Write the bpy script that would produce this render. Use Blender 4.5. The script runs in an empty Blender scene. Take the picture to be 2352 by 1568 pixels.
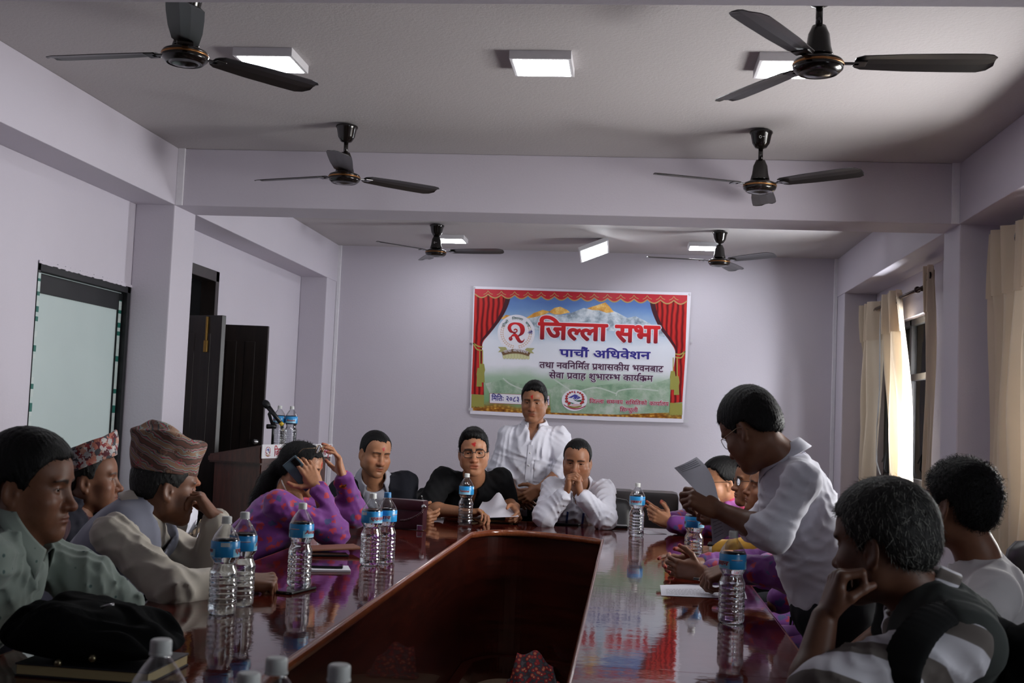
import bpy, bmesh, math, random
import numpy as np
from mathutils import Vector, Matrix

SC = bpy.context.scene
COL = SC.collection
PI = math.pi

# ---------------------------------------------------------------- camera
CAM_Z = 1.355
FPX, YAW, PITCH, ROLL = 2700.0, 0.1028, 0.0636, 0.0419
_cy, _sy = math.cos(YAW), math.sin(YAW)
C_F = np.array([-_sy * math.cos(PITCH), _cy * math.cos(PITCH), math.sin(PITCH)])
_r0 = np.array([_cy, _sy, 0.0])
_u0 = np.cross(_r0, C_F)
C_R = _r0 * math.cos(ROLL) + _u0 * math.sin(ROLL)
C_U = -_r0 * math.sin(ROLL) + _u0 * math.cos(ROLL)
cam_data = bpy.data.cameras.new('camera')
cam = bpy.data.objects.new('camera', cam_data)
COL.objects.link(cam)
cam_data.sensor_width = 22.3
cam_data.lens = FPX / 2352.0 * 22.3
cam_data.clip_start = 0.05
cam_data.clip_end = 200
cam_data.dof.use_dof = True
cam_data.dof.focus_distance = 6.4
cam_data.dof.aperture_fstop = 5.6
M = Matrix.Identity(4)
for i in range(3):
    M[i][0], M[i][1], M[i][2] = C_R[i], C_U[i], -C_F[i]
M[2][3] = CAM_Z
cam.matrix_world = M
SC.camera = cam

# ---------------------------------------------------------------- exposure, sky, daylight
SC.view_settings.view_transform = 'Standard'
SC.view_settings.look = 'None'
SC.view_settings.gamma = 1.0
SC.view_settings.use_curve_mapping = False
SC.view_settings.exposure = 0.05
SC.cycles.use_denoising = True
SC.cycles.max_bounces = 10
SC.cycles.transmission_bounces = 10
SC.cycles.transparent_max_bounces = 12
SC.cycles.caustics_refractive = False
SC.cycles.caustics_reflective = False
SC.cycles.sample_clamp_indirect = 6.0

world = bpy.data.worlds.new('sky')
SC.world = world
world.use_nodes = True
wn = world.node_tree
for n in list(wn.nodes):
    wn.nodes.remove(n)
wo = wn.nodes.new('ShaderNodeOutputWorld')
wb = wn.nodes.new('ShaderNodeBackground')
wb.inputs[0].default_value = (0.80, 0.90, 1.0, 1)
wb.inputs[1].default_value = 1.0
wn.links.new(wb.outputs[0], wo.inputs[0])


def daylight(name, loc, size_x, size_y, power, color, direction):
    """Daylight coming in through a window opening: an area lamp filling the opening."""
    d = bpy.data.lights.new(name, 'AREA')
    d.shape = 'RECTANGLE'
    d.size, d.size_y = size_x, size_y
    d.energy = power
    d.color = color
    o = bpy.data.objects.new(name, d)
    COL.objects.link(o)
    o.location = loc
    o.rotation_euler = Vector(direction).to_track_quat('-Z', 'Z').to_euler()
    return o


# window openings in the wall on the +x side (y from, y to, z from, z to), and in the wall behind the camera
WIN_A = (8.75, 10.60, 0.95, 2.26)
WIN_B = (4.45, 6.60, 0.95, 2.26)
WIN_C = (0.30, 2.30, 0.95, 2.26)
XW = 2.15       # inner face of the wall on the window side
daylight('daylight_far_window', (XW + 0.36, 8.80, 1.6), 1.2, 0.9, 330, (0.92, 0.96, 1.0), (-1, 0.12, -0.1))
daylight('daylight_middle_window', (XW + 0.34, 5.15, 1.6), 1.2, 1.5, 200, (0.98, 0.97, 0.95), (-1, 0.05, -0.12))
daylight('daylight_near_window', (XW + 0.34, (WIN_C[0] + WIN_C[1]) / 2, 1.6), 1.2, 1.9, 25, (0.92, 0.96, 1.0), (-1, 0, -0.1))


# ---------------------------------------------------------------- seeing where a picture point lies in the room
def ray(px, py):
    return C_F + C_R * (px - 1176.0) / FPX - C_U * (py - 784.0) / FPX


EYE = np.array([0.0, 0.0, CAM_Z])


def W(px, py, Y):
    d = ray(px, py)
    return EYE + d * (Y / d[1])


def WZ(px, py, z):
    d = ray(px, py)
    return EYE + d * ((z - CAM_Z) / d[2])


def WX(px, py, x):
    d = ray(px, py)
    return EYE + d * (x / d[0])


def nrm(v):
    v = np.asarray(v, float)
    return v / max(np.linalg.norm(v), 1e-9)


def V3(*a):
    return np.array(a, float)


# ---------------------------------------------------------------- object helpers
def world_of(o):
    p = V3(0, 0, 0)
    while o is not None:
        p = p + np.array(o.location)
        o = o.parent
    return p


def tag(o, label=None, cat=None, group=None, kind=None):
    if label:
        o['label'] = label
    if cat:
        o['category'] = cat
    if group:
        o['group'] = group
    if kind:
        o['kind'] = kind
    return o


def thing(name, label, cat, loc=(0, 0, 0), group=None):
    o = bpy.data.objects.new(name, None)
    COL.objects.link(o)
    o.location = [float(c) for c in loc]
    o.empty_display_size = 0.1
    return tag(o, label, cat, group)


def obj(name, verts, faces, mat, parent=None, smooth=True, label=None, mats=None, fmat=None, origin=None):
    """Link ONE mesh object; verts are in room coordinates."""
    vs = np.asarray(verts, float).reshape(-1, 3)
    if parent is not None:
        off = world_of(parent)
    elif origin is not None:
        off = np.asarray(origin, float)
    else:
        off = V3(0, 0, 0)
    me = bpy.data.meshes.new(name)
    me.from_pydata((vs - off).tolist(), [], [list(f) for f in faces] if not isinstance(faces, np.ndarray) else faces.tolist())
    for m in (mats or [mat]):
        me.materials.append(m)
    if fmat is not None:
        me.polygons.foreach_set('material_index', np.asarray(fmat, dtype=np.int32))
    if smooth:
        me.polygons.foreach_set('use_smooth', np.ones(len(me.polygons), dtype=bool))
    me.update()
    o = bpy.data.objects.new(name, me)
    COL.objects.link(o)
    if parent is not None:
        o.parent = parent
    elif origin is not None:
        o.location = [float(c) for c in origin]
    if label:
        o['label'] = label
    return o


def copy_tree(o, parent=None, memo=None):
    c = o.copy()
    COL.objects.link(c)
    c.parent = parent
    for ch in list(o.children):
        copy_tree(ch, c)
    return c


class MB:
    """Collects simple shapes into one mesh."""

    def __init__(self):
        self.v, self.f, self.m = [], [], []

    def add(self, v, f, mi=0):
        n = len(self.v)
        self.v.extend([tuple(map(float, p)) for p in v])
        for q in f:
            self.f.append([n + int(i) for i in q])
            self.m.append(mi)
        return self

    def quad(self, a, b, c, d, mi=0):
        return self.add([a, b, c, d], [(0, 1, 2, 3)], mi)

    def box(self, lo, hi, bev=0.0, mi=0, R=None, c=None):
        lo, hi = np.minimum(lo, hi).astype(float), np.maximum(lo, hi).astype(float)
        bm = bmesh.new()
        bmesh.ops.create_cube(bm, size=1.0)
        s, m = hi - lo, (hi + lo) / 2
        for v in bm.verts:
            v.co = Vector((v.co.x * s[0] + m[0], v.co.y * s[1] + m[1], v.co.z * s[2] + m[2]))
        if bev > 0:
            bmesh.ops.bevel(bm, geom=bm.edges[:], offset=min(bev, 0.45 * s.min()), segments=2, affect='EDGES', profile=0.6)
        return self.bm(bm, mi, R, c)

    def bm(self, bm, mi=0, R=None, c=None):
        bm.verts.index_update()
        v = np.array([tuple(x.co) for x in bm.verts])
        if R is not None:
            v = v @ np.asarray(R, float).T
        if c is not None:
            v = v + np.asarray(c, float)
        f = [[x.index for x in p.verts] for p in bm.faces]
        bm.free()
        return self.add(v, f, mi)

    def lathe(self, prof, c=(0, 0, 0), seg=32, mi=0, axis=(0, 0, 1), close=False):
        """prof: list of (r, z) turned about the axis through c."""
        a = nrm(axis)
        t = nrm(np.cross(a, (0.31, 0.9, 0.2) if abs(a[2]) < 0.9 else (0, 1, 0)))
        b = np.cross(a, t)
        c = np.asarray(c, float)
        vs, fs = [], []
        n = len(prof)
        for r, z in prof:
            for j in range(seg):
                an = 2 * PI * j / seg
                vs.append(c + a * z + (t * math.cos(an) + b * math.sin(an)) * r)
        for i in range(n - 1):
            for j in range(seg):
                k = (j + 1) % seg
                fs.append((i * seg + j, i * seg + k, (i + 1) * seg + k, (i + 1) * seg + j))
        if prof[0][0] > 1e-6:
            fs.append(tuple(reversed(range(seg))))
        if prof[-1][0] > 1e-6:
            fs.append(tuple((n - 1) * seg + j for j in range(seg)))
        return self.add(vs, fs, mi)

    def tube(self, pts, r, seg=10, mi=0, closed=False, cap=True):
        pts = [np.asarray(p, float) for p in pts]
        n = len(pts)
        rs = r if hasattr(r, '__len__') else [r] * n
        vs, fs = [], []
        prev = None
        for i in range(n):
            if closed:
                d = nrm(pts[(i + 1) % n] - pts[i - 1])
            else:
                d = nrm(pts[min(i + 1, n - 1)] - pts[max(i - 1, 0)])
            if prev is None:
                t = nrm(np.cross(d, (0, 0, 1) if abs(d[2]) < 0.9 else (0, 1, 0)))
            else:
                t = nrm(prev - d * (prev @ d))
            prev = t
            b = np.cross(d, t)
            for j in range(seg):
                an = 2 * PI * j / seg
                vs.append(pts[i] + (t * math.cos(an) + b * math.sin(an)) * rs[i])
        for i in range(n if closed else n - 1):
            i2 = (i + 1) % n
            for j in range(seg):
                k = (j + 1) % seg
                fs.append((i * seg + j, i * seg + k, i2 * seg + k, i2 * seg + j))
        if cap and not closed:
            fs.append(tuple(reversed(range(seg))))
            fs.append(tuple((n - 1) * seg + j for j in range(seg)))
        return self.add(vs, fs, mi)

    def prism(self, poly, origin, ux, uy, un, depth, mi=0):
        """poly in (u, v); extruded by depth along un."""
        o, ux, uy, un = (np.asarray(q, float) for q in (origin, ux, uy, un))
        n = len(poly)
        a = [o + ux * p[0] + uy * p[1] for p in poly]
        b = [p + un * depth for p in a]
        fs = [tuple(range(n)), tuple(reversed(range(n, 2 * n)))]
        for i in range(n):
            j = (i + 1) % n
            fs.append((i, i + n, j + n, j))
        return self.add(a + b, fs, mi)

    def build(self, name, mat, parent=None, smooth=False, label=None, mats=None, origin=None):
        return obj(name, self.v, self.f, mat, parent, smooth, label, mats, self.m if mats else None, origin)


def autosmooth(o, deg=35):
    me = o.data
    me.polygons.foreach_set('use_smooth', np.ones(len(me.polygons), dtype=bool))
    bm = bmesh.new()
    bm.from_mesh(me)
    bmesh.ops.recalc_face_normals(bm, faces=bm.faces[:])
    lim = math.radians(deg)
    for e in bm.edges:
        if len(e.link_faces) == 2 and e.calc_face_angle(0) > lim:
            e.smooth = False
    bm.to_mesh(me)
    bm.free()
    return o


# ---------------------------------------------------------------- materials
def lin(r, g, b):
    f = lambda c: c / 12.92 if c <= 0.04045 else ((c + 0.055) / 1.055) ** 2.4
    return (f(r / 255.0), f(g / 255.0), f(b / 255.0), 1.0)


class MatB:
    def __init__(self, name):
        self.m = bpy.data.materials.new(name)
        self.m.use_nodes = True
        self.t = self.m.node_tree
        self.b = self.t.nodes['Principled BSDF']
        self.out = self.t.nodes['Material Output']

    def n(self, typ, **kw):
        x = self.t.nodes.new(typ)
        for k, v in kw.items():
            if k.startswith('i_'):
                key = k[2:]
                key = int(key) if key.isdigit() else key.replace('_', ' ')
                x.inputs[key].default_value = v
            else:
                setattr(x, k, v)
        return x

    def l(self, a, b):
        self.t.links.new(a, b)
        return self

    def coords(self, scale=(1, 1, 1), kind='Object', rot=(0, 0, 0)):
        c = self.n('ShaderNodeTexCoord')
        mp = self.n('ShaderNodeMapping')
        mp.inputs['Scale'].default_value = scale
        mp.inputs['Rotation'].default_value = rot
        self.l(c.outputs[kind], mp.inputs['Vector'])
        return mp.outputs[0]

    def ramp(self, fac, stops, interp='LINEAR'):
        r = self.n('ShaderNodeValToRGB')
        r.color_ramp.interpolation = interp
        e = r.color_ramp.elements
        while len(e) < len(stops):
            e.new(0.5)
        for k, (p, c) in enumerate(stops):
            e[k].position = p
            e[k].color = c if len(c) == 4 else (*c, 1)
        self.l(fac, r.inputs[0])
        return r.outputs[0]

    def mix(self, fac, a, b):
        x = self.n('ShaderNodeMix', data_type='RGBA')
        for s, v in ((x.inputs[0], fac), (x.inputs[6], a), (x.inputs[7], b)):
            if isinstance(v, bpy.types.NodeSocket):
                self.l(v, s)
            else:
                s.default_value = v
        return x.outputs[2]

    def bump(self, h, strength=0.3, dist=0.002):
        b = self.n('ShaderNodeBump')
        b.inputs['Strength'].default_value = strength
        b.inputs['Distance'].default_value = dist
        self.l(h, b.inputs['Height'])
        self.l(b.outputs[0], self.b.inputs['Normal'])
        return self

    def noise(self, vec, scale, detail=3, rough=0.55):
        x = self.n('ShaderNodeTexNoise')
        x.inputs['Scale'].default_value = scale
        x.inputs['Detail'].default_value = detail
        x.inputs['Roughness'].default_value = rough
        if vec is not None:
            self.l(vec, x.inputs['Vector'])
        return x.outputs['Fac']

    def set(self, color=None, rough=None, metal=None, spec=None, **kw):
        if color is not None:
            if isinstance(color, bpy.types.NodeSocket):
                self.l(color, self.b.inputs['Base Color'])
            else:
                self.b.inputs['Base Color'].default_value = color
        if rough is not None:
            self.b.inputs['Roughness'].default_value = rough
        if metal is not None:
            self.b.inputs['Metallic'].default_value = metal
        if spec is not None:
            self.b.inputs['Specular IOR Level'].default_value = spec
        for k, v in kw.items():
            self.b.inputs[k.replace('_', ' ')].default_value = v
        return self


def plain(name, rgb, rough=0.5, metal=0.0, spec=0.5, var=0.08, scale=30.0, bump=0.0, bscale=200.0, **kw):
    """A procedural material: a colour with a little mottling and an optional fine bump."""
    m = MatB(name)
    c = lin(*rgb)
    vec = m.coords()
    f = m.noise(vec, scale)
    a = tuple(x * (1 - var) for x in c[:3]) + (1,)
    b = tuple(min(1, x * (1 + var)) for x in c[:3]) + (1,)
    m.set(m.mix(f, a, b), rough, metal, spec, **kw)
    if bump > 0:
        m.bump(m.noise(vec, bscale, 4), bump, 0.002)
    return m.m
# ================================================================ the room
ZC = 2.936          # ceiling
ZB = 2.578          # underside of the beams
XBL, XBR = -2.86, 1.86      # inner faces of the long beams and columns
XWL = -3.12                 # wall on the door side
YB0, YB1 = 7.0, 7.355       # cross beam
YF1 = 3.41                  # cross beam over the camera: far face
YW = 11.07                  # end wall
YR = -2.6                   # wall behind the camera


def wall_paint(name, rgb, bump=0.25):
    m = MatB(name)
    vec = m.coords()
    big = m.noise(vec, 1.3, 4)
    a, b = lin(*rgb), lin(*[c * 0.955 for c in rgb])
    m.set(m.mix(big, a, b), 0.62, 0, 0.35)
    m.bump(m.noise(vec, 70.0, 4, 0.6), bump, 0.004)
    return m.m


M_WALL = wall_paint('lilac_white_wall_paint', (196, 190, 201))
M_CEIL = wall_paint('ceiling_paint', (186, 181, 182), 0.5)
mf = MatB('floor_tiles')
vec = mf.coords()
br = mf.n('ShaderNodeTexBrick')
br.offset = 0.0
br.inputs['Scale'].default_value = 1.0
br.inputs['Brick Width'].default_value = 0.4
br.inputs['Row Height'].default_value = 0.4
br.inputs['Mortar Size'].default_value = 0.004
br.inputs['Color1'].default_value = lin(120, 100, 84)
br.inputs['Color2'].default_value = lin(132, 112, 92)
br.inputs['Mortar'].default_value = lin(70, 60, 52)
mf.l(vec, br.inputs['Vector'])
mf.set(br.outputs['Color'], 0.35)
M_FLOOR = mf.m


def struct(name, mb, mat, smooth=False, parent=None, mats=None):
    o = mb.build(name, mat, parent, smooth, mats=mats)
    if parent is None:
        o['kind'] = 'structure'
    return o


def slab_with_holes(x0, x1, ya, yb, za, zb, holes):
    """A wall slab between x0 and x1 with rectangular holes (y0, y1, z0, z1)."""
    mb = MB()
    ys = sorted({ya, yb, *[h[0] for h in holes], *[h[1] for h in holes]})
    zs = sorted({za, zb, *[h[2] for h in holes], *[h[3] for h in holes]})
    for i in range(len(ys) - 1):
        for j in range(len(zs) - 1):
            cy_, cz_ = (ys[i] + ys[i + 1]) / 2, (zs[j] + zs[j + 1]) / 2
            if any(h[0] < cy_ < h[1] and h[2] < cz_ < h[3] for h in holes):
                continue
            mb.box((x0, ys[i], zs[j]), (x1, ys[i + 1], zs[j + 1]))
    return mb


DOOR1 = (5.85, 7.0, 0.0, 2.065)
DOOR2 = (7.75, 8.53, 0.0, 2.345)
struct('floor', MB().box((XWL - 0.3, YR - 0.2, -0.1), (XW + 0.3, YW + 0.2, 0)), M_FLOOR)
struct('ceiling', MB().box((XWL - 0.3, YR - 0.2, ZC), (XW + 0.3, YW + 0.2, ZC + 0.12)), M_CEIL)
struct('wall_back', MB().box((XWL - 0.3, YW, 0), (XW + 0.3, YW + 0.2, ZC)), M_WALL)
struct('wall_rear', MB().box((XWL - 0.3, YR - 0.2, 0), (XW + 0.3, YR, ZC)), M_WALL)
struct('wall_left', slab_with_holes(XWL - 0.24, XWL, YR, YW, 0, ZC, [DOOR1, DOOR2]), M_WALL)
struct('wall_right', slab_with_holes(XW, XW + 0.24, YR, YW, 0, ZC, [WIN_A, WIN_B, WIN_C]), M_WALL)
struct('cross_beam', MB().box((XWL, YB0, ZB), (XW, YB1, ZC), 0.006), M_WALL)
struct('cross_beam', MB().box((XWL, YF1 - 0.36, ZB), (XW, YF1, ZC), 0.006), M_WALL)
struct('long_beam', MB().box((XWL, YR, ZB), (XBL, YW, ZC), 0.006), M_WALL)
struct('long_beam', MB().box((XBR, YR, ZB), (XW, YW, ZC), 0.006), M_WALL)
for yc0, yc1 in ((YB0, YB1), (YF1 - 0.36, YF1), (YW - 0.36, YW)):
    struct('column', MB().box((XWL, yc0, 0), (XBL - 0.006, yc1, ZC), 0.008), M_WALL)
    struct('column', MB().box((XBR + 0.006, yc0, 0), (XW, yc1, ZC), 0.008), M_WALL)
# slim plastic wire casings in the corners
M_CASING = plain('white_plastic_casing', (222, 220, 226), 0.4)
struct('trim_1', MB().box((XBL - 0.004, YW - 0.02, 0), (XBL + 0.03, YW, ZC), 0.003), M_CASING)
struct('trim_2', MB().box((XBR - 0.03, YW - 0.02, 0), (XBR + 0.004, YW, ZC), 0.003), M_CASING)
struct('trim_3', MB().box((XBL, YB0 - 0.016, ZB), (XBL + 0.045, YB0, ZC), 0.003), M_CASING)
struct('trim_4', MB().box((XBR - 0.045, YB0 - 0.016, ZB), (XBR, YB0, ZC), 0.003), M_CASING)
# baseboards
M_SKIRT = plain('skirting_tile', (96, 80, 70), 0.4)
struct('baseboard_left', slab_with_holes(XWL, XWL + 0.012, YR, YW, 0, 0.1, [(5.85, 7.0, 0, 0.1), (7.75, 8.53, 0, 0.1)]), M_SKIRT)
struct('baseboard_right', MB().box((XW - 0.012, YR, 0), (XW, YW, 0.1)), M_SKIRT)
struct('baseboard_back', MB().box((XWL, YW - 0.012, 0), (XW, YW, 0.1)), M_SKIRT)

# ---- door_1: frosted glass door in a black frame still wearing its protective tape
M_BLACKALU = plain('black_aluminium', (30, 32, 34), 0.4, 0.3, var=0.25, scale=12)
M_FROST = MatB('frosted_glass')
M_FROST.set(lin(176, 190, 190), 0.35, 0, 0.5)
fv = M_FROST.coords()
M_FROST.l(M_FROST.mix(M_FROST.noise(fv, 2.0), lin(168, 182, 182), lin(184, 197, 196)), M_FROST.b.inputs['Base Color'])
M_FROST = M_FROST.m
mt = MatB('printed_protective_tape')
tv = mt.coords((1, 1, 1))
sx = mt.n('ShaderNodeSeparateXYZ')
mt.l(tv, sx.inputs[0])
wv = mt.n('ShaderNodeTexVoronoi', voronoi_dimensions='1D')
wv.inputs['Scale'].default_value = 40.0
mt.l(sx.outputs[2], wv.inputs['W'])
tc = mt.ramp(wv.outputs['Color'], [(0.0, lin(176, 190, 188)), (0.45, lin(30, 96, 86)), (0.60, lin(186, 196, 194)), (0.86, lin(140, 80, 82)), (0.90, lin(180, 190, 188))], 'CONSTANT')
mt.set(tc, 0.4)
M_TAPE = mt.m
y0, y1, _, zt = DOOR1
fr = MB()
fx = XWL - 0.10
fr.box((fx, y0, 0), (XWL + 0.004, y0 + 0.03, zt), 0.004)
fr.box((fx, y1 - 0.045, 0), (XWL + 0.004, y1, zt), 0.004)
fr.box((fx, y0, zt - 0.05), (XWL + 0.004, y1, zt), 0.004)
d1 = struct('door_1', fr, M_BLACKALU)
MB().box((XWL - 0.075, y0 + 0.03, 0.02), (XWL - 0.035, y1 - 0.045, zt - 0.05), 0.002).build('glass_panel', M_FROST, d1)
MB().box((XWL - 0.08, y0 + 0.03, zt - 0.16), (XWL - 0.025, y1 - 0.045, zt - 0.055), 0.004).build('top_rail', M_BLACKALU, d1)
MB().box((XWL - 0.08, y1 - 0.10, 0.02), (XWL - 0.025, y1 - 0.05, zt - 0.16), 0.004).build('stile', M_BLACKALU, d1)
MB().box((XWL - 0.08, y0 + 0.03, 0.02), (XWL - 0.025, y0 + 0.05, zt - 0.16), 0.004).build('stile', M_BLACKALU, d1)
MB().box((XWL - 0.024, y1 - 0.098, 0.02), (XWL - 0.0225, y1 - 0.062, zt - 0.10)).build('protective_tape', M_TAPE, d1)
MB().box((XWL + 0.0045, y0 + 0.002, 0.02), (XWL + 0.006, y0 + 0.028, zt - 0.06)).build('protective_tape', M_TAPE, d1)
hb = MB()
hb.tube([(XWL - 0.03, y0 + 0.075, 1.16), (XWL + 0.035, y0 + 0.075, 1.16), (XWL + 0.035, y0 + 0.075, 0.92), (XWL - 0.03, y0 + 0.075, 0.92)], 0.013, 8)
hb.build('door_handle', M_BLACKALU, d1, True)
# ragged plaster line over the frame
pl = MB()
random.seed(3)
n = 40
for i in range(n):
    a = y0 + (y1 - y0) * i / n
    b = y0 + (y1 - y0) * (i + 1) / n
    h = 0.012 + 0.016 * random.random()
    pl.box((XWL + 0.004, a, zt - 0.004 - h * 0.4), (XWL + 0.009, b, zt + h * 0.35))
pl.build('plaster_edge', M_WALL, d1)

# ---- door_2: dark wooden door frame with a transom, two leaves swung into the room
mw = MatB('dark_door_wood')
wvv = mw.coords((1, 1, 0.15))
g = mw.noise(wvv, 30, 5)
mw.set(mw.ramp(g, [(0.3, lin(24, 19, 18)), (0.7, lin(40, 31, 28))]), 0.38)
mw.bump(g, 0.15)
M_DOORW = mw.m
y0, y1, _, zt = DOOR2
fr = MB()
fr.box((XWL - 0.2, y0, 0), (XWL + 0.01, y0 + 0.07, zt), 0.004)
fr.box((XWL - 0.2, y1 - 0.07, 0), (XWL + 0.01, y1, zt), 0.004)
fr.box((XWL - 0.2, y0, zt - 0.08), (XWL + 0.01, y1, zt), 0.004)
fr.box((XWL - 0.2, y0, 1.90), (XWL + 0.01, y1, 1.96), 0.004)
d2 = struct('door_2', fr, M_DOORW)
M_DARKGLASS = plain('dark_transom_glass', (14, 15, 17), 0.08)
MB().box((XWL - 0.11, y0 + 0.07, 1.96), (XWL - 0.1, y1 - 0.07, zt - 0.08)).build('transom_pane', M_DARKGLASS, d2)
# passage beyond the door
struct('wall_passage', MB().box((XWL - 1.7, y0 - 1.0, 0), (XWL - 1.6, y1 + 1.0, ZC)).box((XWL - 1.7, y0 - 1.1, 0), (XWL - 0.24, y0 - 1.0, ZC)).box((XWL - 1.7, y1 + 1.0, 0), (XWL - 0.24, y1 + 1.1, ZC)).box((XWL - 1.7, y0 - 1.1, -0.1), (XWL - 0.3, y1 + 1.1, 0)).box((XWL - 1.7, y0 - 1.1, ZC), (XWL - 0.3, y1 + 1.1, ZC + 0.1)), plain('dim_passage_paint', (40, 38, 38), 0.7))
struct('wall_outside_door', MB().box((XWL - 0.9, 5.2, 0), (XWL - 0.8, 7.3, ZC)), plain('pale_passage_paint', (170, 180, 180), 0.7))


def door_leaf(name, hinge, width, ang, height=1.92, panels=True):
    """A panelled leaf standing open: hinge point on the floor, opened to the horizontal direction ang (radians)."""
    u = V3(math.cos(ang), math.sin(ang), 0)
    nn = V3(-u[1], u[0], 0)
    R = np.stack([u, nn, V3(0, 0, 1)], axis=1)
    mb = MB()
    th = 0.04
    mb.box((0, -th / 2, 0.015), (width, th / 2, height), 0.003, 0, R, hinge)
    o = mb.build(name, M_DOORW, d2)
    for a, b, z0, z1 in ((0.09, width / 2 - 0.03, 0.16, 0.82), (width / 2 + 0.03, width - 0.09, 0.16, 0.82), (0.09, width / 2 - 0.03, 0.98, height - 0.12), (width / 2 + 0.03, width - 0.09, 0.98, height - 0.12)):
        pm = MB()
        for sgn in (-1, 1):
            pm.box((a, sgn * th / 2 - 0.004, z0), (b, sgn * th / 2 + 0.006, z1), 0.006, 0, R, hinge)
            pm.box((a + 0.035, sgn * th / 2 - 0.004, z0 + 0.035), (b - 0.035, sgn * th / 2 + 0.012, z1 - 0.035), 0.006, 0, R, hinge)
        pm.build('door_panel', M_DOORW, o)
    return o, R


lf, R1 = door_leaf('door_leaf', (XWL + 0.015, DOOR2[0] + 0.03, 0), 0.40, math.radians(-22), 1.95)
M_BRASS = plain('worn_brass', (150, 118, 62), 0.35, 0.9)
M_STEEL = plain('brushed_steel', (170, 170, 172), 0.3, 0.9)
bt = MB()
bt.box((0.27, -0.034, 1.78), (0.285, -0.02, 1.94), 0.003, 0, R1, (XWL + 0.015, DOOR2[0] + 0.03, 0))
bt.box((0.262, -0.036, 1.70), (0.293, -0.02, 1.78), 0.003, 0, R1, (XWL + 0.015, DOOR2[0] + 0.03, 0))
bt.build('tower_bolt', M_BRASS, lf)
lf2, R2 = door_leaf('door_leaf', (XWL + 0.015, DOOR2[1] - 0.03, 0), 0.40, math.radians(3), 1.95)
bt = MB()
for z in (1.02, 1.09):
    bt.lathe([(0.0, 0), (0.018, 0), (0.018, 0.01), (0.008, 0.014), (0.008, 0.03), (0.02, 0.036), (0.018, 0.05), (0, 0.054)], np.array([0.355, -0.02, z]) @ R2.T + V3(XWL + 0.015, DOOR2[1] - 0.03, 0), 14, 0, -R2[:, 1])
bt.build('lock_knob', M_STEEL, lf2, True)

# ---- windows on the +x side
M_WINFR = plain('dark_window_metal', (44, 42, 42), 0.45, 0.2)
mg = MatB('window_glass')
mg.set((1, 1, 1, 1), 0.02, 0, 0.5)
tr = mg.n('ShaderNodeBsdfTransparent')
gl = mg.n('ShaderNodeBsdfGlossy', i_Roughness=0.02)
ly = mg.n('ShaderNodeLayerWeight', i_Blend=0.12)
ms = mg.n('ShaderNodeMixShader')
mg.l(ly.outputs['Fresnel'], ms.inputs[0]).l(tr.outputs[0], ms.inputs[1]).l(gl.outputs[0], ms.inputs[2]).l(ms.outputs[0], mg.out.inputs[0])
M_GLASS = mg.m
for k, (a, b, z0, z1) in enumerate((WIN_A, WIN_B, WIN_C)):
    mb = MB()
    x0, x1 = XW + 0.06, XW + 0.12
    for q in (a, b - 0.05, (a + b) / 2 - 0.025):
        mb.box((x0, q, z0), (x1, q + 0.05, z1), 0.004)
    for q in (z0, z1 - 0.05, z0 + 0.82):
        mb.box((x0, a, q), (x1, b, q + 0.05), 0.004)
    w = struct('window_%d' % (k + 1), mb, M_WINFR)
    MB().box((XW + 0.085, a + 0.03, z0 + 0.03), (XW + 0.089, b - 0.03, z1 - 0.03)).build('window_pane', M_GLASS, w)
    gb = MB()
    q = a + 0.12
    while q < b - 0.05:
        gb.box((XW + 0.15, q - 0.006, z0), (XW + 0.162, q + 0.006, z1))
        q += 0.12
    for q in np.linspace(z0 + 0.15, z1 - 0.1, 8):
        gb.box((XW + 0.152, a, q - 0.005), (XW + 0.16, b, q + 0.005))
    gb.build('window_grille', M_WINFR, w)
# ================================================================ fixed fittings
M_FAN = plain('fan_brown_black_enamel', (26, 22, 20), 0.16, 0.2, 0.6)
M_FANGOLD = plain('fan_gold_band', (150, 104, 62), 0.3, 0.8)
M_FANBLADE = plain('fan_blade_enamel', (30, 27, 27), 0.35, 0.1)
M_WHITEMARK = plain('white_print', (205, 205, 205), 0.5)


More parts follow.
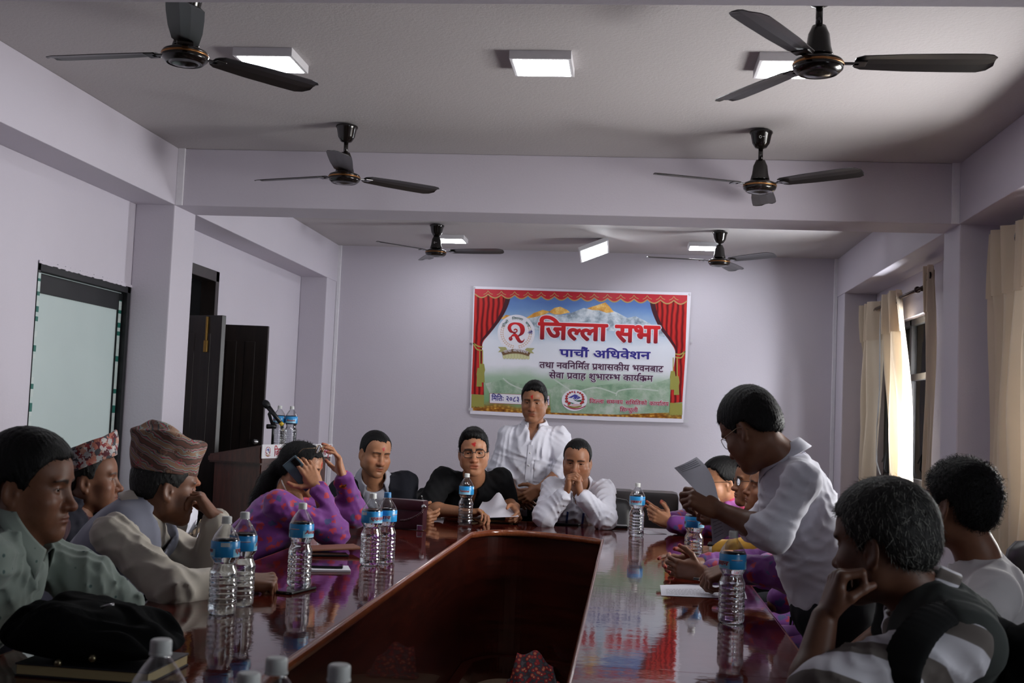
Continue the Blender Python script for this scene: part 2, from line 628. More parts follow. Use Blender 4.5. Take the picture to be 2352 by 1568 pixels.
def fan(name_label, px, py, Y, tip_px, mark=None):
    hub = W(px, py, Y)
    x, y, hz = hub
    t = thing('ceiling_fan', name_label, 'ceiling fan', (x, y, ZC), 'dark ceiling fans')
    c = V3(x, y, 0)
    MB().lathe([(0.036, ZC - 0.012), (0.06, ZC - 0.012), (0.062, ZC - 0.02), (0.055, ZC - 0.03), (0.046, ZC - 0.075), (0.03, ZC - 0.1), (0.012, ZC - 0.106)], c, 28).build('canopy', M_FAN, t, True)
    hk = MB()
    hk.tube([(x - 0.02, y, ZC), (x - 0.02, y, ZC - 0.02), (x + 0.02, y, ZC - 0.02), (x + 0.02, y, ZC)], 0.005, 6)
    hk.build('ceiling_hook', M_STEEL, t, True)
    MB().lathe([(0.0125, ZC - 0.1), (0.0125, hz + 0.13)], c, 14).build('down_rod', M_FAN, t, True)
    MB().lathe([(0.013, hz + 0.142), (0.024, hz + 0.14), (0.03, hz + 0.125), (0.037, hz + 0.11), (0.043, hz + 0.065), (0.05, hz + 0.04), (0.051, hz + 0.034), (0.03, hz + 0.036)], c, 30).build('bell_housing', M_FAN, t, True)
    mt_ = MB()
    mt_.lathe([(0.03, hz + 0.036), (0.06, hz + 0.026), (0.082, hz + 0.016), (0.0885, hz + 0.006)], c, 40, 0)
    mt_.lathe([(0.0885, hz + 0.006), (0.0895, hz + 0.001), (0.0885, hz - 0.003)], c, 40, 1)
    mt_.lathe([(0.0885, hz - 0.003), (0.085, hz - 0.016), (0.07, hz - 0.03), (0.066, hz - 0.031), (0.062, hz - 0.028), (0.04, hz - 0.036), (0.0, hz - 0.04)], c, 40, 0)
    mt_.build('motor', None, t, True, mats=[M_FAN, M_FANGOLD])
    if mark:
        mk = MB()
        rr, z0 = (0.0525, ZC - 0.052) if mark == 'canopy' else (0.045, hz + 0.078)
        for a0, hh in ((-100, 0), (-84, 1), (-76, 1)):
            if hh == 0:
                pts = [(x + rr * math.cos(math.radians(a0 + 6 * math.cos(q))), y + rr * math.sin(math.radians(a0 + 6 * math.cos(q))), z0 + 0.007 * math.sin(q)) for q in np.linspace(0, 2 * PI, 14)[:-1]]
                mk.tube(pts, 0.0013, 5, 0, True)
            else:
                mk.tube([(x + rr * math.cos(math.radians(a0 + s)), y + rr * math.sin(math.radians(a0 + s)), z0 + 0.002) for s in (-3, 0, 3)], 0.0012, 5)
        mk.build('printed_mark', M_WHITEMARK, t)
    tip = WZ(tip_px[0], tip_px[1], hz)
    a0 = math.atan2(tip[1] - y, tip[0] - x)
    for k in range(3):
        a = a0 + k * 2 * PI / 3
        u, w = V3(math.cos(a), math.sin(a), 0), V3(-math.sin(a), math.cos(a), 0)
        R = np.stack([u, w, V3(0, 0, 1)], axis=1)
        # blade: a thin pitched board, narrow at the root, rounded outer end
        st = [(0.125, 0.034, 0.0), (0.15, 0.05, 0.0), (0.3, 0.062, 0.0), (0.45, 0.066, 0.0), (0.545, 0.066, 0.0), (0.575, 0.055, -0.004), (0.592, 0.03, -0.012)]
        vs, fs = [], []
        pit = math.radians(10)
        for s, hw, off in st:
            for q in (-1, -0.3, 0.3, 1):
                ww = q * hw + off
                zz = -ww * math.sin(pit) + 0.006 * (1 - q * q)
                vs.append((s, ww * math.cos(pit), zz))
        n = len(st)
        top = len(vs)
        vs += [(a_, b_, c_ - 0.003) for a_, b_, c_ in vs]
        for i in range(n - 1):
            for j in range(3):
                q = (i * 4 + j, (i + 1) * 4 + j, (i + 1) * 4 + j + 1, i * 4 + j + 1)
                fs.append(q)
                fs.append(tuple(top + z for z in reversed(q)))
        bd = [i * 4 for i in range(n)] + [(n - 1) * 4 + j for j in (1, 2, 3)] + [i * 4 + 3 for i in range(n - 2, -1, -1)] + [2, 1]
        for i in range(len(bd)):
            p, q = bd[i], bd[(i + 1) % len(bd)]
            fs.append((q, p, p + top, q + top))
        vv = np.array(vs) @ R.T + V3(x, y, hz + 0.012)
        b = obj('blade', vv, fs, M_FANBLADE, t, False)
        br = MB()
        br.box((0.06, -0.012, -0.004), (0.14, 0.012, 0.001), 0.002)
        br.box((0.12, -0.03, -0.004), (0.165, 0.03, 0.002), 0.003)
        br.v = [tuple(np.array(p) @ R.T + V3(x, y, hz + 0.008)) for p in br.v]
        br.build('blade_bracket', M_FAN, b)
    return t


fan('dark ceiling fan nearest the frosted glass door', 425, 128, 4.25, (672, 196))
fan('dark ceiling fan just in front of a glowing square panel light', 1879, 150, 4.12, (2238, 152))
fan('dark ceiling fan hanging before the cross beam on the door side', 791, 408, 6.31, (982, 440))
fan('dark ceiling fan hanging before the cross beam on the curtain side', 1745, 428, 6.28, (1968, 400), 'canopy')
fan('small far dark fan beyond the beam on the door side', 1001, 580, 9.64, (1156, 580), 'bell')
fan('small far dark fan beyond the beam on the curtain side', 1652, 602, 9.63, (1806, 584))

M_LAMPFR = plain('white_light_housing', (206, 204, 208), 0.45)
me_ = MatB('lit_diffuser')
em = me_.n('ShaderNodeEmission')
em.inputs[0].default_value = (0.93, 0.96, 1.0, 1)
em.inputs[1].default_value = 44.0
me_.l(em.outputs[0], me_.out.inputs[0])
M_LIT = me_.m


def panel_light(label, x, y, tilt=None):
    t = thing('ceiling_light', label, 'ceiling light', (x, y, ZC), 'square panel lights')
    fr, df = MB(), MB()
    s, g = 0.135, 0.119
    R = np.eye(3)
    top, c = ZC, V3(x, y, ZC)
    if tilt is not None:
        R, c = tilt
    h = 0.038
    for lo, hi in (((-s, -s), (s, -g)), ((-s, g), (s, s)), ((-s, -g), (-g, g)), ((g, -g), (s, g))):
        fr.box((lo[0], lo[1], -h), (hi[0], hi[1], 0), 0.002, 0, R, c)
    fr.box((-g, -g, -0.012), (g, g, 0), 0, 0, R, c)
    fr.build('frame', M_LAMPFR, t)
    df.box((-g, -g, -h - 0.001), (g, g, -0.02), 0, 0, R, c)
    df.build('diffuser', M_LIT, t)
    return t


panel_light('square panel light nearest the door-side beam, fan blade below it', -1.675, 5.096)
panel_light('square panel light in the middle of the near ceiling, clear of the fans', -0.442, 5.10)
panel_light('square panel light half hidden behind a fan motor', 0.624, 5.09)
L1 = WZ(1036, 549, ZC - 0.02)
L3 = WZ(1616, 566, ZC - 0.02)
panel_light('far small panel light beside the fan on the door side', L1[0], L1[1])
panel_light('far small panel light beside the fan on the curtain side', L3[0], L3[1])
# the one that has come loose and hangs from its cable
LC = WZ(1362, 566, ZC - 0.06)
rx = nrm((0.92, 0.10, 0.39))
ry = nrm(np.cross((-0.35, 0.25, 0.9), rx))
rz = np.cross(rx, ry)
tl = panel_light('loose panel light hanging crooked above the banner', LC[0], LC[1], (np.stack([rx, ry, rz], axis=1), V3(LC[0], LC[1], ZC - 0.075)))
MB().tube([(LC[0] + 0.04, LC[1], ZC), (LC[0] + 0.045, LC[1] - 0.02, ZC - 0.03), (LC[0] + 0.02, LC[1], ZC - 0.055), (LC[0] + 0.02, LC[1], ZC - 0.075)], 0.003, 6).build('cable', M_FAN, tl, True)

# ================================================================ lettering
_glyphs = {}


def glyph(ch, bold):
    """Flat mesh of one character (2-D verts, faces, advance)."""
    key = (ch, bold)
    if key in _glyphs:
        return _glyphs[key]
    cu = bpy.data.curves.new('lettering_tmp', 'FONT')
    cu.resolution_u = 3
    cu.body = ch
    o = bpy.data.objects.new('lettering_tmp', cu)
    COL.objects.link(o)
    bpy.context.view_layer.update()
    me = o.to_mesh()
    v = np.array([tuple(p.co)[:2] for p in me.vertices]).reshape(-1, 2)
    f = [list(p.vertices) for p in me.polygons]
    o.to_mesh_clear()

    def minx(s):
        cu.body = s
        bpy.context.view_layer.update()
        m2 = o.to_mesh()
        r = max(p.co.x for p in m2.vertices)
        o.to_mesh_clear()
        return r
    adv = minx(ch + '          l') - minx('          l')
    bpy.data.objects.remove(o)
    bpy.data.curves.remove(cu)
    _glyphs[key] = (v, f, adv)
    return _glyphs[key]


def clip_x(v, f, xmax):
    bm = bmesh.new()
    bv = [bm.verts.new((p[0], p[1], 0)) for p in v]
    for q in f:
        try:
            bm.faces.new([bv[i] for i in q])
        except ValueError:
            pass
    bmesh.ops.bisect_plane(bm, geom=bm.verts[:] + bm.edges[:] + bm.faces[:], plane_co=(xmax, 0, 0), plane_no=(1, 0, 0), clear_outer=True)
    bm.verts.index_update()
    v2 = np.array([(p.co.x, p.co.y) for p in bm.verts]).reshape(-1, 2)
    f2 = [[p.index for p in q.verts] for q in bm.faces]
    bm.free()
    return v2, f2


def stroke2(pts, w):
    pts = np.array(pts, float)
    v, f = [], []
    for i, p in enumerate(pts):
        d = pts[min(i + 1, len(pts) - 1)] - pts[max(i - 1, 0)]
        d = d / np.linalg.norm(d)
        nn_ = np.array([-d[1], d[0]])
        v += [p + nn_ * w / 2, p - nn_ * w / 2]
    for i in range(len(pts) - 1):
        f.append([2 * i, 2 * i + 1, 2 * i + 3, 2 * i + 2])
    return np.array(v), f


def layout(s, bold=0.0):
    """Devanagari in visual order; ~ after a letter makes its half form, ^ sets a reph over the letter before, / adds the ra stroke."""
    V, Fc = [], []
    x = 0.0
    last_x0, last_adv = 0.0, 0.5
    sw = 0.075 + 2 * bold

    def put(v, f, dx):
        n = sum(len(q) for q in V)
        V.append(v + np.array([dx, 0]))
        Fc.extend([[n + i for i in q] for q in f])
    i = 0
    while i < len(s):
        ch = s[i]
        nx = s[i + 1] if i + 1 < len(s) else ''
        if ch == ' ':
            x += 0.30
        elif ch == '^':
            cx = last_x0 + last_adv - 0.06
            put(*stroke2([(cx, 0.60), (cx - 0.03, 0.70), (cx + 0.03, 0.80), (cx + 0.12, 0.84), (cx + 0.19, 0.78)], sw * 0.9), 0)
        elif ch == '/':
            cx = last_x0 + last_adv - 0.16
            put(*stroke2([(cx, 0.24), (cx - 0.14, 0.14), (cx - 0.27, 0.02)], sw * 0.8), 0)
        else:
            v, f, adv = glyph(ch, 0)
            if nx == '~':
                xm = adv * 0.66
                v, f = clip_x(v, f, xm)
                if len(v):
                    put(v, f, x)
                last_x0, last_adv = x, xm
                x += xm
                i += 1
            else:
                if len(v):
                    put(v, f, x)
                if adv > 0.05:
                    last_x0, last_adv = x, adv
                x += adv
        i += 1
    pid = np.concatenate([np.full(len(q), (i % 2) * 3e-5) for i, q in enumerate(V)])
    V = np.concatenate(V)
    layout.lay = pid
    if bold > 0:
        n0, F0 = len(V), list(Fc)
        parts = [V]
        for k in range(8):
            a = k * PI / 4
            parts.append(V + np.array([math.cos(a), math.sin(a)]) * bold)
            Fc.extend([[n0 * (k + 1) + i for i in q] for q in F0])
        V = np.concatenate(parts)
        layout.lay = np.concatenate([pid + 6e-5 * (8 - k) for k in range(9)])
    return V, Fc, x


def stack_lift(v, f, bold):
    """The thickened copies of a line of lettering lie a hair above each other so no two faces coincide."""
    return layout.lay.reshape(-1, 1)


def text_flat(name, s, p0, p1, height, up, mat, parent, bold=0.0, lift=0.0, slant=0.0):
    """Lettering from p0 to p1 (baseline ends, room points); height of a letter in metres along up."""
    v, f, wd = layout(s, bold)
    lay = stack_lift(v, f, bold)
    p0, p1, up = np.asarray(p0), np.asarray(p1), nrm(up)
    ux = (p1 - p0) / wd
    nrm_ = nrm(np.cross(ux, up))
    vv = p0 + v[:, :1] * ux + v[:, 1:] * up * (height / 0.622) + slant * v[:, 1:] * ux + nrm_ * (lift + lay)
    return obj(name, vv, f, mat, parent, False)


def flatmat(name, rgb, rough=0.35):
    return plain(name, rgb, rough, var=0.03)


# ================================================================ the banner on the end wall
def bp(cx, cy):
    """A point on the banner sheet, from its place in an enlarged view of it."""
    return W(1060 + cx / 4.2, 640 + cy / 4.2, YW - 0.012)


bn = thing('banner', 'wide printed banner with red curtains and mountains on the end wall', 'banner', bp(1150, 1300))
BN = V3(0, -1, 0)
UPW = nrm(bp(130, 80) - bp(100, 1290))


def sheet(name, pts, mat, lift, parent=bn, label=None):
    """A printed area on the sheet; pts in enlarged-view coordinates."""
    vs = [bp(*p) + BN * lift for p in pts]
    V_, F_ = [tuple(p) for p in vs], [list(range(len(vs)))]
    return obj(name, V_, F_, mat, parent, False, label)


M_VINYL = flatmat('white_vinyl', (226, 222, 234), 0.3)
sheet_pts = [(120, 72), (700, 92), (1500, 118), (2215, 132), (2180, 760), (2140, 1388), (1400, 1368), (700, 1338), (82, 1302), (100, 700)]
vs = [bp(*p) + BN * 0.006 for p in sheet_pts] + [bp(*p) for p in sheet_pts]
nn = len(sheet_pts)
obj('vinyl_sheet', vs, [list(range(nn))] + [(i, i + nn, (i + 1) % nn + nn, (i + 1) % nn) for i in range(nn)], M_VINYL, bn, False)
# printed landscape: blue sky at the top, white haze in the middle, green fields and golden sparkle at the foot
mb_ = MatB('printed_landscape')
gc = mb_.n('ShaderNodeTexCoord')
sp = mb_.n('ShaderNodeSeparateXYZ')
mb_.l(gc.outputs['Generated'], sp.inputs[0])
nz = mb_.noise(gc.outputs['Generated'], 5.0, 6)
ad = mb_.n('ShaderNodeMath', operation='MULTIPLY_ADD')
ad.inputs[1].default_value = 0.16
mb_.l(nz, ad.inputs[0]).l(sp.outputs[2], ad.inputs[2])
base = mb_.ramp(ad.outputs[0], [(0.0, lin(150, 110, 40)), (0.13, lin(140, 128, 70)), (0.17, lin(120, 160, 118)), (0.36, lin(158, 182, 160)), (0.47, lin(222, 222, 232)), (0.66, lin(216, 220, 232)), (0.80, lin(160, 184, 208)), (0.93, lin(112, 146, 198)), (1.0, lin(92, 124, 186))])
vo = mb_.n('ShaderNodeTexVoronoi')
vo.inputs['Scale'].default_value = 55.0
mb_.l(gc.outputs['Generated'], vo.inputs['Vector'])
spk = mb_.ramp(vo.outputs['Distance'], [(0.0, lin(236, 190, 90)), (0.5, lin(150, 92, 26)), (1.0, lin(90, 52, 16))])
lowm = mb_.ramp(ad.outputs[0], [(0.10, (1, 1, 1)), (0.15, (0, 0, 0))])
mb_.set(mb_.mix(lowm, base, spk), 0.3)
frame = [(128, 98), (1150, 128), (2178, 160), (2150, 760), (2124, 1350), (1100, 1318), (95, 1270), (112, 700)]
sheet('printed_landscape', frame, mb_.m, 0.0068)
mm = MatB('printed_snow_rock')
v2_ = mm.coords((1, 1, 1))
mm.set(mm.ramp(mm.noise(v2_, 9.0, 6, 0.7), [(0.38, lin(120, 134, 150)), (0.5, lin(176, 188, 200)), (0.62, lin(214, 220, 228))]), 0.3)
M_ROCK = mm.m
mm = MatB('printed_sunlit_snow')
v2_ = mm.coords((1, 1, 1))
mm.set(mm.ramp(mm.noise(v2_, 14.0, 5, 0.7), [(0.35, lin(196, 132, 58)), (0.55, lin(232, 182, 96)), (0.7, lin(246, 222, 160))]), 0.3)
M_GOLDSNOW = mm.m
sheet('printed_mountains', [(560, 470), (620, 395), (690, 360), (800, 330), (900, 350), (1000, 350), (1090, 318), (1180, 282), (1260, 300), (1330, 262), (1388, 236), (1440, 300), (1520, 335), (1600, 378), (1680, 362), (1760, 400), (1830, 440), (1920, 470), (1960, 560), (1700, 520), (1400, 500), (1000, 470), (760, 500)], M_ROCK, 0.0072)
for pts in ([(610, 388), (700, 330), (785, 300), (860, 318), (800, 345), (700, 372)], [(840, 322), (900, 280), (955, 270), (1020, 300), (1048, 325), (960, 345), (900, 345)], [(1210, 285), (1300, 258), (1388, 228), (1425, 265), (1470, 322), (1400, 330), (1330, 305), (1260, 302)], [(375, 385), (430, 348), (500, 362), (470, 400)]):
    sheet('printed_peak', pts, M_GOLDSNOW, 0.0076)
mm = MatB('printed_green_fields')
v2_ = mm.coords((1, 1, 1))
mm.set(mm.ramp(mm.noise(v2_, 6.0, 6, 0.65), [(0.35, lin(116, 148, 122)), (0.5, lin(150, 172, 150)), (0.65, lin(184, 194, 184))]), 0.3)
sheet('printed_fields', [(230, 1010), (430, 965), (560, 1010), (840, 1060), (960, 990), (1200, 1040), (1500, 1010), (1800, 1030), (2010, 960), (2000, 1290), (1500, 1310), (1000, 1295), (860, 1290), (860, 1110), (270, 1100)], mm.m, 0.0070)
M_PATH = flatmat('printed_pale_path', (186, 196, 188))


def ribbon(name, pts, w, mat, lift, parent=bn):
    P_ = [bp(*p) for p in pts]
    vs, fs = [], []
    for i in range(len(P_)):
        d = nrm(P_[min(i + 1, len(P_) - 1)] - P_[max(i - 1, 0)])
        s_ = np.cross(d, BN)
        ww = w[i] if hasattr(w, '__len__') else w
        vs += [P_[i] + s_ * ww / 2 + BN * lift, P_[i] - s_ * ww / 2 + BN * lift]
    for i in range(len(P_) - 1):
        fs.append((2 * i, 2 * i + 1, 2 * i + 3, 2 * i + 2))
    return obj(name, vs, fs, mat, parent, False)


def curve_pts(ctrl, n=24):
    """Smooth line through 2-D control points (Catmull-Rom)."""
    c = [np.array(p, float) for p in ctrl]
    c = [2 * c[0] - c[1]] + c + [2 * c[-1] - c[-2]]
    out = []
    m = len(c) - 3
    for k in range(m):
        for t in np.linspace(0, 1, max(2, n // m), endpoint=(k == m - 1)):
            p0, p1, p2, p3 = c[k:k + 4]
            out.append(0.5 * (2 * p1 + (p2 - p0) * t + (2 * p0 - 5 * p1 + 4 * p2 - p3) * t * t + (3 * p1 - p0 - 3 * p2 + p3) * t ** 3))
    return out


for kp, pp in enumerate(([(880, 960), (1000, 1040), (1100, 1090), (1300, 1050), (1500, 1110)], [(400, 960), (480, 1020), (620, 1080)], [(1490, 1130), (1520, 1080), (1680, 1060), (1900, 1080)])):
    ribbon('printed_path', curve_pts(pp), 0.012, M_PATH, 0.0072 + 0.0002 * kp)
# printed curtains
mc = MatB('printed_red_curtain')
vv_ = mc.coords((1, 1, 1))
wvx = mc.n('ShaderNodeTexWave', bands_direction='X')
wvx.inputs['Scale'].default_value = 6.5
wvx.inputs['Distortion'].default_value = 2.2
wvx.inputs['Detail'].default_value = 1.0
mc.l(vv_, wvx.inputs['Vector'])
mc.set(mc.ramp(wvx.outputs['Fac'], [(0.0, lin(92, 16, 20)), (0.5, lin(168, 34, 36)), (1.0, lin(196, 48, 44))]), 0.3)
M_PCURT = mc.m
M_CORD = flatmat('printed_gold_cord', (170, 158, 84))
M_TASSEL = flatmat('printed_gold_tassel', (150, 146, 74))
M_GOLDLINE = flatmat('printed_gold_edge', (178, 150, 96))
cl = curve_pts([(468, 165), (440, 270), (380, 390), (290, 510), (215, 600), (200, 660), (204, 760), (212, 900), (218, 1120)], 40)
sheet('printed_curtain', [(128, 130)] + [tuple(p) for p in cl] + [(96, 1112), (112, 700)], M_PCURT, 0.0080)
cr = curve_pts([(1822, 200), (1850, 330), (1910, 470), (1990, 580), (2055, 680), (2060, 760), (2040, 900), (2018, 1060), (2012, 1200)], 40)
sheet('printed_curtain', [(2176, 200), (2158, 760), (2130, 1190), (2012, 1200)] + [tuple(p) for p in reversed(cr[:-1])], M_PCURT, 0.0080)
M_DARKFOLD = flatmat('printed_curtain_lining', (66, 26, 36))
ribbon('printed_curtain_lining', [tuple(np.array(p) - (14, 6)) for p in cl[:24]], [0.05 - 0.0017 * i for i in range(24)], M_DARKFOLD, 0.0083)
ribbon('printed_curtain_lining', [tuple(np.array(p) + (14, -6)) for p in cr[:24]], [0.05 - 0.0017 * i for i in range(24)], M_DARKFOLD, 0.0083)
# scalloped pelmet
nsc = 16
top = [(128, 98), (1150, 128), (2178, 160)]
M_PELMET = flatmat('printed_pelmet_red', (186, 40, 54))
low = []
gl_pts = []
for k in range(nsc):
    for t in np.linspace(0, 1, 9)[:-1]:
        u = (k + t) / nsc
        x_ = 130 + u * 2046
        y_ = 152 + u * 68 + 34 * math.sin(PI * t) - 6
        low.append((x_, y_))
low.append((2176, 214))
sheet('printed_pelmet', list(reversed(top)) + low, M_PELMET, 0.0088)
ribbon('printed_pelmet_fringe', low, 0.011, M_GOLDLINE, 0.0094)
for k in range(1, nsc):
    u = k / nsc
    x_ = 130 + u * 2046
    y_ = 118 + u * 62
    for s_ in (-1, 1):
        ribbon('printed_swag_line', curve_pts([(x_, y_ - 6), (x_ + s_ * 18, y_ + 18), (x_ + s_ * 44, y_ + 30)], 8), 0.006, M_GOLDLINE, 0.0092)
for pts in ([(114, 620), (150, 680), (205, 690), (205, 660)], [(2158, 700), (2120, 760), (2060, 755), (2062, 725)]):
    ribbon('printed_tie_cord', curve_pts(pts[:3]), 0.012, M_CORD, 0.0092)
    ribbon('printed_tie_cord', curve_pts([pts[0], ((pts[0][0] + pts[3][0]) / 2, pts[0][1] + 30), pts[3]]), 0.012, M_CORD, 0.0092)
for x_, y0_, y1_ in ((178, 690, 860), (205, 690, 820), (2080, 760, 940), (2042, 760, 890)):
    ribbon('printed_cord', [(x_, y0_), (x_, y1_)], 0.009, M_CORD, 0.0092)
    dx = -10 if x_ < 1000 else -6
    tsl = 0.0096 + (0.0005 if x_ in (205, 2042) else 0)
    sheet('printed_tassel', [(x_ - 22, y1_), (x_ + 14, y1_), (x_ + 24, y1_ + 60), (x_ + 16, y1_ + 90), (x_ + 20, y1_ + 180), (x_ - 32, y1_ + 180), (x_ - 28, y1_ + 90), (x_ - 32, y1_ + 60)], M_TASSEL, tsl)
for xa, xb, ya in ((96, 218, 1115), (2008, 2130, 1195)):
    pts = [(xa + 2, ya), (xb, ya + 6)]
    n_ = 9
    zz = []
    for k in range(n_ + 1):
        zz.append((xb - (xb - xa) * k / n_, ya + 115 + (8 if k % 2 else 0)))
    sheet('printed_fringe', pts + zz, M_TASSEL, 0.0092)
# emblem with the large figure 2
M_EMBW = flatmat('printed_white_glow', (224, 222, 232))
M_WHEAT = flatmat('printed_wheat', (206, 168, 140))
M_RIBBON = flatmat('printed_brown_ribbon', (112, 86, 62))
M_RIBBON2 = flatmat('printed_olive_ribbon', (164, 160, 110))
M_PLEAT = flatmat('printed_cream_pleats', (196, 194, 152))
M_GREENTXT = flatmat('printed_green_ink', (40, 92, 84))
M_REDTXT = MatB('printed_red_ink')
gg = M_REDTXT.n('ShaderNodeTexCoord')
s3 = M_REDTXT.n('ShaderNodeSeparateXYZ')
M_REDTXT.l(gg.outputs['Generated'], s3.inputs[0])
M_REDTXT.set(M_REDTXT.ramp(s3.outputs[2], [(0.0, lin(122, 34, 46)), (0.55, lin(186, 38, 44)), (1.0, lin(214, 44, 50))]), 0.3)
M_REDTXT = M_REDTXT.m
M_BLUETXT = flatmat('printed_indigo_ink', (52, 46, 132))
M_PLUMTXT = flatmat('printed_plum_ink', (72, 34, 66))
M_REDOFF = flatmat('printed_crimson_ink', (176, 34, 62))
M_CYAN = flatmat('printed_light_blue_shadow', (112, 176, 216))


def ep(ex, ey):
    """Enlarged emblem view -> banner view."""
    return ((1120 + ex / 13.07 - 1060) * 4.2, (720 + ey / 13.07 - 640) * 4.2)


cxe, cye = 860, 580
sheet('emblem_disc', [ep(cxe + 560 * math.cos(a), cye + 545 * math.sin(a)) for a in np.linspace(0, 2 * PI, 48)[:-1]], M_EMBW, 0.0081)
for sgn in (-1, 1):
    for k in range(13):
        a = PI / 2 + sgn * (0.22 + k * 0.155)
        for rr, tw in ((400, 0.5), (455, -0.5)):
            x_, y_ = cxe + rr * math.cos(a), cye + (rr) * math.sin(a)
            da = a + sgn * (PI / 2 + tw * 0.9 * (1))
            L = 62
            ux_, uy_ = math.cos(da), math.sin(da)
            sheet('printed_wheat_grain', [ep(x_ - ux_ * L * .5, y_ - uy_ * L * .5), ep(x_ + uy_ * 17, y_ - ux_ * 17), ep(x_ + ux_ * L * .6, y_ + uy_ * L * .6), ep(x_ - uy_ * 17, y_ + ux_ * 17)], M_WHEAT, 0.0085)
sheet('printed_pleats', [ep(440, 1180), ep(1260, 1200)] + [ep(1260 - 800 * k / 18, 1385 - 20 * (k / 18) - (0 if k % 2 else 30)) for k in range(19)], M_PLEAT, 0.0086)
for k in range(1, 9):
    ribbon('printed_pleat_line', [ep(440 + 91 * k, 1190), ep(440 + 91 * k, 1345)], 0.003, M_RIBBON2, 0.0088)
sheet('printed_ribbon_tail', [ep(315, 1000), ep(545, 1005), ep(600, 1090), ep(430, 1150), ep(315, 1160), ep(390, 1080)], M_RIBBON2, 0.0090)
sheet('printed_ribbon_tail', [ep(1410, 1040), ep(1180, 1030), ep(1120, 1090), ep(1280, 1185), ep(1400, 1195), ep(1325, 1120)], M_RIBBON2, 0.0090)
arc = [ep(420 + 870 * t, 1165 + 22 * t - 4 * 115 * t * (1 - t)) for t in np.linspace(0, 1, 20)]
arc2 = [ep(475 + 755 * t, 1260 + 25 * t - 4 * 75 * t * (1 - t)) for t in np.linspace(0, 1, 20)]
sheet('printed_ribbon', arc + list(reversed(arc2)), M_RIBBON, 0.0094)


def btext(name, s, a, b, h, mat, bold, lift, parent=bn, outline=None, ob=0.03, slant=0.0):
    pa, pb = bp(*a), bp(*b)
    ux_ = nrm(pb - pa)
    up = nrm(UPW - ux_ * (UPW @ ux_))
    hm = h / 4.2 / FPX * (YW + 0.2)
    o = text_flat(name, s, pa, pb, hm, up, mat, parent, bold, lift + (0.0007 if outline is not None else 0.0), slant)
    if outline is not None:
        text_flat(name + '_outline', s, pa, pb, hm, up, outline, o, bold + ob, lift - 0.0004, slant)
    return o


def arc_text(name, s, pts, h, mat, bold, lift):
    """Lettering bent along a line of enlarged-view points."""
    v, f, wd = layout(s, bold)
    P_ = np.array([bp(*p) for p in pts])
    seg = np.r_[0, np.cumsum(np.linalg.norm(np.diff(P_, axis=0), axis=1))]
    tt = v[:, 0] / wd * seg[-1]
    hm = h / 4.2 / FPX * (YW + 0.2) / 0.622
    out = []
    lay = layout.lay.copy()
    for t, yy, lz in zip(tt, v[:, 1], lay):
        i = min(max(np.searchsorted(seg, t) - 1, 0), len(P_) - 2)
        q = (t - seg[i]) / max(seg[i + 1] - seg[i], 1e-9)
        p = P_[i] + (P_[i + 1] - P_[i]) * q
        d = nrm(P_[i + 1] - P_[i])
        out.append(p + nrm(np.cross(d, V3(0, 1, 0))) * hm * yy + BN * (lift + lz))
    return obj(name, out, f, mat, bn, False)


arc_text('ribbon_lettering', 'पाचौं अिधवेशन', [ep(500 + 700 * t, 1190 + 25 * t - 4 * 62 * t * (1 - t)) for t in np.linspace(0, 1, 14)], 24, M_EMBW, 0.012, 0.0098)
for s_, a0, a1 in (('दोस/ो', 204, 237), ('िजल~ला', 254, 297), ('सभा', 312, 336)):
    arc_text('circle_lettering', s_, [ep(cxe + 400 * math.cos(math.radians(a)), cye + 405 * math.sin(math.radians(a))) for a in np.linspace(a0, a1, 10)], 20, M_GREENTXT, 0.01, 0.0096)
# the ornate figure 2
for pts, w in (([(790, 505), (830, 470), (880, 490), (880, 540), (830, 565), (760, 560), (690, 520), (655, 430), (690, 345), (780, 300), (880, 300), (980, 340), (1040, 420), (1050, 520), (1010, 610), (920, 680)], [30, 40, 40, 36, 36, 50, 90, 110, 100, 70, 60, 100, 140, 140, 110, 30]),
               ([(700, 690), (660, 740), (690, 790), (735, 760), (715, 700), (760, 655), (840, 650), (900, 740), (960, 830), (1030, 850), (1085, 810), (1105, 755)], [14, 50, 60, 40, 30, 60, 90, 110, 100, 70, 36, 8])):
    cp = curve_pts(pts, 60)
    wi = np.interp(np.linspace(0, 1, len(cp)), np.linspace(0, 1, len(w)), w) / 13.07 / FPX * YW
    ribbon('figure_two_outline', [ep(*p) for p in cp], [q + 0.012 for q in wi], M_EMBW, 0.0093)
    ribbon('figure_two', [ep(*p) for p in cp], list(wi), M_REDTXT, 0.0097)
btext('ordinal_lettering', 'औं', (640, 530), (685, 531), 22, M_BLUETXT, 0.02, 0.0099)
# headline and the lines below it
o_ = btext('headline_lettering', 'िजल~ला', (742, 578), (1400, 598), 150, M_REDTXT, 0.035, 0.0104, outline=M_EMBW, ob=0.035)
btext('headline_shade', 'िजल~ला', (748, 586), (1406, 606), 150, M_CYAN, 0.035, 0.0098, parent=o_)
o_ = btext('headline_lettering', 'सभा', (1484, 606), (1905, 618), 152, M_REDTXT, 0.035, 0.0104, outline=M_EMBW, ob=0.035)
btext('headline_shade', 'सभा', (1490, 614), (1911, 626), 152, M_CYAN, 0.035, 0.0098, parent=o_)
btext('session_lettering', 'पाचौं', (948, 750), (1225, 756), 66, M_BLUETXT, 0.03, 0.0104, outline=M_EMBW, ob=0.045)
btext('session_lettering', 'अिधवेशन', (1270, 762), (1818, 776), 66, M_BLUETXT, 0.03, 0.0104, outline=M_EMBW, ob=0.045)
btext('subject_lettering', 'तथा नविनिम^त प/शासकीय भवनबाट', (752, 858), (1945, 900), 54, M_PLUMTXT, 0.022, 0.0104, outline=M_EMBW, ob=0.045)
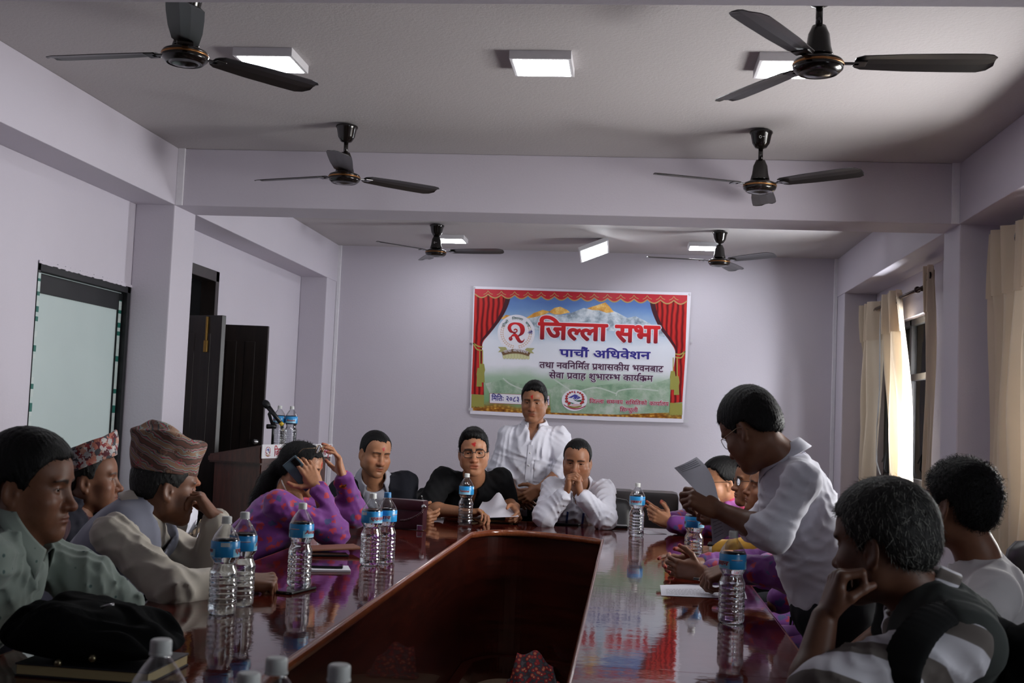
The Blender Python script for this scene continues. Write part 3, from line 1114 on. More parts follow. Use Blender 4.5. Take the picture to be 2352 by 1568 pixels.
btext('subject_lettering', 'सेवा प/वाह शुभारम~भ काय^क/म', (845, 958), (1845, 992), 54, M_PLUMTXT, 0.022, 0.0104, outline=M_EMBW, ob=0.045)
sheet('date_box', [(272, 1104), (575, 1115), (850, 1128), (852, 1222), (575, 1212), (272, 1200)], M_REDOFF, 0.0092)
sheet('date_box_panel', [(275, 1107), (575, 1118), (847, 1131), (847, 1218), (575, 1209), (275, 1197)], M_EMBW, 0.0096)
btext('date_lettering', 'िमितः २०८३', (290, 1172), (560, 1186), 44, M_BLUETXT, 0.025, 0.0104)
btext('date_lettering', 'त', (808, 1202), (840, 1203), 40, M_BLUETXT, 0.025, 0.0104)
btext('office_lettering', 'िजल~ला', (1236, 1198), (1372, 1202), 34, M_REDOFF, 0.02, 0.0104, outline=M_EMBW, ob=0.045)
btext('office_lettering', 'समन~वय', (1400, 1203), (1556, 1208), 34, M_REDOFF, 0.02, 0.0104, outline=M_EMBW, ob=0.045)
btext('office_lettering', 'सिमितको', (1582, 1211), (1788, 1217), 34, M_REDOFF, 0.02, 0.0104, outline=M_EMBW, ob=0.045)
btext('office_lettering', 'काया^लय', (1812, 1220), (1998, 1226), 34, M_REDOFF, 0.02, 0.0104, outline=M_EMBW, ob=0.045)
btext('office_lettering', 'िसन~धुली', (1528, 1280), (1700, 1285), 34, M_REDOFF, 0.02, 0.0104, outline=M_EMBW, ob=0.045)

# government emblem: flowers round a flag over a hill
M_FLOWER = flatmat('printed_emblem_red', (172, 50, 52))
M_FLAG = flatmat('printed_emblem_blue', (68, 68, 152))
M_HILL = flatmat('printed_emblem_green', (48, 92, 76))
M_LEAF = flatmat('printed_emblem_dark', (40, 60, 62))
M_OLIVE = flatmat('printed_emblem_olive', (142, 128, 66))
M_PINK = flatmat('printed_emblem_pink', (206, 172, 180))
M_SCROLL = flatmat('printed_emblem_scroll', (166, 46, 78))


def crest(parent, place, lift_dir, base):
    """place(x, y) maps the emblem view (about 2000 wide) to the room."""
    def pl_(name, pts, mat, lift):
        vs = [place(*p) + lift_dir * (base + lift) for p in pts]
        V_, F_ = [tuple(p) for p in vs], [list(range(len(vs)))]
        return obj(name, V_, F_, mat, parent, False)
    disc = pl_('crest', [(930 + 690 * math.cos(a), 680 + 580 * math.sin(a)) for a in np.linspace(0, 2 * PI, 40)[:-1]], M_EMBW, 0)
    parent = disc
    pl_('crest_flag', [(570, 540), (760, 450), (940, 355), (1050, 385), (1280, 550), (1060, 650), (900, 600), (750, 560)], M_FLAG, 0.0004)
    pl_('crest_flag_mark', [(780, 545), (900, 500), (920, 530), (800, 580)], M_EMBW, 0.0008)
    pl_('crest_flag_mark', [(1020, 570), (1070, 560), (1080, 590), (1040, 600)], M_EMBW, 0.0008)
    pl_('crest_flag_mark', [(1090, 500), (1130, 480), (1140, 510), (1100, 520)], M_EMBW, 0.0008)
    pl_('crest_hill', [(860, 610), (1050, 690), (1320, 650), (1300, 770), (1100, 760), (960, 710)], M_HILL, 0.0005)
    pl_('crest_hill', [(610, 740), (760, 800), (950, 850), (820, 880), (640, 820)], M_HILL, 0.0005)
    pl_('crest_hands', [(720, 900), (960, 880), (1220, 890), (1200, 960), (930, 1010), (760, 960)], M_PINK, 0.0005)
    pl_('crest_grain', [(560, 930), (760, 990), (940, 1020), (1140, 990), (1320, 940), (1330, 1010), (1130, 1090), (940, 1110), (750, 1090), (560, 1000)], M_OLIVE, 0.0007)
    up_ = [(340 + 1200 * t, 880 + 70 * t + 4 * 200 * t * (1 - t)) for t in np.linspace(0, 1, 16)]
    pl_('crest_scroll', up_ + [(x + (20 if x < 900 else -20), y + 62) for x, y in reversed(up_)], M_SCROLL, 0.0009)
    for fx_, fy_, r_ in ((810, 225, 50), (690, 265, 60), (580, 345, 62), (510, 455, 66), (500, 585, 76), (510, 735, 84), (640, 850, 84), (1115, 240, 50), (1235, 290, 60), (1345, 375, 64), (1390, 490, 68), (1400, 620, 78), (1370, 775, 84), (1280, 850, 66)):
        pl_('crest_flower', [(fx_ + r_ * 1.25 * math.cos(a) * (1 if k % 2 else 0.8), fy_ + r_ * 0.2 + r_ * math.sin(a) * (1 if k % 2 else 0.75)) for k, a in enumerate(np.linspace(0, 2 * PI, 13)[:-1])], M_LEAF, 0.0004)
        pl_('crest_flower', [(fx_ + r_ * math.cos(a), fy_ + r_ * 0.85 * math.sin(a)) for a in np.linspace(0, 2 * PI, 11)[:-1]], M_FLOWER, 0.0007)
    pl_('crest_pennant', [(900, 165), (1010, 225), (950, 235), (1020, 305), (900, 300)], M_SCROLL, 0.0006)
    return disc


crest(bn, lambda x, y: W(1280 + x / 23.52, 890 + y / 23.52, YW - 0.012), BN, 0.0095)
M_CLEARTAPE = plain('clear_tape', (196, 194, 200), 0.25)
for a, b in (((70, 1245), (110, 1270)), ((2140, 1362), (2190, 1388)), ((75, 592), (100, 612)), ((2205, 585), (2230, 610))):
    tag(sheet('tape_strip', [a, (b[0], a[1] + 2), b, (a[0], b[1])], M_CLEARTAPE, 0.0105, bn))
M_NAILW = plain('white_nail_washer', (215, 214, 220), 0.4)
for c_ in ((124, 84), (2200, 152)):
    MB().lathe([(0.0, 0.006), (0.011, 0.004), (0.012, 0)], bp(*c_) + BN * 0.008, 14, 0, BN).build('fixing_washer', M_NAILW, bn, True)
# ================================================================ conference table
ZT = 0.76


def wood(name, dark, light, scale=(3, 0.35, 3), rough=0.12, coat=0.0, nscale=9.0, ripple=0.0):
    m = MatB(name)
    v = m.coords(scale)
    g = m.noise(v, nscale, 6, 0.65)
    g2 = m.noise(v, nscale * 6, 4, 0.6)
    c1 = m.ramp(g, [(0.3, lin(*dark)), (0.72, lin(*light))])
    c = m.mix(m.ramp(g2, [(0.35, (0.0, 0.0, 0.0)), (0.75, (0.45, 0.45, 0.45))]), c1, lin(*[q * 0.7 for q in dark]))
    m.set(c, rough, 0, 0.5)
    if coat:
        m.b.inputs['Coat Weight'].default_value = coat
        m.b.inputs['Coat Roughness'].default_value = 0.03
    if ripple:
        rv = m.coords((3.5, 3.5, 3.5))
        bb = m.n('ShaderNodeBump')
        bb.inputs['Strength'].default_value = ripple
        bb.inputs['Distance'].default_value = 0.01
        m.l(m.noise(rv, 5.0, 3, 0.6), bb.inputs['Height'])
        m.l(bb.outputs[0], m.b.inputs['Normal'])
        if coat:
            m.l(bb.outputs[0], m.b.inputs['Coat Normal'])
    return m.m


M_TOP = wood('lacquered_mahogany_top', (52, 15, 12), (98, 34, 24), (3, 0.5, 3), 0.05, 0.0, 8.0, 0.03)
M_EDGE = wood('mahogany_edge', (112, 52, 30), (150, 84, 50), (2, 0.6, 2), 0.2, 0.5)
M_PANEL = wood('mahogany_panel', (30, 9, 6), (66, 22, 14), (0.6, 0.6, 6), 0.25, 0.4, 5.0)
tb = thing('conference_table', 'long ring-shaped lacquered mahogany conference table with an open middle', 'table', (-0.47, 3.9, 0))


def arcp(c, r, a0, a1, n=10):
    return [(c[0] + r * math.cos(math.radians(a)), c[1] + r * math.sin(math.radians(a))) for a in np.linspace(a0, a1, n)]


XL, XR, YN, YFAR = -1.42, 0.475, 0.75, 6.74
outer = [(XL, YN), (XR, YN)] + arcp((XR - 0.34, YFAR - 0.34), 0.34, 0, 90) + arcp((XL + 0.5, YFAR - 0.5), 0.5, 90, 180)
IXL, IXR, IYN = -0.785, -0.117, 1.62
inner = [(IXL, IYN), (IXR, IYN), (IXR, 5.94)] + [tuple(p) for p in curve_pts([(IXR, 5.945), (-0.20, 6.04), (-0.33, 6.12), (-0.50, 6.185), (-0.62, 6.19), (-0.69, 6.155), (-0.735, 6.09), (IXL, 5.97)], 28)[1:]]


def ring_section(name, ya, yb, sx):
    """The part of the ring top with ya < y < yb on the side given by sx (-1, +1, 0 both)."""
    bm = bmesh.new()
    ov = [bm.verts.new((x, y, ZT)) for x, y in outer]
    iv = [bm.verts.new((x, y, ZT)) for x, y in inner]
    es = [bm.edges.new((q[i], q[(i + 1) % len(q)])) for q in (ov, iv) for i in range(len(q))]
    bmesh.ops.triangle_fill(bm, use_beauty=True, use_dissolve=False, edges=es)
    for co, no in (((0, ya, 0), (0, -1, 0)), ((0, yb, 0), (0, 1, 0))):
        bmesh.ops.bisect_plane(bm, geom=bm.verts[:] + bm.edges[:] + bm.faces[:], plane_co=co, plane_no=no, clear_outer=True)
    if sx:
        xm = (IXL + IXR) / 2
        bmesh.ops.delete(bm, geom=[f for f in bm.faces if (f.calc_center_median().x - xm) * sx < 0], context='FACES')
    r = bmesh.ops.extrude_face_region(bm, geom=bm.faces[:])
    for v in [e for e in r['geom'] if isinstance(e, bmesh.types.BMVert)]:
        v.co.z -= 0.03
    bmesh.ops.recalc_face_normals(bm, faces=bm.faces[:])
    bm.verts.index_update()
    V_ = [tuple(q.co) for q in bm.verts]
    F_ = [[q.index for q in ff.verts] for ff in bm.faces]
    bm.free()
    return obj(name, V_, F_, M_TOP, tb, False)


g_ = 0.0012
for ya, yb, sx in ((YN - 1, IYN - g_ + 0.02, 0), (IYN + 0.02 + g_, 4.37 - g_, -1), (4.37 + g_, 5.95 - g_, -1), (IYN + 0.02 + g_, 2.9 - g_, 1), (2.9 + g_, 4.30 - g_, 1), (4.30 + g_, 5.935 - g_, 1), (5.935 + g_, 9, 1), (5.95 + g_, 9, -1)):
    ring_section('tabletop_section', ya, yb, sx)


def wall_strip(name, poly, off, z0, z1, th, mat, closed=True, round_=0):
    """A vertical band following poly, moved sideways by off (positive: into the ring wood), th thick."""
    P_ = np.array(poly, float)
    n = len(P_)
    nor = []
    for i in range(n):
        d0, d1 = P_[i] - P_[i - 1], P_[(i + 1) % n] - P_[i]
        d0, d1 = d0 / np.linalg.norm(d0), d1 / np.linalg.norm(d1)
        m_ = np.array([d0[1] + d1[1], -d0[0] - d1[0]])
        m_ = m_ / np.linalg.norm(m_)
        nor.append(m_ / max(0.5, m_ @ np.array([d0[1], -d0[0]])))
    nor = np.array(nor)
    a, b = P_ + nor * off, P_ + nor * (off + th)
    prof = [(a, z0), (a, z1), (b, z1), (b, z0)]
    if round_:
        prof = [(P_ + nor * (off + th * (0.5 - 0.5 * math.cos(q))), (z0 + z1) / 2 + (z1 - z0) / 2 * math.sin(q)) for q in np.linspace(0, 2 * PI, 13)[:-1]]
    vs = [(p[0], p[1], z) for ring, z in prof for p in ring]
    m = len(prof)
    fs = [(k * n + i, k * n + (i + 1) % n, ((k + 1) % m) * n + (i + 1) % n, ((k + 1) % m) * n + i) for k in range(m) for i in range(n)]
    return obj(name, vs, fs, mat, tb, bool(round_))


# inner is listed counter-clockwise: the outward normal points into the ring wood
wall_strip('inner_edge_trim', inner, -0.008, ZT - 0.032, ZT + 0.0015, 0.022, M_EDGE, True, 1)
wall_strip('inner_panel', inner, 0.018, 0.0, ZT - 0.03, 0.02, M_PANEL)
wall_strip('inner_plinth', inner, -0.035, 0.0, 0.11, 0.05, M_PANEL)
wall_strip('outer_edge_trim', outer, -0.014, ZT - 0.032, ZT + 0.001, 0.02, M_EDGE, True, 1)
wall_strip("outer_panel", outer, -0.16, 0.0, ZT - 0.03, 0.02, M_PANEL)

# ================================================================ podium
M_PODW = wood('podium_wood', (58, 26, 20), (92, 48, 38), (5, 5, 0.5), 0.35, 0.2)
PA, PE1, PE2 = V3(-2.29, 7.20, 0), V3(0.295, 0.955, 0), V3(0.955, -0.295, 0)     # front corner, along the front, out of the front
pod = thing('podium', 'tall dark wooden podium with a white name board along its top', 'podium', PA + PE1 * 0.41 - PE2 * 0.2)


def pod_block(name, s0, s1, f0, f1, z0, ztop_front, ztop_back, bev=0.008):
    bm = bmesh.new()
    q = []
    for s_ in (s0, s1):
        for f_, zz in ((f0, z0), (f1, z0), (f1, ztop_front), (f0, ztop_back)):
            q.append(bm.verts.new(PA + PE1 * s_ + PE2 * f_ + V3(0, 0, zz)))
    for f_ in ((0, 1, 2, 3), (7, 6, 5, 4), (0, 4, 5, 1), (1, 5, 6, 2), (2, 6, 7, 3), (3, 7, 4, 0)):
        bm.faces.new([q[i] for i in f_])
    bmesh.ops.recalc_face_normals(bm, faces=bm.faces[:])
    bmesh.ops.bevel(bm, geom=bm.edges[:], offset=bev, segments=2, affect='EDGES')
    return MB().bm(bm).build(name, M_PODW, pod)


pod_block('body', 0.03, 0.80, -0.38, -0.02, 0.0, 1.035, 0.99)
pod_block('top', 0.0, 0.83, -0.413, 0.0, 0.985, 1.112, 1.035, 0.012)
pod_block('plinth', 0.01, 0.82, -0.40, 0.0, 0.0, 0.09, 0.09)
M_SIGN = plain('white_sign_board', (224, 222, 226), 0.35)
PS0 = PA + PE2 * 0.006


def sp(u, z):
    return PS0 + PE1 * u + V3(0, 0, z)


q = [sp(0.0, 1.027), sp(0.83, 1.027), sp(0.83, 1.114), sp(0.0, 1.114)]
bk = [p - PE2 * 0.006 for p in q]
so = MB().add(q + bk, [(0, 1, 2, 3), (7, 6, 5, 4), (0, 4, 5, 1), (1, 5, 6, 2), (2, 6, 7, 3), (3, 7, 4, 0)]).build('name_board', M_SIGN, pod)
for s_, x0, x1 in (('िजल~ला', 0.13, 0.25), ('समन~वय', 0.27, 0.41), ('सिमितको', 0.43, 0.555), ('काया^लय', 0.575, 0.695), ('िसन~धुली', 0.715, 0.815)):
    text_flat('board_lettering', s_, sp(x0, 1.04), sp(x1, 1.04), 0.047, (0, 0, 1), M_REDOFF, so, 0.02, 0.0015)
crest(so, lambda x, y: sp(0.010 + x / 2000 * 0.105, 1.108 - (y - 80) / 1200 * 0.078), PE2, 0.001)

# microphone clipped on a short stand
M_BLACK = plain('black_plastic', (20, 20, 22), 0.35)
M_BLACKMET = plain('black_metal_mesh', (26, 27, 30), 0.45, 0.4, bump=0.3, bscale=900)
M_YELLOW = plain('yellow_band', (206, 172, 40), 0.4)
mY = 7.55
st = thing('microphone_stand', 'short black microphone stand on the podium top', 'microphone stand', W(625, 1010, mY))
zt_ = 1.09
bx = W(626, 1010, mY)
MB().lathe([(0.0, zt_ + 0.012), (0.05, zt_ + 0.01), (0.055, zt_), (0.0, zt_)][::-1], (bx[0], bx[1], 0), 24).build('base', M_BLACK, st, True)
MB().tube([(bx[0], bx[1], zt_ + 0.01), (bx[0], bx[1], W(626, 968, mY)[2])], 0.009, 10).build('pole', M_BLACK, st, True)
MB().tube([W(613, 979, mY), W(634, 979, mY)], 0.016, 10).build('clamp', M_BLACK, st, True)
MB().tube([W(626, 975, mY), W(618, 950, mY), W(622, 945, mY)], 0.011, 10).build('mic_clip', M_BLACK, st, True)
mic = thing('microphone', 'black handheld microphone with a yellow end, tilted in its stand on the podium', 'microphone', W(646, 972, mY))
a_, b_ = W(606, 921, mY), W(647, 974, mY)
d_ = nrm(b_ - a_)
MB().tube([a_ + d_ * 0.05, b_ - d_ * 0.01], [0.017, 0.0125], 16).build('handle', M_BLACK, mic, True)
MB().lathe([(0.0, -0.006), (0.014, -0.002), (0.023, 0.012), (0.025, 0.03), (0.021, 0.045), (0.017, 0.052)], a_, 18, 0, d_).build('mesh_head', M_BLACKMET, mic, True)
MB().tube([b_ - d_ * 0.012, b_ + d_ * 0.008], [0.0145, 0.0135], 16).build('end_band', M_YELLOW, mic, True)

# ================================================================ chairs and sofas
M_LEATHER = MatB('black_leather')
lv = M_LEATHER.coords()
M_LEATHER.set(M_LEATHER.mix(M_LEATHER.noise(lv, 8), lin(26, 25, 27), lin(38, 36, 38)), 0.38, 0, 0.5)
M_LEATHER.bump(M_LEATHER.noise(lv, 240, 4), 0.15, 0.001)
M_LEATHER = M_LEATHER.m
M_LEATHERB = plain('dark_brown_leather', (44, 36, 38), 0.36, bump=0.15, bscale=220, var=0.15, scale=6)
M_CHROME = plain('chrome', (190, 190, 194), 0.12, 1.0)


def rotz(a):
    c, s = math.cos(a), math.sin(a)
    return np.array([[c, -s, 0], [s, c, 0], [0, 0, 1.0]])


def make_chair():
    """Office armchair facing +y about the origin: cushion seat, bowed padded back, sled frame of steel tube."""
    t = thing('office_chair', '', 'chair', (0, 0, 0))
    mb = MB()
    mb.box((-0.24, -0.23, 0.40), (0.24, 0.24, 0.48), 0.035)
    autosmooth(mb.build('seat', M_LEATHER, t), 40)
    vs, fs = [], []
    nx, nz = 9, 11
    for side in (0, 1):
        for j in range(nz):
            for i in range(nx):
                u, w = i / (nx - 1) * 2 - 1, j / (nz - 1)
                hw = 0.235 * (1 - 0.10 * w ** 3) * min(1, (1 - max(0, (w - 0.9) / 0.1) ** 2 * 0.12))
                puff = 0.03 * (1 - abs(u) ** 4) * (1 - abs(2 * w - 1) ** 6)
                y = -0.22 - 0.09 * w + 0.05 * u * u + (puff + 0.008 if side else -puff * 0.4 - 0.03)
                z = 0.50 + 0.36 * w + 0.015 * (1 - u * u) * w
                vs.append((u * hw, y, z))
    n1 = nx * nz
    for j in range(nz - 1):
        for i in range(nx - 1):
            q = (j * nx + i, j * nx + i + 1, (j + 1) * nx + i + 1, (j + 1) * nx + i)
            fs.append(q)
            fs.append(tuple(n1 + z for z in reversed(q)))
    loop = [i for i in range(nx)] + [j * nx + nx - 1 for j in range(1, nz)] + [(nz - 1) * nx + i for i in range(nx - 2, -1, -1)] + [j * nx for j in range(nz - 2, 0, -1)]
    for i in range(len(loop)):
        a, b = loop[i], loop[(i + 1) % len(loop)]
        fs.append((b, a, a + n1, b + n1))
    o = obj('backrest', vs, fs, M_LEATHER, t, True)
    for s in (-1, 1):
        x = 0.26 * s
        MB().tube([(x, 0.24, 0.012), (x, -0.24, 0.012), (x, -0.26, 0.03), (x, -0.20, 0.42), (x * 0.97, -0.25, 0.62)], 0.012, 8).build('leg', M_CHROME, t, True)
        MB().tube([(x, 0.24, 0.012), (x, 0.255, 0.03), (x, 0.22, 0.40), (x, 0.20, 0.62), (x, 0.15, 0.655), (x, -0.1, 0.655), (x * 0.97, -0.24, 0.62)], 0.012, 8).build('arm_frame', M_CHROME, t, True)
        MB().box((x - 0.025, -0.12, 0.655), (x + 0.025, 0.17, 0.685), 0.012).build('armrest', M_LEATHER, t, True)
    MB().tube([(-0.26, -0.1, 0.405), (0.26, -0.1, 0.405)], 0.011, 8).build('cross_bar', M_CHROME, t, True)
    return t


_chair0 = make_chair()
_chair_used = [False]


def chair(x, y, face, label):
    """face: the horizontal direction the sitter looks (degrees, 0 = +x)."""
    c = _chair0 if not _chair_used[0] else copy_tree(_chair0)
    _chair_used[0] = True
    c.location = (x, y, 0)
    c.rotation_euler = (0, 0, math.radians(face - 90))
    c['label'] = label
    c['group'] = 'black leather chairs around the table'
    return c


def sofa(x0, x1, y, label, ncush):
    t = thing('sofa', label, 'sofa', ((x0 + x1) / 2, y, 0), 'dark leather sofas behind the table')
    MB().box((x0, y - 0.35, 0.06), (x1, y + 0.40, 0.30), 0.03).build('base', M_LEATHERB, t)
    w = (x1 - x0) / ncush
    for k in range(ncush):
        a = x0 + k * w
        autosmooth(MB().box((a + 0.006, y - 0.36, 0.30), (a + w - 0.006, y + 0.2, 0.45), 0.04).build('seat_cushion', M_LEATHERB, t))
        autosmooth(MB().box((a + 0.006, y + 0.14, 0.42), (a + w - 0.006, y + 0.34, 0.845), 0.045).build('back_cushion', M_LEATHERB, t))
    for xx in (x0 + 0.05, x1 - 0.1):
        for yy in (y - 0.3, y + 0.3):
            MB().box((xx, yy, 0), (xx + 0.05, yy + 0.05, 0.06)).build('leg', M_CHROME, t)
    return t


SY = 9.0
a0 = W(1366, 1118, SY)[0]
a1 = W(1560, 1118, SY)[0]
sofa(a0, a1, SY - 0.3, 'dark leather sofa behind the man with clasped hands', 2)
a2 = W(1567, 1118, SY)[0]
sofa(a2, a2 + 1.1, SY - 0.3, 'dark leather sofa against the curtain side, behind the women in purple', 2)

# ================================================================ curtains
mcu = MatB('cream_curtain_cloth')
cv = mcu.coords((1, 1, 1))
cc = mcu.mix(mcu.noise(cv, 3.0), lin(204, 188, 166), lin(220, 204, 182))
mcu.set(cc, 0.75, 0, 0.25)
mcu.bump(mcu.noise(cv, 350, 3), 0.2, 0.001)
trl = mcu.n('ShaderNodeBsdfTranslucent')
mcu.l(cc, trl.inputs[0])
mxs = mcu.n('ShaderNodeMixShader')
mxs.inputs[0].default_value = 0.28
mcu.l(mcu.b.outputs[0], mxs.inputs[1]).l(trl.outputs[0], mxs.inputs[2]).l(mxs.outputs[0], mcu.out.inputs[0])
M_CURTAIN = mcu.m
M_ROD = plain('dark_bronze_rod', (52, 36, 32), 0.3, 0.5)


def curtain(label, x, ya, yb, zt_, zb_, waves, amp, ya2=None, yb2=None, seed=0, band=0.30):
    """Hung on eyelets along y at the plane x; ya2..yb2 is where the hem ends up."""
    rnd = random.Random(seed)
    ya2 = ya if ya2 is None else ya2
    yb2 = yb if yb2 is None else yb2
    t = thing('curtain', label, 'curtain', (x, (ya + yb) / 2, zb_), 'cream eyelet curtains')
    ph = rnd.random() * 6

    def cloth(z0, z1, off, nz, extra, inflate):
        nu = waves * 14
        vs, fs = [], []
        for j in range(nz + 1):
            s = j / nz
            z = z1 + (z0 - z1) * s
            g = min(max((zt_ - z) / (zt_ - zb_), 0), 1)
            for i in range(nu + 1):
                u = i / nu
                y = (ya + (yb - ya) * u) * (1 - g) + (ya2 + (yb2 - ya2) * u) * g
                w = math.sin(2 * PI * waves * u + ph + 0.5 * g * math.sin(5 * u + ph)) + 0.25 * math.sin(2 * PI * waves * u * 2.3 + 1.7 * g * 3)
                xx = x + amp * w * (0.85 + 0.3 * g) * (1 + inflate) + off + 0.012 * math.sin(4 * z + 9 * u)
                vs.append((xx, y + 0.012 * math.sin(7 * z + ph) * g, z))
        for j in range(nz):
            for i in range(nu):
                a = j * (nu + 1) + i
                fs.append((a, a + 1, a + nu + 2, a + nu + 1))
        return vs, fs
    v, f = cloth(zb_, zt_, 0, 26, 0, 0)
    obj('cloth', v, f, M_CURTAIN, t, True)
    v, f = cloth(zt_ - band, zt_ + 0.03, -0.007, 8, 0, 0.06)
    obj('heading_band', v, f, M_CURTAIN, t, True)
    eb = MB()
    for k in range(waves):
        u = (k + 0.5) / waves
        y = ya + (yb - ya) * u
        eb.tube([(x - 0.012 + 0.0 * a, y + 0.026 * math.cos(a), zt_ - 0.045 + 0.026 * math.sin(a)) for a in np.linspace(0, 2 * PI, 17)[:-1]], 0.007, 6, 0, True)
    eb.build('eyelet_rings', M_ROD, t, True)
    return t


XC = 2.06
rodA = thing('curtain_rod', 'dark bronze curtain rod over the far window', 'curtain rod', (XC, 9.7, 2.41))
MB().tube([(XC, 8.55, 2.405), (XC, 10.85, 2.405)], 0.0125, 12).build('pole', M_ROD, rodA, True)
for yy in (8.55, 10.85):
    MB().lathe([(0.0, 0.03), (0.02, 0.026), (0.03, 0.0), (0.02, -0.026), (0.0, -0.03)], (XC, yy, 2.405), 14, 0, (0, 1, 0)).build('finial', M_ROD, rodA, True)
for yy in (8.83, 10.82):
    br = MB()
    br.box((XW - 0.012, yy - 0.025, 2.36), (XW, yy + 0.025, 2.45), 0.003)
    br.tube([(XW, yy, 2.405), (XC, yy, 2.405)], 0.01, 8)
    br.lathe([(0.022, -0.012), (0.026, 0.0), (0.022, 0.012)], (XC, yy, 2.405), 14, 0, (0, 1, 0))
    br.build('bracket', M_ROD, rodA, True)
curtain('narrow cream curtain bunch at the end-wall side of the far window', XC, 10.25, 10.78, 2.44, 0.3, 3, 0.05, 10.3, 10.95, 1)
curtain('bright gathered cream curtain in the middle of the far window', XC, 9.38, 9.80, 2.44, 0.3, 3, 0.05, 8.85, 9.25, 2)
curtain('thin strip of cream curtain by the column at the far window', XC - 0.01, 8.36, 8.50, 2.5, 0.3, 2, 0.02, 8.32, 8.42, 3)
rodB = thing('curtain_rod', 'dark curtain rod over the middle window', 'curtain rod', (XC, 5.6, 2.41))
MB().tube([(XC, 4.2, 2.435), (XC, 6.92, 2.435)], 0.0125, 12).build('pole', M_ROD, rodB, True)
for yy in (4.4, 6.86):
    br = MB()
    br.box((XW - 0.012, yy - 0.025, 2.39), (XW, yy + 0.025, 2.48), 0.003)
    br.tube([(XW, yy, 2.435), (XC, yy, 2.435)], 0.01, 8)
    br.build('bracket', M_ROD, rodB, True)
curtain('wide cream curtain gathered at the edge of the frame beside the column', XC - 0.03, 5.9, 6.86, 2.47, 0.25, 6, 0.05, 5.85, 6.9, 5, 0.34)
curtain('cream curtain bunched at the near end of the middle window', XC - 0.03, 4.2, 4.45, 2.47, 0.25, 3, 0.05, 4.2, 4.45, 6, 0.34)
# loose wires hanging by the far window
M_WIRE = plain('white_wire', (200, 198, 196), 0.5)
wb_ = thing('loose_wires', 'loose white wires hanging beside the bright gathered curtain', 'wires', (XW - 0.03, 9.9, 1.0))
for k, (pts) in enumerate(([(2024, 703), (2021, 760), (2020, 900), (2014, 980), (2013, 1060), (2022, 1090)], [(2026, 1060), (2034, 1040), (2030, 1075), (2036, 1085)])):
    MB().tube([WX(px, py, XW - 0.06) for px, py in pts], 0.006, 6).build('wire', M_WIRE if k == 0 else M_BLACK, wb_, True)
# ================================================================ water bottles
mp_ = MatB('clear_bottle_plastic')
tr = mp_.n('ShaderNodeBsdfTransparent')
tr.inputs[0].default_value = (0.94, 0.955, 0.965, 1)
gl = mp_.n('ShaderNodeBsdfGlossy', i_Roughness=0.04)
ly = mp_.n('ShaderNodeLayerWeight', i_Blend=0.35)
mr = mp_.n('ShaderNodeMapRange')
mr.inputs[3].default_value = 0.05
mr.inputs[4].default_value = 0.75
ms = mp_.n('ShaderNodeMixShader')
mp_.l(ly.outputs['Facing'], mr.inputs[0]).l(mr.outputs[0], ms.inputs[0]).l(tr.outputs[0], ms.inputs[1]).l(gl.outputs[0], ms.inputs[2]).l(ms.outputs[0], mp_.out.inputs[0])
M_PET = mp_.m
mw_ = MatB('drinking_water')
mw_.set((0.96, 0.98, 1.0, 1), 0.0, 0, 0.5)
mw_.b.inputs['Transmission Weight'].default_value = 1.0
mw_.b.inputs['IOR'].default_value = 1.33
M_WATER = mw_.m
M_CAPW = plain('white_bottle_cap', (212, 214, 212), 0.4)
M_CAPB = plain('blue_bottle_cap', (50, 124, 180), 0.4)
M_LABEL = plain('blue_bottle_label', (44, 150, 216), 0.3, var=0.12, scale=25)
M_LABEL2 = plain('pale_blue_label_panel', (130, 200, 232), 0.3, var=0.15, scale=40)
M_LABELW = plain('white_label_patch', (206, 216, 222), 0.4)
M_LABELR = plain('crimson_label_ink', (146, 24, 58), 0.4)
BH = 0.276


def bottle_profile():
    p = [(0.0, 0.006), (0.022, 0.004), (0.033, 0.0), (0.038, 0.004), (0.0405, 0.013)]
    z = 0.02
    while z < 0.108:
        p += [(0.0405, z), (0.0405, z + 0.006), (0.0385, z + 0.009), (0.0385, z + 0.010), (0.0405, z + 0.0125)]
        z += 0.0147
    p += [(0.0405, 0.112), (0.039, 0.122), (0.033, 0.135), (0.0315, 0.142), (0.033, 0.149), (0.039, 0.158), (0.0398, 0.162), (0.0398, 0.208), (0.039, 0.211), (0.033, 0.224), (0.0225, 0.240), (0.0142, 0.251), (0.0125, 0.254), (0.0125, 0.262)]
    return p


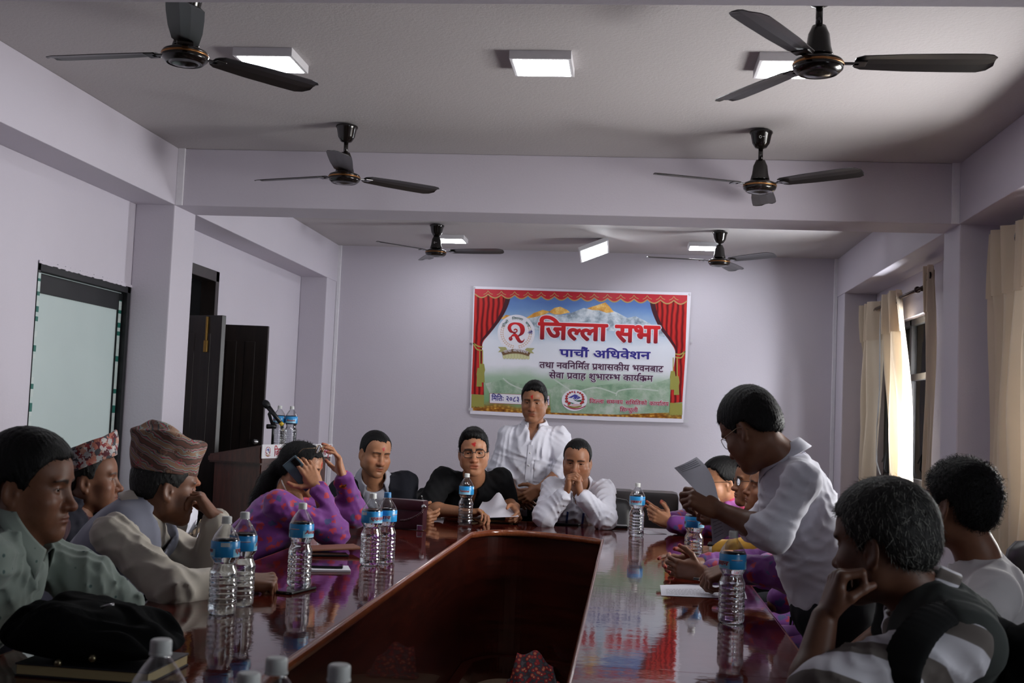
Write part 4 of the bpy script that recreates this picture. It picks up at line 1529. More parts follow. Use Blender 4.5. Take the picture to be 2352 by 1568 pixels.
def make_bottle(capmat, seed=0):
    t = thing('water_bottle', '', 'bottle', (0, 0, 0))
    prof = bottle_profile()
    seg = 40
    vs, fs = [], []
    n = len(prof)
    for r, z in prof:
        for j in range(seg):
            a = 2 * PI * j / seg
            rr = r
            if 0.015 < z < 0.115:
                rr = r - 0.0008 * (math.cos(6 * a + 9 * z * 20) + 1)
            vs.append((rr * math.cos(a), rr * math.sin(a), z))
    for i in range(n - 1):
        for j in range(seg):
            k = (j + 1) % seg
            fs.append((i * seg + j, i * seg + k, (i + 1) * seg + k, (i + 1) * seg + j))
    obj('bottle_body', vs, fs, M_PET, t, True)
    wp = [(r * 0.965, z + 0.0012) for r, z in prof if z < 0.212] + [(0.0365, 0.2135), (0.0, 0.2135)]
    MB().lathe(wp, (0, 0, 0), 40).build('water', M_WATER, t, True)
    cap = MB()
    cp = [(0.0, BH), (0.0118, BH), (0.0138, BH - 0.0018), (0.0142, BH - 0.004), (0.0142, 0.2585), (0.0150, 0.2580), (0.0150, 0.2555), (0.0126, 0.2550)]
    cap.lathe(cp, (0, 0, 0), 36)
    autosmooth(cap.build('cap', capmat, t), 40)
    lb = MB()
    lb.lathe([(0.0404, 0.163), (0.0408, 0.1635), (0.0408, 0.207), (0.0404, 0.2075)], (0, 0, 0), 48)
    lb.f = [q for q in lb.f if len(q) == 4]
    lb.m = [0] * len(lb.f)
    lo = lb.build('label', M_LABEL, t, True)

    def patch(name, a0, a1, z0, z1, r, mat):
        vs, fs = [], []
        k = 12
        for i in range(k + 1):
            a = math.radians(a0 + (a1 - a0) * i / k)
            vs += [(r * math.cos(a), r * math.sin(a), z0), (r * math.cos(a), r * math.sin(a), z1)]
        for i in range(k):
            fs.append((2 * i, 2 * i + 2, 2 * i + 3, 2 * i + 1))
        return obj(name, vs, fs, mat, lo, True)

    def wrap(name, s, a0, a1, z, h, mat, r, slant=0.15, bold=0.03):
        v, f, wd = layout(s, bold)
        a = np.radians(a0 + (v[:, 0] + slant * v[:, 1]) / wd * (a1 - a0))
        zz = z + v[:, 1] / 0.622 * h
        rr = r + stack_lift(v, f, bold)[:, 0]
        return obj(name, np.stack([rr * np.cos(a), rr * np.sin(a), zz], axis=1), f, mat, lo, False)
    for k, a in enumerate((-90, 90)):
        patch('label_panel', a - 52, a + 52, 0.1636, 0.186, 0.0410, M_LABEL2)
        if k == 0:
            wrap('label_lettering_edge', 'Avone', a - 42, a + 38, 0.1765, 0.011, M_LABELW, 0.04115, 0.15, 0.08)
            wrap('label_lettering', 'Avone', a - 42, a + 38, 0.1765, 0.011, M_LABELR, 0.0418)
        else:
            wrap('label_lettering_edge', 'एक~वान', a - 44, a + 44, 0.1745, 0.011, M_LABELW, 0.04115, 0.15, 0.08)
            wrap('label_lettering', 'एक~वान', a - 44, a + 44, 0.1745, 0.011, M_LABELR, 0.0418)
        patch('label_strip', a - 45, a + 45, 0.1645, 0.1665, 0.0411, M_LABELW)
    patch('price_patch', -14, 22, 0.193, 0.2045, 0.0411, M_LABELW)
    patch('red_line', 150, 200, 0.1895, 0.191, 0.0411, M_LABELR)
    patch('white_line', 150, 200, 0.191, 0.1925, 0.0411, M_LABELW)
    return t


_bw, _bb = make_bottle(M_CAPW), make_bottle(M_CAPB)
_bottles = [False]


def bottle(x, y, z, rot, label, blue=False):
    """rot: which way the Latin lettering faces, degrees about the bottle (0 = towards -y)."""
    if blue:
        c = _bb
    elif not _bottles[0]:
        c = _bw
        _bottles[0] = True
    else:
        c = copy_tree(_bw)
    c.location = (float(x), float(y), z)
    c.rotation_euler = (0, 0, math.radians(rot))
    c['label'] = label
    c['group'] = 'water bottles with blue labels'
    return c


def on_table(px, py):
    return WZ(px, py, ZT)


for px, py, rot, lab in (
        (509, 1409, -75, 'water bottle on the table nearer of the pair beside the cream sleeve'),
        (551, 1389, 120, 'water bottle just behind another one beside the cream sleeve'),
        (686, 1345, 75, 'half-drunk looking water bottle standing behind the black phone on the table'),
        (849, 1297, -130, 'white-capped water bottle behind the blue-capped one'),
        (1068, 1204, -10, 'water bottle in front of the man in black'),
        (1461, 1231, 165, 'water bottle standing alone near the table corner before the sofa'),
        (1592, 1300, 70, 'water bottle under the paper held by the standing reader'),
        (1679, 1429, 110, 'water bottle on the near end of the printed sheet')):
    p = on_table(px, py)
    bottle(p[0], p[1], ZT, rot, lab)
p = on_table(883, 1292)
bottle(p[0], p[1], ZT, 165, 'blue-capped water bottle in front of the maroon case', True)
for (px, py, Y), rot, lab in (((371, 1467, 1.50), 10, 'close water bottle in front of the black bag, its blue label just showing'),
                              ((636, 1509, 1.37), 40, 'white cap of the close bottle nearest the table edge line'),
                              ((572, 1544, 1.30), 90, 'white cap of the lowest close bottle, cut off by the frame'),
                              ((780, 1525, 1.37), 200, 'white cap of the close bottle standing apart from the rest')):
    q = WZ(px, py, ZT + BH)
    bottle(q[0], q[1], ZT, rot, lab)
for px, rot, lab in ((639, -20, 'water bottle on the podium behind the microphone'), (667, 10, 'water bottle on the podium clear of the microphone')):
    q = W(px, 1012, 7.66)
    bottle(q[0], q[1], 1.086, rot, lab)

# ================================================================ things lying on the table
M_PHONE = plain('black_phone_glass', (12, 12, 14), 0.1)
M_PHONESIDE = plain('black_phone_frame', (30, 30, 32), 0.3, 0.6)
M_PAPER = plain('white_paper', (214, 212, 222), 0.7, var=0.03)
M_PAGES = MatB('cream_page_edges')
pv = M_PAGES.coords((1, 1, 60))
M_PAGES.set(M_PAGES.mix(M_PAGES.noise(pv, 30), lin(150, 132, 92), lin(190, 172, 128)), 0.7)
M_PAGES = M_PAGES.m
M_INK = plain('grey_print_ink', (70, 68, 84), 0.6)
M_BROWNCASE = plain('tan_leather_case', (122, 78, 58), 0.5, bump=0.2)
M_MAROON = plain('maroon_leather', (58, 24, 32), 0.35, bump=0.2, bscale=260, var=0.15, scale=12)
M_BAGCLOTH = plain('black_bag_fabric', (11, 12, 13), 0.9, 0.0, 0.12, bump=0.4, bscale=500, var=0.2, scale=8)
M_BOOKCOVER = plain('dark_book_cover', (26, 26, 32), 0.4)


def slab(mb, c, sx, sy, h, ang, bev, z0=0.0, mi=0):
    R = rotz(ang)
    return mb.box((-sx / 2, -sy / 2, z0), (sx / 2, sy / 2, z0 + h), bev, mi, R, c)


def phone(px, py, ang, label, ports=False, z=ZT, size=(0.076, 0.16)):
    p = WZ(px, py, z)
    c = V3(p[0], p[1], z + 0.0005)
    t = thing('mobile_phone', label, 'phone', c)
    slab(MB(), c, size[0], size[1], 0.0085, ang, 0.004).build('case', M_PHONESIDE, t)
    slab(MB(), c, size[0] - 0.006, size[1] - 0.006, 0.0006, ang, 0.0002, 0.0084).build('screen', M_PHONE, t)
    if ports:
        R = rotz(ang)
        mb = MB()
        f = lambda x, z_: c + R @ V3(x, -size[1] / 2 - 0.0002, z_)
        mb.tube([f(-0.022 + 0.0028 * math.cos(a), 0.0043 + 0.0022 * math.sin(a)) for a in np.linspace(0, 2 * PI, 13)[:-1]], 0.0004, 5, 0, True)
        mb.tube([f(-0.005, 0.0022), f(0.005, 0.0022), f(0.005, 0.0064), f(-0.005, 0.0064)], 0.0004, 5, 0, True)
        for k in range(5):
            mb.box(f(0.014 + 0.003 * k, 0.0037) - 0.0008, f(0.014 + 0.003 * k, 0.0037) + 0.0008)
        mb.build('ports', M_CHROME, t)
    return t


phone(676, 1357, math.radians(-14), 'black phone lying face up on the table in front of a water bottle', True)
phone(1300, 1204, math.radians(80), 'dark phone on the table in front of the man with clasped hands')
# white notebook with a black phone on it
p = on_table(746, 1308)
nb = thing('notebook', 'thin white notebook on the table with a black phone lying on it', 'notebook', (p[0], p[1], ZT))
slab(MB(), V3(p[0], p[1], ZT + 0.0005), 0.13, 0.18, 0.006, math.radians(-72), 0.001).build('pages', M_PAPER, nb)
slab(MB(), V3(p[0], p[1], ZT + 0.0066), 0.132, 0.182, 0.0012, math.radians(-72), 0.0005).build('cover', M_PAPER, nb)
phone(738, 1302, math.radians(-78), 'black phone lying on the thin white notebook', False, ZT + 0.0082)
# tan case on a dark phone
phone(752, 1276, math.radians(-68), 'dark phone under the tan leather case', False, ZT, (0.08, 0.165))
p = on_table(752, 1268)
tc_ = thing('tan_case', 'tan leather tablet case lying tilted on a dark phone', 'case', (p[0], p[1], ZT))
Rt = rotz(math.radians(-62))
tl_ = MB()
tl_.box((-0.07, -0.13, 0), (0.07, 0.13, 0.009), 0.004)
tv_ = np.array(tl_.v)
ca, sa_ = math.cos(0.035), math.sin(0.035)
tv_ = tv_ @ np.array([[1, 0, 0], [0, ca, -sa_], [0, sa_, ca]]).T
tl_.v = [tuple(Rt @ q + V3(p[0], p[1], ZT + 0.0145)) for q in tv_]
tl_.build('cover', M_BROWNCASE, tc_)
lb_ = MB()
for k in (-0.03, 0.0):
    lb_.lathe([(0.0, 0.0), (0.007, 0.0), (0.007, 0.0015), (0.0, 0.0018)], Rt @ V3(-0.045, -0.1 + k, 0.0) + V3(p[0], p[1], ZT + 0.020), 14)
lb_.build('camera_lens', M_PHONE, tc_)
# maroon case standing by the man in the suit
p = on_table(932, 1215)
mcx, mcy = p[0], p[1]
mc_ = thing('maroon_case', 'maroon leather document case standing on the table before the man in the dark suit', 'case', (mcx, mcy, ZT))
Rm = rotz(math.radians(-14))
body = MB()
body.box((-0.12, -0.028, 0.002), (0.105, 0.028, 0.148), 0.012, 0, Rm, (mcx, mcy, ZT))
autosmooth(body.build('body', M_MAROON, mc_), 45)
flap = MB()
flap.box((-0.122, -0.034, 0.10), (0.107, 0.03, 0.152), 0.008, 0, Rm, (mcx, mcy, ZT))
autosmooth(flap.build('flap', M_MAROON, mc_), 45)
lp = [Rm @ V3(0.115 + 0.015 * math.sin(q), -0.038 - 0.012 * math.cos(3 * q), 0.115 - 0.09 * (q / PI)) + V3(mcx, mcy, ZT) for q in np.linspace(0, PI, 14)]
lp = [Rm @ V3(*q) + V3(mcx, mcy, ZT) for q in ((0.11, -0.035, 0.12), (0.105, -0.045, 0.095), (0.08, -0.05, 0.075), (0.05, -0.048, 0.06), (0.02, -0.044, 0.05), (-0.02, -0.04, 0.045))]
bd = MB()
for i in range(len(lp) - 1):
    for t_ in np.linspace(0, 1, 5)[:-1]:
        q = lp[i] + (lp[i + 1] - lp[i]) * t_
        bd.lathe([(0, -0.006), (0.007, -0.003), (0.007, 0.003), (0, 0.006)], q, 8, 0, lp[i + 1] - lp[i])
bd.build('braided_strap', M_MAROON, mc_, True)
MB().lathe([(0.0, -0.008), (0.012, -0.006), (0.014, 0.0), (0.012, 0.006), (0.0, 0.008)], Rm @ V3(0.11, -0.036, 0.122) + V3(mcx, mcy, ZT), 16, 0, Rm[:, 1]).build('clasp', M_CHROME, mc_, True)
MB().box((0.075, -0.033, 0.002), (0.106, -0.024, 0.03), 0.003, 0, Rm, (mcx, mcy, ZT)).build('metal_corner', M_CHROME, mc_)
# small white block of notes beside it
p = on_table(961, 1214)
nt = thing('notepad', 'small white notepad beside the maroon case', 'notepad', (p[0], p[1], ZT))
slab(MB(), V3(p[0] - 0.02, p[1] + 0.03, ZT + 0.0005), 0.07, 0.10, 0.009, 0.3, 0.001).build('pages', M_PAPER, nt)
slab(MB(), V3(p[0] - 0.02, p[1] + 0.03, ZT + 0.0098), 0.072, 0.102, 0.007, 0.3, 0.001).build('cover_pages', M_PAPER, nt)
# hardback diary under the papers of the man in black
p = on_table(1128, 1199)
dy = thing('diary', 'cream-edged dark diary under the papers of the man in black', 'book', (p[0], p[1], ZT))
Rd = math.radians(-4)
slab(MB(), V3(p[0], p[1] + 0.05, ZT + 0.0005), 0.22, 0.15, 0.003, Rd, 0.001).build('back_cover', M_BOOKCOVER, dy)
slab(MB(), V3(p[0], p[1] + 0.05, ZT + 0.0035), 0.215, 0.146, 0.013, Rd, 0.001).build('pages', M_PAGES, dy)
slab(MB(), V3(p[0], p[1] + 0.05, ZT + 0.0166), 0.22, 0.15, 0.003, Rd, 0.001).build('front_cover', M_BOOKCOVER, dy)
DIARY = p
# flat dark folder and paper near the table corner
p = on_table(1418, 1211)
slab(MB(), V3(p[0], p[1], ZT + 0.0005), 0.15, 0.11, 0.012, 0.05, 0.004)
fo = thing('dark_folder', 'flat black folder beside the water bottle near the table corner', 'folder', (p[0], p[1], ZT))
slab(MB(), V3(p[0], p[1], ZT + 0.0005), 0.11, 0.09, 0.014, 0.05, 0.004).build('cover', M_BLACK, fo)
p = on_table(1488, 1222)
ps = MB()
slab(ps, V3(p[0], p[1], ZT + 0.0005), 0.12, 0.2, 0.001, 0.5, 0)
tag(ps.build('paper_sheet', M_PAPER, None, origin=(p[0], p[1], ZT)), 'blank white sheet under the clasped hands at the table corner', 'paper')


def printed_sheet(name, label, corners, rows, cols, lift=0.0009, curl=None, group=None):
    """A sheet of paper through four room points (near-left, near-right, far-right, far-left) with printed lines."""
    a, b, c, d = [np.asarray(q, float) for q in corners]
    t = thing(name, label, 'paper', (a + b + c + d) / 4, group)
    nu, nv = 14, 14
    vs, fs = [], []

    def P(u, v):
        q = a * (1 - u) * (1 - v) + b * u * (1 - v) + c * u * v + d * (1 - u) * v
        return q + (curl(u, v) if curl else 0)
    nn_ = nrm(np.cross(b - a, d - a))
    for off in (0, -0.0006):
        for j in range(nv + 1):
            for i in range(nu + 1):
                vs.append(P(i / nu, j / nv) + nn_ * off)
    m = (nu + 1) * (nv + 1)
    for j in range(nv):
        for i in range(nu):
            q = j * (nu + 1) + i
            fs.append((q, q + 1, q + nu + 2, q + nu + 1))
            fs.append((m + q, m + q + nu + 1, m + q + nu + 2, m + q + 1))
    obj('sheet', vs, fs, M_PAPER, t, True)
    rnd = random.Random(len(label))
    mb = MB()
    for r in rows:
        v = r
        u = cols[0]
        while u < cols[1]:
            w = 0.015 + 0.03 * rnd.random()
            for sd_ in (1,):
                mb.quad(P(u, v) + nn_ * lift, P(u + w, v) + nn_ * lift, P(u + w, v + 0.016) + nn_ * lift, P(u, v + 0.016) + nn_ * lift)
            u += w + 0.012
    if rows:
        mb.build('printed_text', M_INK, t)
    return t


q = [on_table(1519, 1368), on_table(1716, 1376), on_table(1706, 1338), on_table(1516, 1344)]
q = [p_ + V3(0, 0, 0.0015) for p_ in q]
printed_sheet('printed_sheet', 'printed table sheet lying beneath the pen hand on the table', q, list(np.linspace(0.12, 0.55, 5)), (0.06, 0.8))
# black bag on a thick book
p = on_table(160, 1566)
bgx, bgy = p[0], p[1]
bk_ = thing('thick_book', 'thick book with yellowed page edges under the black bag', 'book', (bgx, bgy + 0.12, ZT))
cb = V3(bgx + 0.02, bgy + 0.12, ZT)
slab(MB(), cb, 0.30, 0.21, 0.004, -0.03, 0.001, 0.0005).build('back_cover', M_BOOKCOVER, bk_)
slab(MB(), cb, 0.295, 0.205, 0.020, -0.03, 0.001, 0.0045).build('pages', M_PAGES, bk_)
slab(MB(), cb, 0.30, 0.21, 0.004, -0.03, 0.001, 0.0246).build('front_cover', M_BOOKCOVER, bk_)
bag = thing('black_bag', 'limp black cloth bag with two metal studs lying on the thick book', 'bag', (bgx, bgy + 0.12, ZT + 0.029))
M_STUD = plain('dull_brass_stud', (150, 140, 112), 0.3, 0.9)


def bag_blob():
    nu, nv = 64, 40
    vs, fs = [], []
    rs = np.random.RandomState(4)
    for j in range(nv + 1):
        ph = PI * j / nv
        for i in range(nu):
            th = 2 * PI * i / nu
            sgnp = lambda v, e: math.copysign(abs(v) ** e, v)
            x = 0.192 * sgnp(math.cos(th), 0.62) * math.sin(ph) ** 0.7
            y = 0.125 * sgnp(math.sin(th), 0.7) * math.sin(ph) ** 0.7
            s_ = (1 + math.cos(ph)) / 2
            top = 0.125 - 0.35 * max(0, abs(x + 0.01) - 0.10) - 0.10 * max(0, x)
            z = top * s_ ** 0.9
            w = 0.010 * math.sin(21 * x + 14 * y + 3 * math.sin(17 * y)) + 0.009 * math.sin(33 * y - 12 * x + 2 * math.sin(25 * x)) + 0.006 * math.sin(60 * x + 8 * math.sin(30 * y))
            k = math.sin(ph)
            z += w * k * s_ * 1.4
            x += 0.5 * w * k
            y -= 0.6 * w * k
            vs.append((bgx + x, bgy + 0.10 + y, ZT + 0.0295 + max(z, 0)))
    for j in range(nv):
        for i in range(nu):
            a, b = j * nu + i, j * nu + (i + 1) % nu
            fs.append((a, a + nu, b + nu, b))
    return vs, fs


v_, f_ = bag_blob()
obj('bag_body', v_, f_, M_BAGCLOTH, bag, True)
for px, py in ((133, 1522), (212, 1511)):
    q = W(px, py, bgy - 0.012)
    MB().lathe([(0.0, 0.006), (0.006, 0.0045), (0.0085, 0.0), (0.0, -0.004)], q, 16, 0, (0, -1, 0.2)).build('metal_stud', M_STUD, bag, True)
for a, b in (((102, 1447), (137, 1461)), ((232, 1395), (262, 1388))):
    Yb = bgy + (-0.004 if a[0] < 200 else 0.03)
    qa, qb = W(a[0], a[1], Yb), W(b[0], b[1], Yb)
    MB().tube([qa, (qa + qb) / 2 + V3(0, -0.004, 0.002), qb], [0.003, 0.0025, 0.0035], 8).build('zip_pull', M_STEEL, bag, True)
# crumpled clear wrapper at the edge of the picture
q = W(28, 1556, 1.75)
wr = MB()
rs = np.random.RandomState(2)
bm = bmesh.new()
bmesh.ops.create_icosphere(bm, subdivisions=3, radius=1.0)
for v in bm.verts:
    k = 1 + 0.25 * math.sin(5 * v.co.x + 7 * v.co.y) * math.sin(6 * v.co.z + 3 * v.co.x)
    v.co = Vector((v.co.x * 0.035 * k + q[0], v.co.y * 0.03 * k + q[1], max(-0.020, v.co.z * 0.022 * k) + ZT + 0.0205))
wr.bm(bm)
tag(wr.build('plastic_wrapper', M_PET, None, False, origin=(q[0], q[1], ZT)), 'crumpled clear plastic wrapper near the thick book', 'wrapper')

# ================================================================ patterned cap lying in the open middle of the table
mt_ = MatB('red_patterned_cloth')
cv = mt_.coords((1, 1, 1))
vo = mt_.n('ShaderNodeTexVoronoi')
vo.inputs['Scale'].default_value = 46.0
mt_.l(cv, vo.inputs['Vector'])
ring_ = mt_.ramp(vo.outputs['Distance'], [(0.0, lin(196, 70, 44)), (0.16, lin(206, 150, 110)), (0.26, lin(150, 30, 38)), (0.48, lin(120, 22, 34)), (0.52, lin(60, 56, 64)), (0.75, lin(90, 84, 92))], 'CONSTANT')
mt_.set(ring_, 0.75)
M_REDCLOTH = mt_.m
q = WZ(1255, 1552, 0.0)
capc = V3(-0.44, 6.035, 0)
cp_ = thing('folded_cap', 'red patterned cloth cap lying folded on the floor inside the table ring', 'cap', capc)


def folded_cap():
    nu, nv = 26, 12
    vs, fs = [], []
    for side in (0, 1):
        for j in range(nv + 1):
            for i in range(nu + 1):
                u, v = i / nu * 2 - 1, j / nv
                x = 0.125 * u * (1 - 0.25 * v)
                h = (0.115 + 0.05 * math.exp(-((u - 0.05) / 0.45) ** 2) - 0.03 * u) * v
                y = (0.055 - 0.045 * v ** 1.3) * (1 - u * u * 0.55) * (-1 if side == 0 else 1)
                y += 0.006 * math.sin(9 * u + 5 * v) * (1 if side else -1) + 0.05 * v
                vs.append(V3(x, y, h + 0.004) + capc)
    n1 = (nu + 1) * (nv + 1)
    for side in (0, 1):
        for j in range(nv):
            for i in range(nu):
                a = side * n1 + j * (nu + 1) + i
                fs.append((a, a + 1, a + nu + 2, a + nu + 1))
    for i in range(nu):
        a = nv * (nu + 1) + i
        fs.append((a, a + 1, a + 1 + n1, a + n1))
    for j in range(nv):
        for i in (0, nu):
            a = j * (nu + 1) + i
            fs.append((a, a + nu + 1, a + nu + 1 + n1, a + n1))
    return vs, fs


v_, f_ = folded_cap()
obj('crown', v_, f_, M_REDCLOTH, cp_, True)
br_ = [(capc + V3(0.128 * math.cos(a) + 0.0, 0.06 * math.sin(a) - 0.005, 0.012 + 0.006 * math.sin(3 * a))) for a in np.linspace(0, 2 * PI, 41)[:-1]]
MB().tube(br_, 0.011, 8, 0, True).build('turned_brim', M_REDCLOTH, cp_, True)
# ================================================================ people: smooth solid modelling
class Field:
    """A solid made of smoothly blended rounded shapes, turned into one continuous surface."""

    def __init__(self):
        self.p = []

    def add(self, fn, lo, hi, k, op='u'):
        self.p.append((fn, np.asarray(lo, float), np.asarray(hi, float), k, op))
        return self

    def rc(self, a, b, r1, r2=None, k=0.02, op='u', flat=None):
        a, b = np.asarray(a, float), np.asarray(b, float)
        r2 = r1 if r2 is None else r2
        ab = b - a
        L2 = max(ab @ ab, 1e-12)
        rm = max(r1, r2)
        if flat is None:
            def fn(X, Y, Z):
                t = np.clip(((X - a[0]) * ab[0] + (Y - a[1]) * ab[1] + (Z - a[2]) * ab[2]) / L2, 0, 1)
                return np.sqrt((X - a[0] - t * ab[0]) ** 2 + (Y - a[1] - t * ab[1]) ** 2 + (Z - a[2] - t * ab[2]) ** 2) - (r1 + (r2 - r1) * t)
            pad = rm
        else:
            nd, q = nrm(flat[0]), flat[1]       # q > 1 widens along nd

            def fn(X, Y, Z):
                t = np.clip(((X - a[0]) * ab[0] + (Y - a[1]) * ab[1] + (Z - a[2]) * ab[2]) / L2, 0, 1)
                dx, dy, dz = X - a[0] - t * ab[0], Y - a[1] - t * ab[1], Z - a[2] - t * ab[2]
                s = (dx * nd[0] + dy * nd[1] + dz * nd[2]) * (1 / q - 1)
                return np.sqrt((dx + s * nd[0]) ** 2 + (dy + s * nd[1]) ** 2 + (dz + s * nd[2]) ** 2) - (r1 + (r2 - r1) * t)
            pad = rm * max(q, 1)
        return self.add(fn, np.minimum(a, b) - pad, np.maximum(a, b) + pad, k, op)

    def ell(self, c, r, R=None, k=0.02, op='u'):
        c, r = np.asarray(c, float), np.asarray(r, float)
        R = np.eye(3) if R is None else np.asarray(R, float)

        def fn(X, Y, Z):
            x, y, z = X - c[0], Y - c[1], Z - c[2]
            l = [(x * R[0, i] + y * R[1, i] + z * R[2, i]) / r[i] for i in range(3)]
            k0 = np.sqrt(l[0] ** 2 + l[1] ** 2 + l[2] ** 2)
            k1 = np.sqrt((l[0] / r[0]) ** 2 + (l[1] / r[1]) ** 2 + (l[2] / r[2]) ** 2)
            return k0 * (k0 - 1) / np.maximum(k1, 1e-6)
        ext = np.sqrt((R ** 2) @ (r ** 2))
        return self.add(fn, c - ext, c + ext, k, op)

    def chain(self, pts, rs, k=0.02, op='u', flat=None):
        for i in range(len(pts) - 1):
            self.rc(pts[i], pts[i + 1], rs[i], rs[i + 1], k, op, flat)
        return self

    def mesh(self, h, disp=None, dmax=0.0):
        us = [q for q in self.p if q[4] == 'u']
        lo = np.min([q[1] for q in us], axis=0) - 3 * h - dmax
        hi = np.max([q[2] for q in us], axis=0) + 3 * h + dmax
        n = np.ceil((hi - lo) / h).astype(int) + 1
        ax = [lo[i] + h * np.arange(n[i]) for i in range(3)]
        vol = np.full(n, 0.2, dtype=np.float32)
        for fn, l, u, k, op in self.p:
            m = k + 4 * h + dmax
            i0 = np.maximum(0, np.floor((l - m - lo) / h).astype(int))
            i1 = np.minimum(n, np.ceil((u + m - lo) / h).astype(int) + 1)
            if np.any(i1 <= i0):
                continue
            sl = tuple(slice(i0[i], i1[i]) for i in range(3))
            X = ax[0][sl[0]][:, None, None]
            Y = ax[1][sl[1]][None, :, None]
            Z = ax[2][sl[2]][None, None, :]
            d = fn(X, Y, Z)
            a = vol[sl]
            if op == 'u':
                hh = np.maximum(k - np.abs(a - d), 0) / max(k, 1e-9)
                vol[sl] = np.minimum(a, d) - hh * hh * k * 0.25
            elif op == 's':
                d = -d
                hh = np.maximum(k - np.abs(a - d), 0) / max(k, 1e-9)
                vol[sl] = np.maximum(a, d) + hh * hh * k * 0.25
            else:
                hh = np.maximum(k - np.abs(a - d), 0) / max(k, 1e-9)
                vol[sl] = np.maximum(a, d) + hh * hh * k * 0.25
        if disp is not None:
            idx = np.nonzero(np.abs(vol) < dmax + 3 * h)
            vol[idx] += disp(ax[0][idx[0]], ax[1][idx[1]], ax[2][idx[2]])
        return surface_net(vol, lo, h)


def surface_net(vol, lo, h):
    ins = vol < 0
    c = [ins[i:ins.shape[0] - 1 + i, j:ins.shape[1] - 1 + j, k:ins.shape[2] - 1 + k] for i in (0, 1) for j in (0, 1) for k in (0, 1)]
    allin, anyin = c[0].copy(), c[0].copy()
    for q in c[1:]:
        allin &= q
        anyin |= q
    act = anyin & ~allin
    I, J, K = np.nonzero(act)
    idm = np.full(act.shape, -1, dtype=np.int64)
    idm[I, J, K] = np.arange(len(I))
    val = {}
    for i in (0, 1):
        for j in (0, 1):
            for k in (0, 1):
                val[i, j, k] = vol[I + i, J + j, K + k].astype(np.float64)
    acc = np.zeros((len(I), 3))
    cnt = np.zeros(len(I))
    edges = []
    for i in (0, 1):
        for j in (0, 1):
            edges += [((0, i, j), (1, i, j), 0), ((i, 0, j), (i, 1, j), 1), ((i, j, 0), (i, j, 1), 2)]
    for a, b, axn in edges:
        va, vb = val[a], val[b]
        m = (va < 0) != (vb < 0)
        t = np.where(m, va / np.where(m, va - vb, 1), 0)
        p = np.array(a, float)[None, :].repeat(len(I), 0)
        p[:, axn] = t
        acc[m] += p[m]
        cnt[m] += 1
    V = (np.stack([I, J, K], 1) + acc / np.maximum(cnt, 1)[:, None]) * h + lo
    F = []
    for axn in range(3):
        s0 = [slice(None)] * 3
        s1 = [slice(None)] * 3
        s0[axn], s1[axn] = slice(0, -1), slice(1, None)
        A, B = ins[tuple(s0)], ins[tuple(s1)]
        e = np.nonzero(A != B)
        o1, o2 = [q for q in range(3) if q != axn]
        ok = (e[o1] > 0) & (e[o2] > 0) & (e[o1] < idm.shape[o1]) & (e[o2] < idm.shape[o2]) & (e[axn] < idm.shape[axn])
        e = [q[ok] for q in e]
        q4 = []
        for d1, d2 in ((-1, -1), (0, -1), (0, 0), (-1, 0)):
            ee = [q.copy() for q in e]
            ee[o1] = ee[o1] + d1
            ee[o2] = ee[o2] + d2
            q4.append(idm[tuple(ee)])
        q4 = np.stack(q4, 1)
        flip = A[tuple(e)]
        if axn == 1:
            flip = ~flip
        q4[~flip] = q4[~flip][:, ::-1]
        F.append(q4[(q4 >= 0).all(1)])
    return V, np.concatenate(F)


def vnormals(V, F):
    n = np.zeros_like(V)
    a, b, c, d = (V[F[:, i]] for i in range(4))
    fn = np.cross(c - a, d - b)
    for i in range(4):
        np.add.at(n, F[:, i], fn)
    return n / np.maximum(np.linalg.norm(n, axis=1), 1e-12)[:, None]


def folds(amp, wl, seed, dirs=None):
    """Soft cloth creases: warped ridges."""
    rs = np.random.RandomState(seed)
    par = []
    for i in range(5):
        d = rs.randn(3) if dirs is None else np.asarray(dirs[i % len(dirs)], float) + 0.35 * rs.randn(3)
        e = rs.randn(3)
        par.append((d / np.linalg.norm(d) * 2 * PI / (wl * (0.7 + 0.8 * rs.rand())), e / np.linalg.norm(e) * 2 * PI / (wl * 2.2), rs.rand() * 6, rs.rand() * 6))

    def fn(x, y, z):
        s = 0
        for d, e, p, q in par:
            w = np.sin(e[0] * x + e[1] * y + e[2] * z + q)
            v = np.sin(d[0] * x + d[1] * y + d[2] * z + p + 2.2 * w)
            s = s + (1 - 2 * np.abs(v) ** 0.8) * (0.5 + 0.5 * w) ** 1.5
        return -amp * s / 2.2
    return fn


def frame_of(yaw, pitch=0.0, roll=0.0):
    """Head or body axes as columns (its right, forward, up). yaw 0 looks to +y and grows towards +x; pitch > 0 looks up; roll > 0 tips the crown to its right."""
    y, p, r = map(math.radians, (yaw, pitch, roll))
    f = V3(math.sin(y) * math.cos(p), math.cos(y) * math.cos(p), math.sin(p))
    rt = V3(math.cos(y), -math.sin(y), 0)
    up = np.cross(rt, f)
    r2 = rt * math.cos(r) - up * math.sin(r)
    u2 = rt * math.sin(r) + up * math.cos(r)
    return np.stack([r2, f, u2], axis=1)


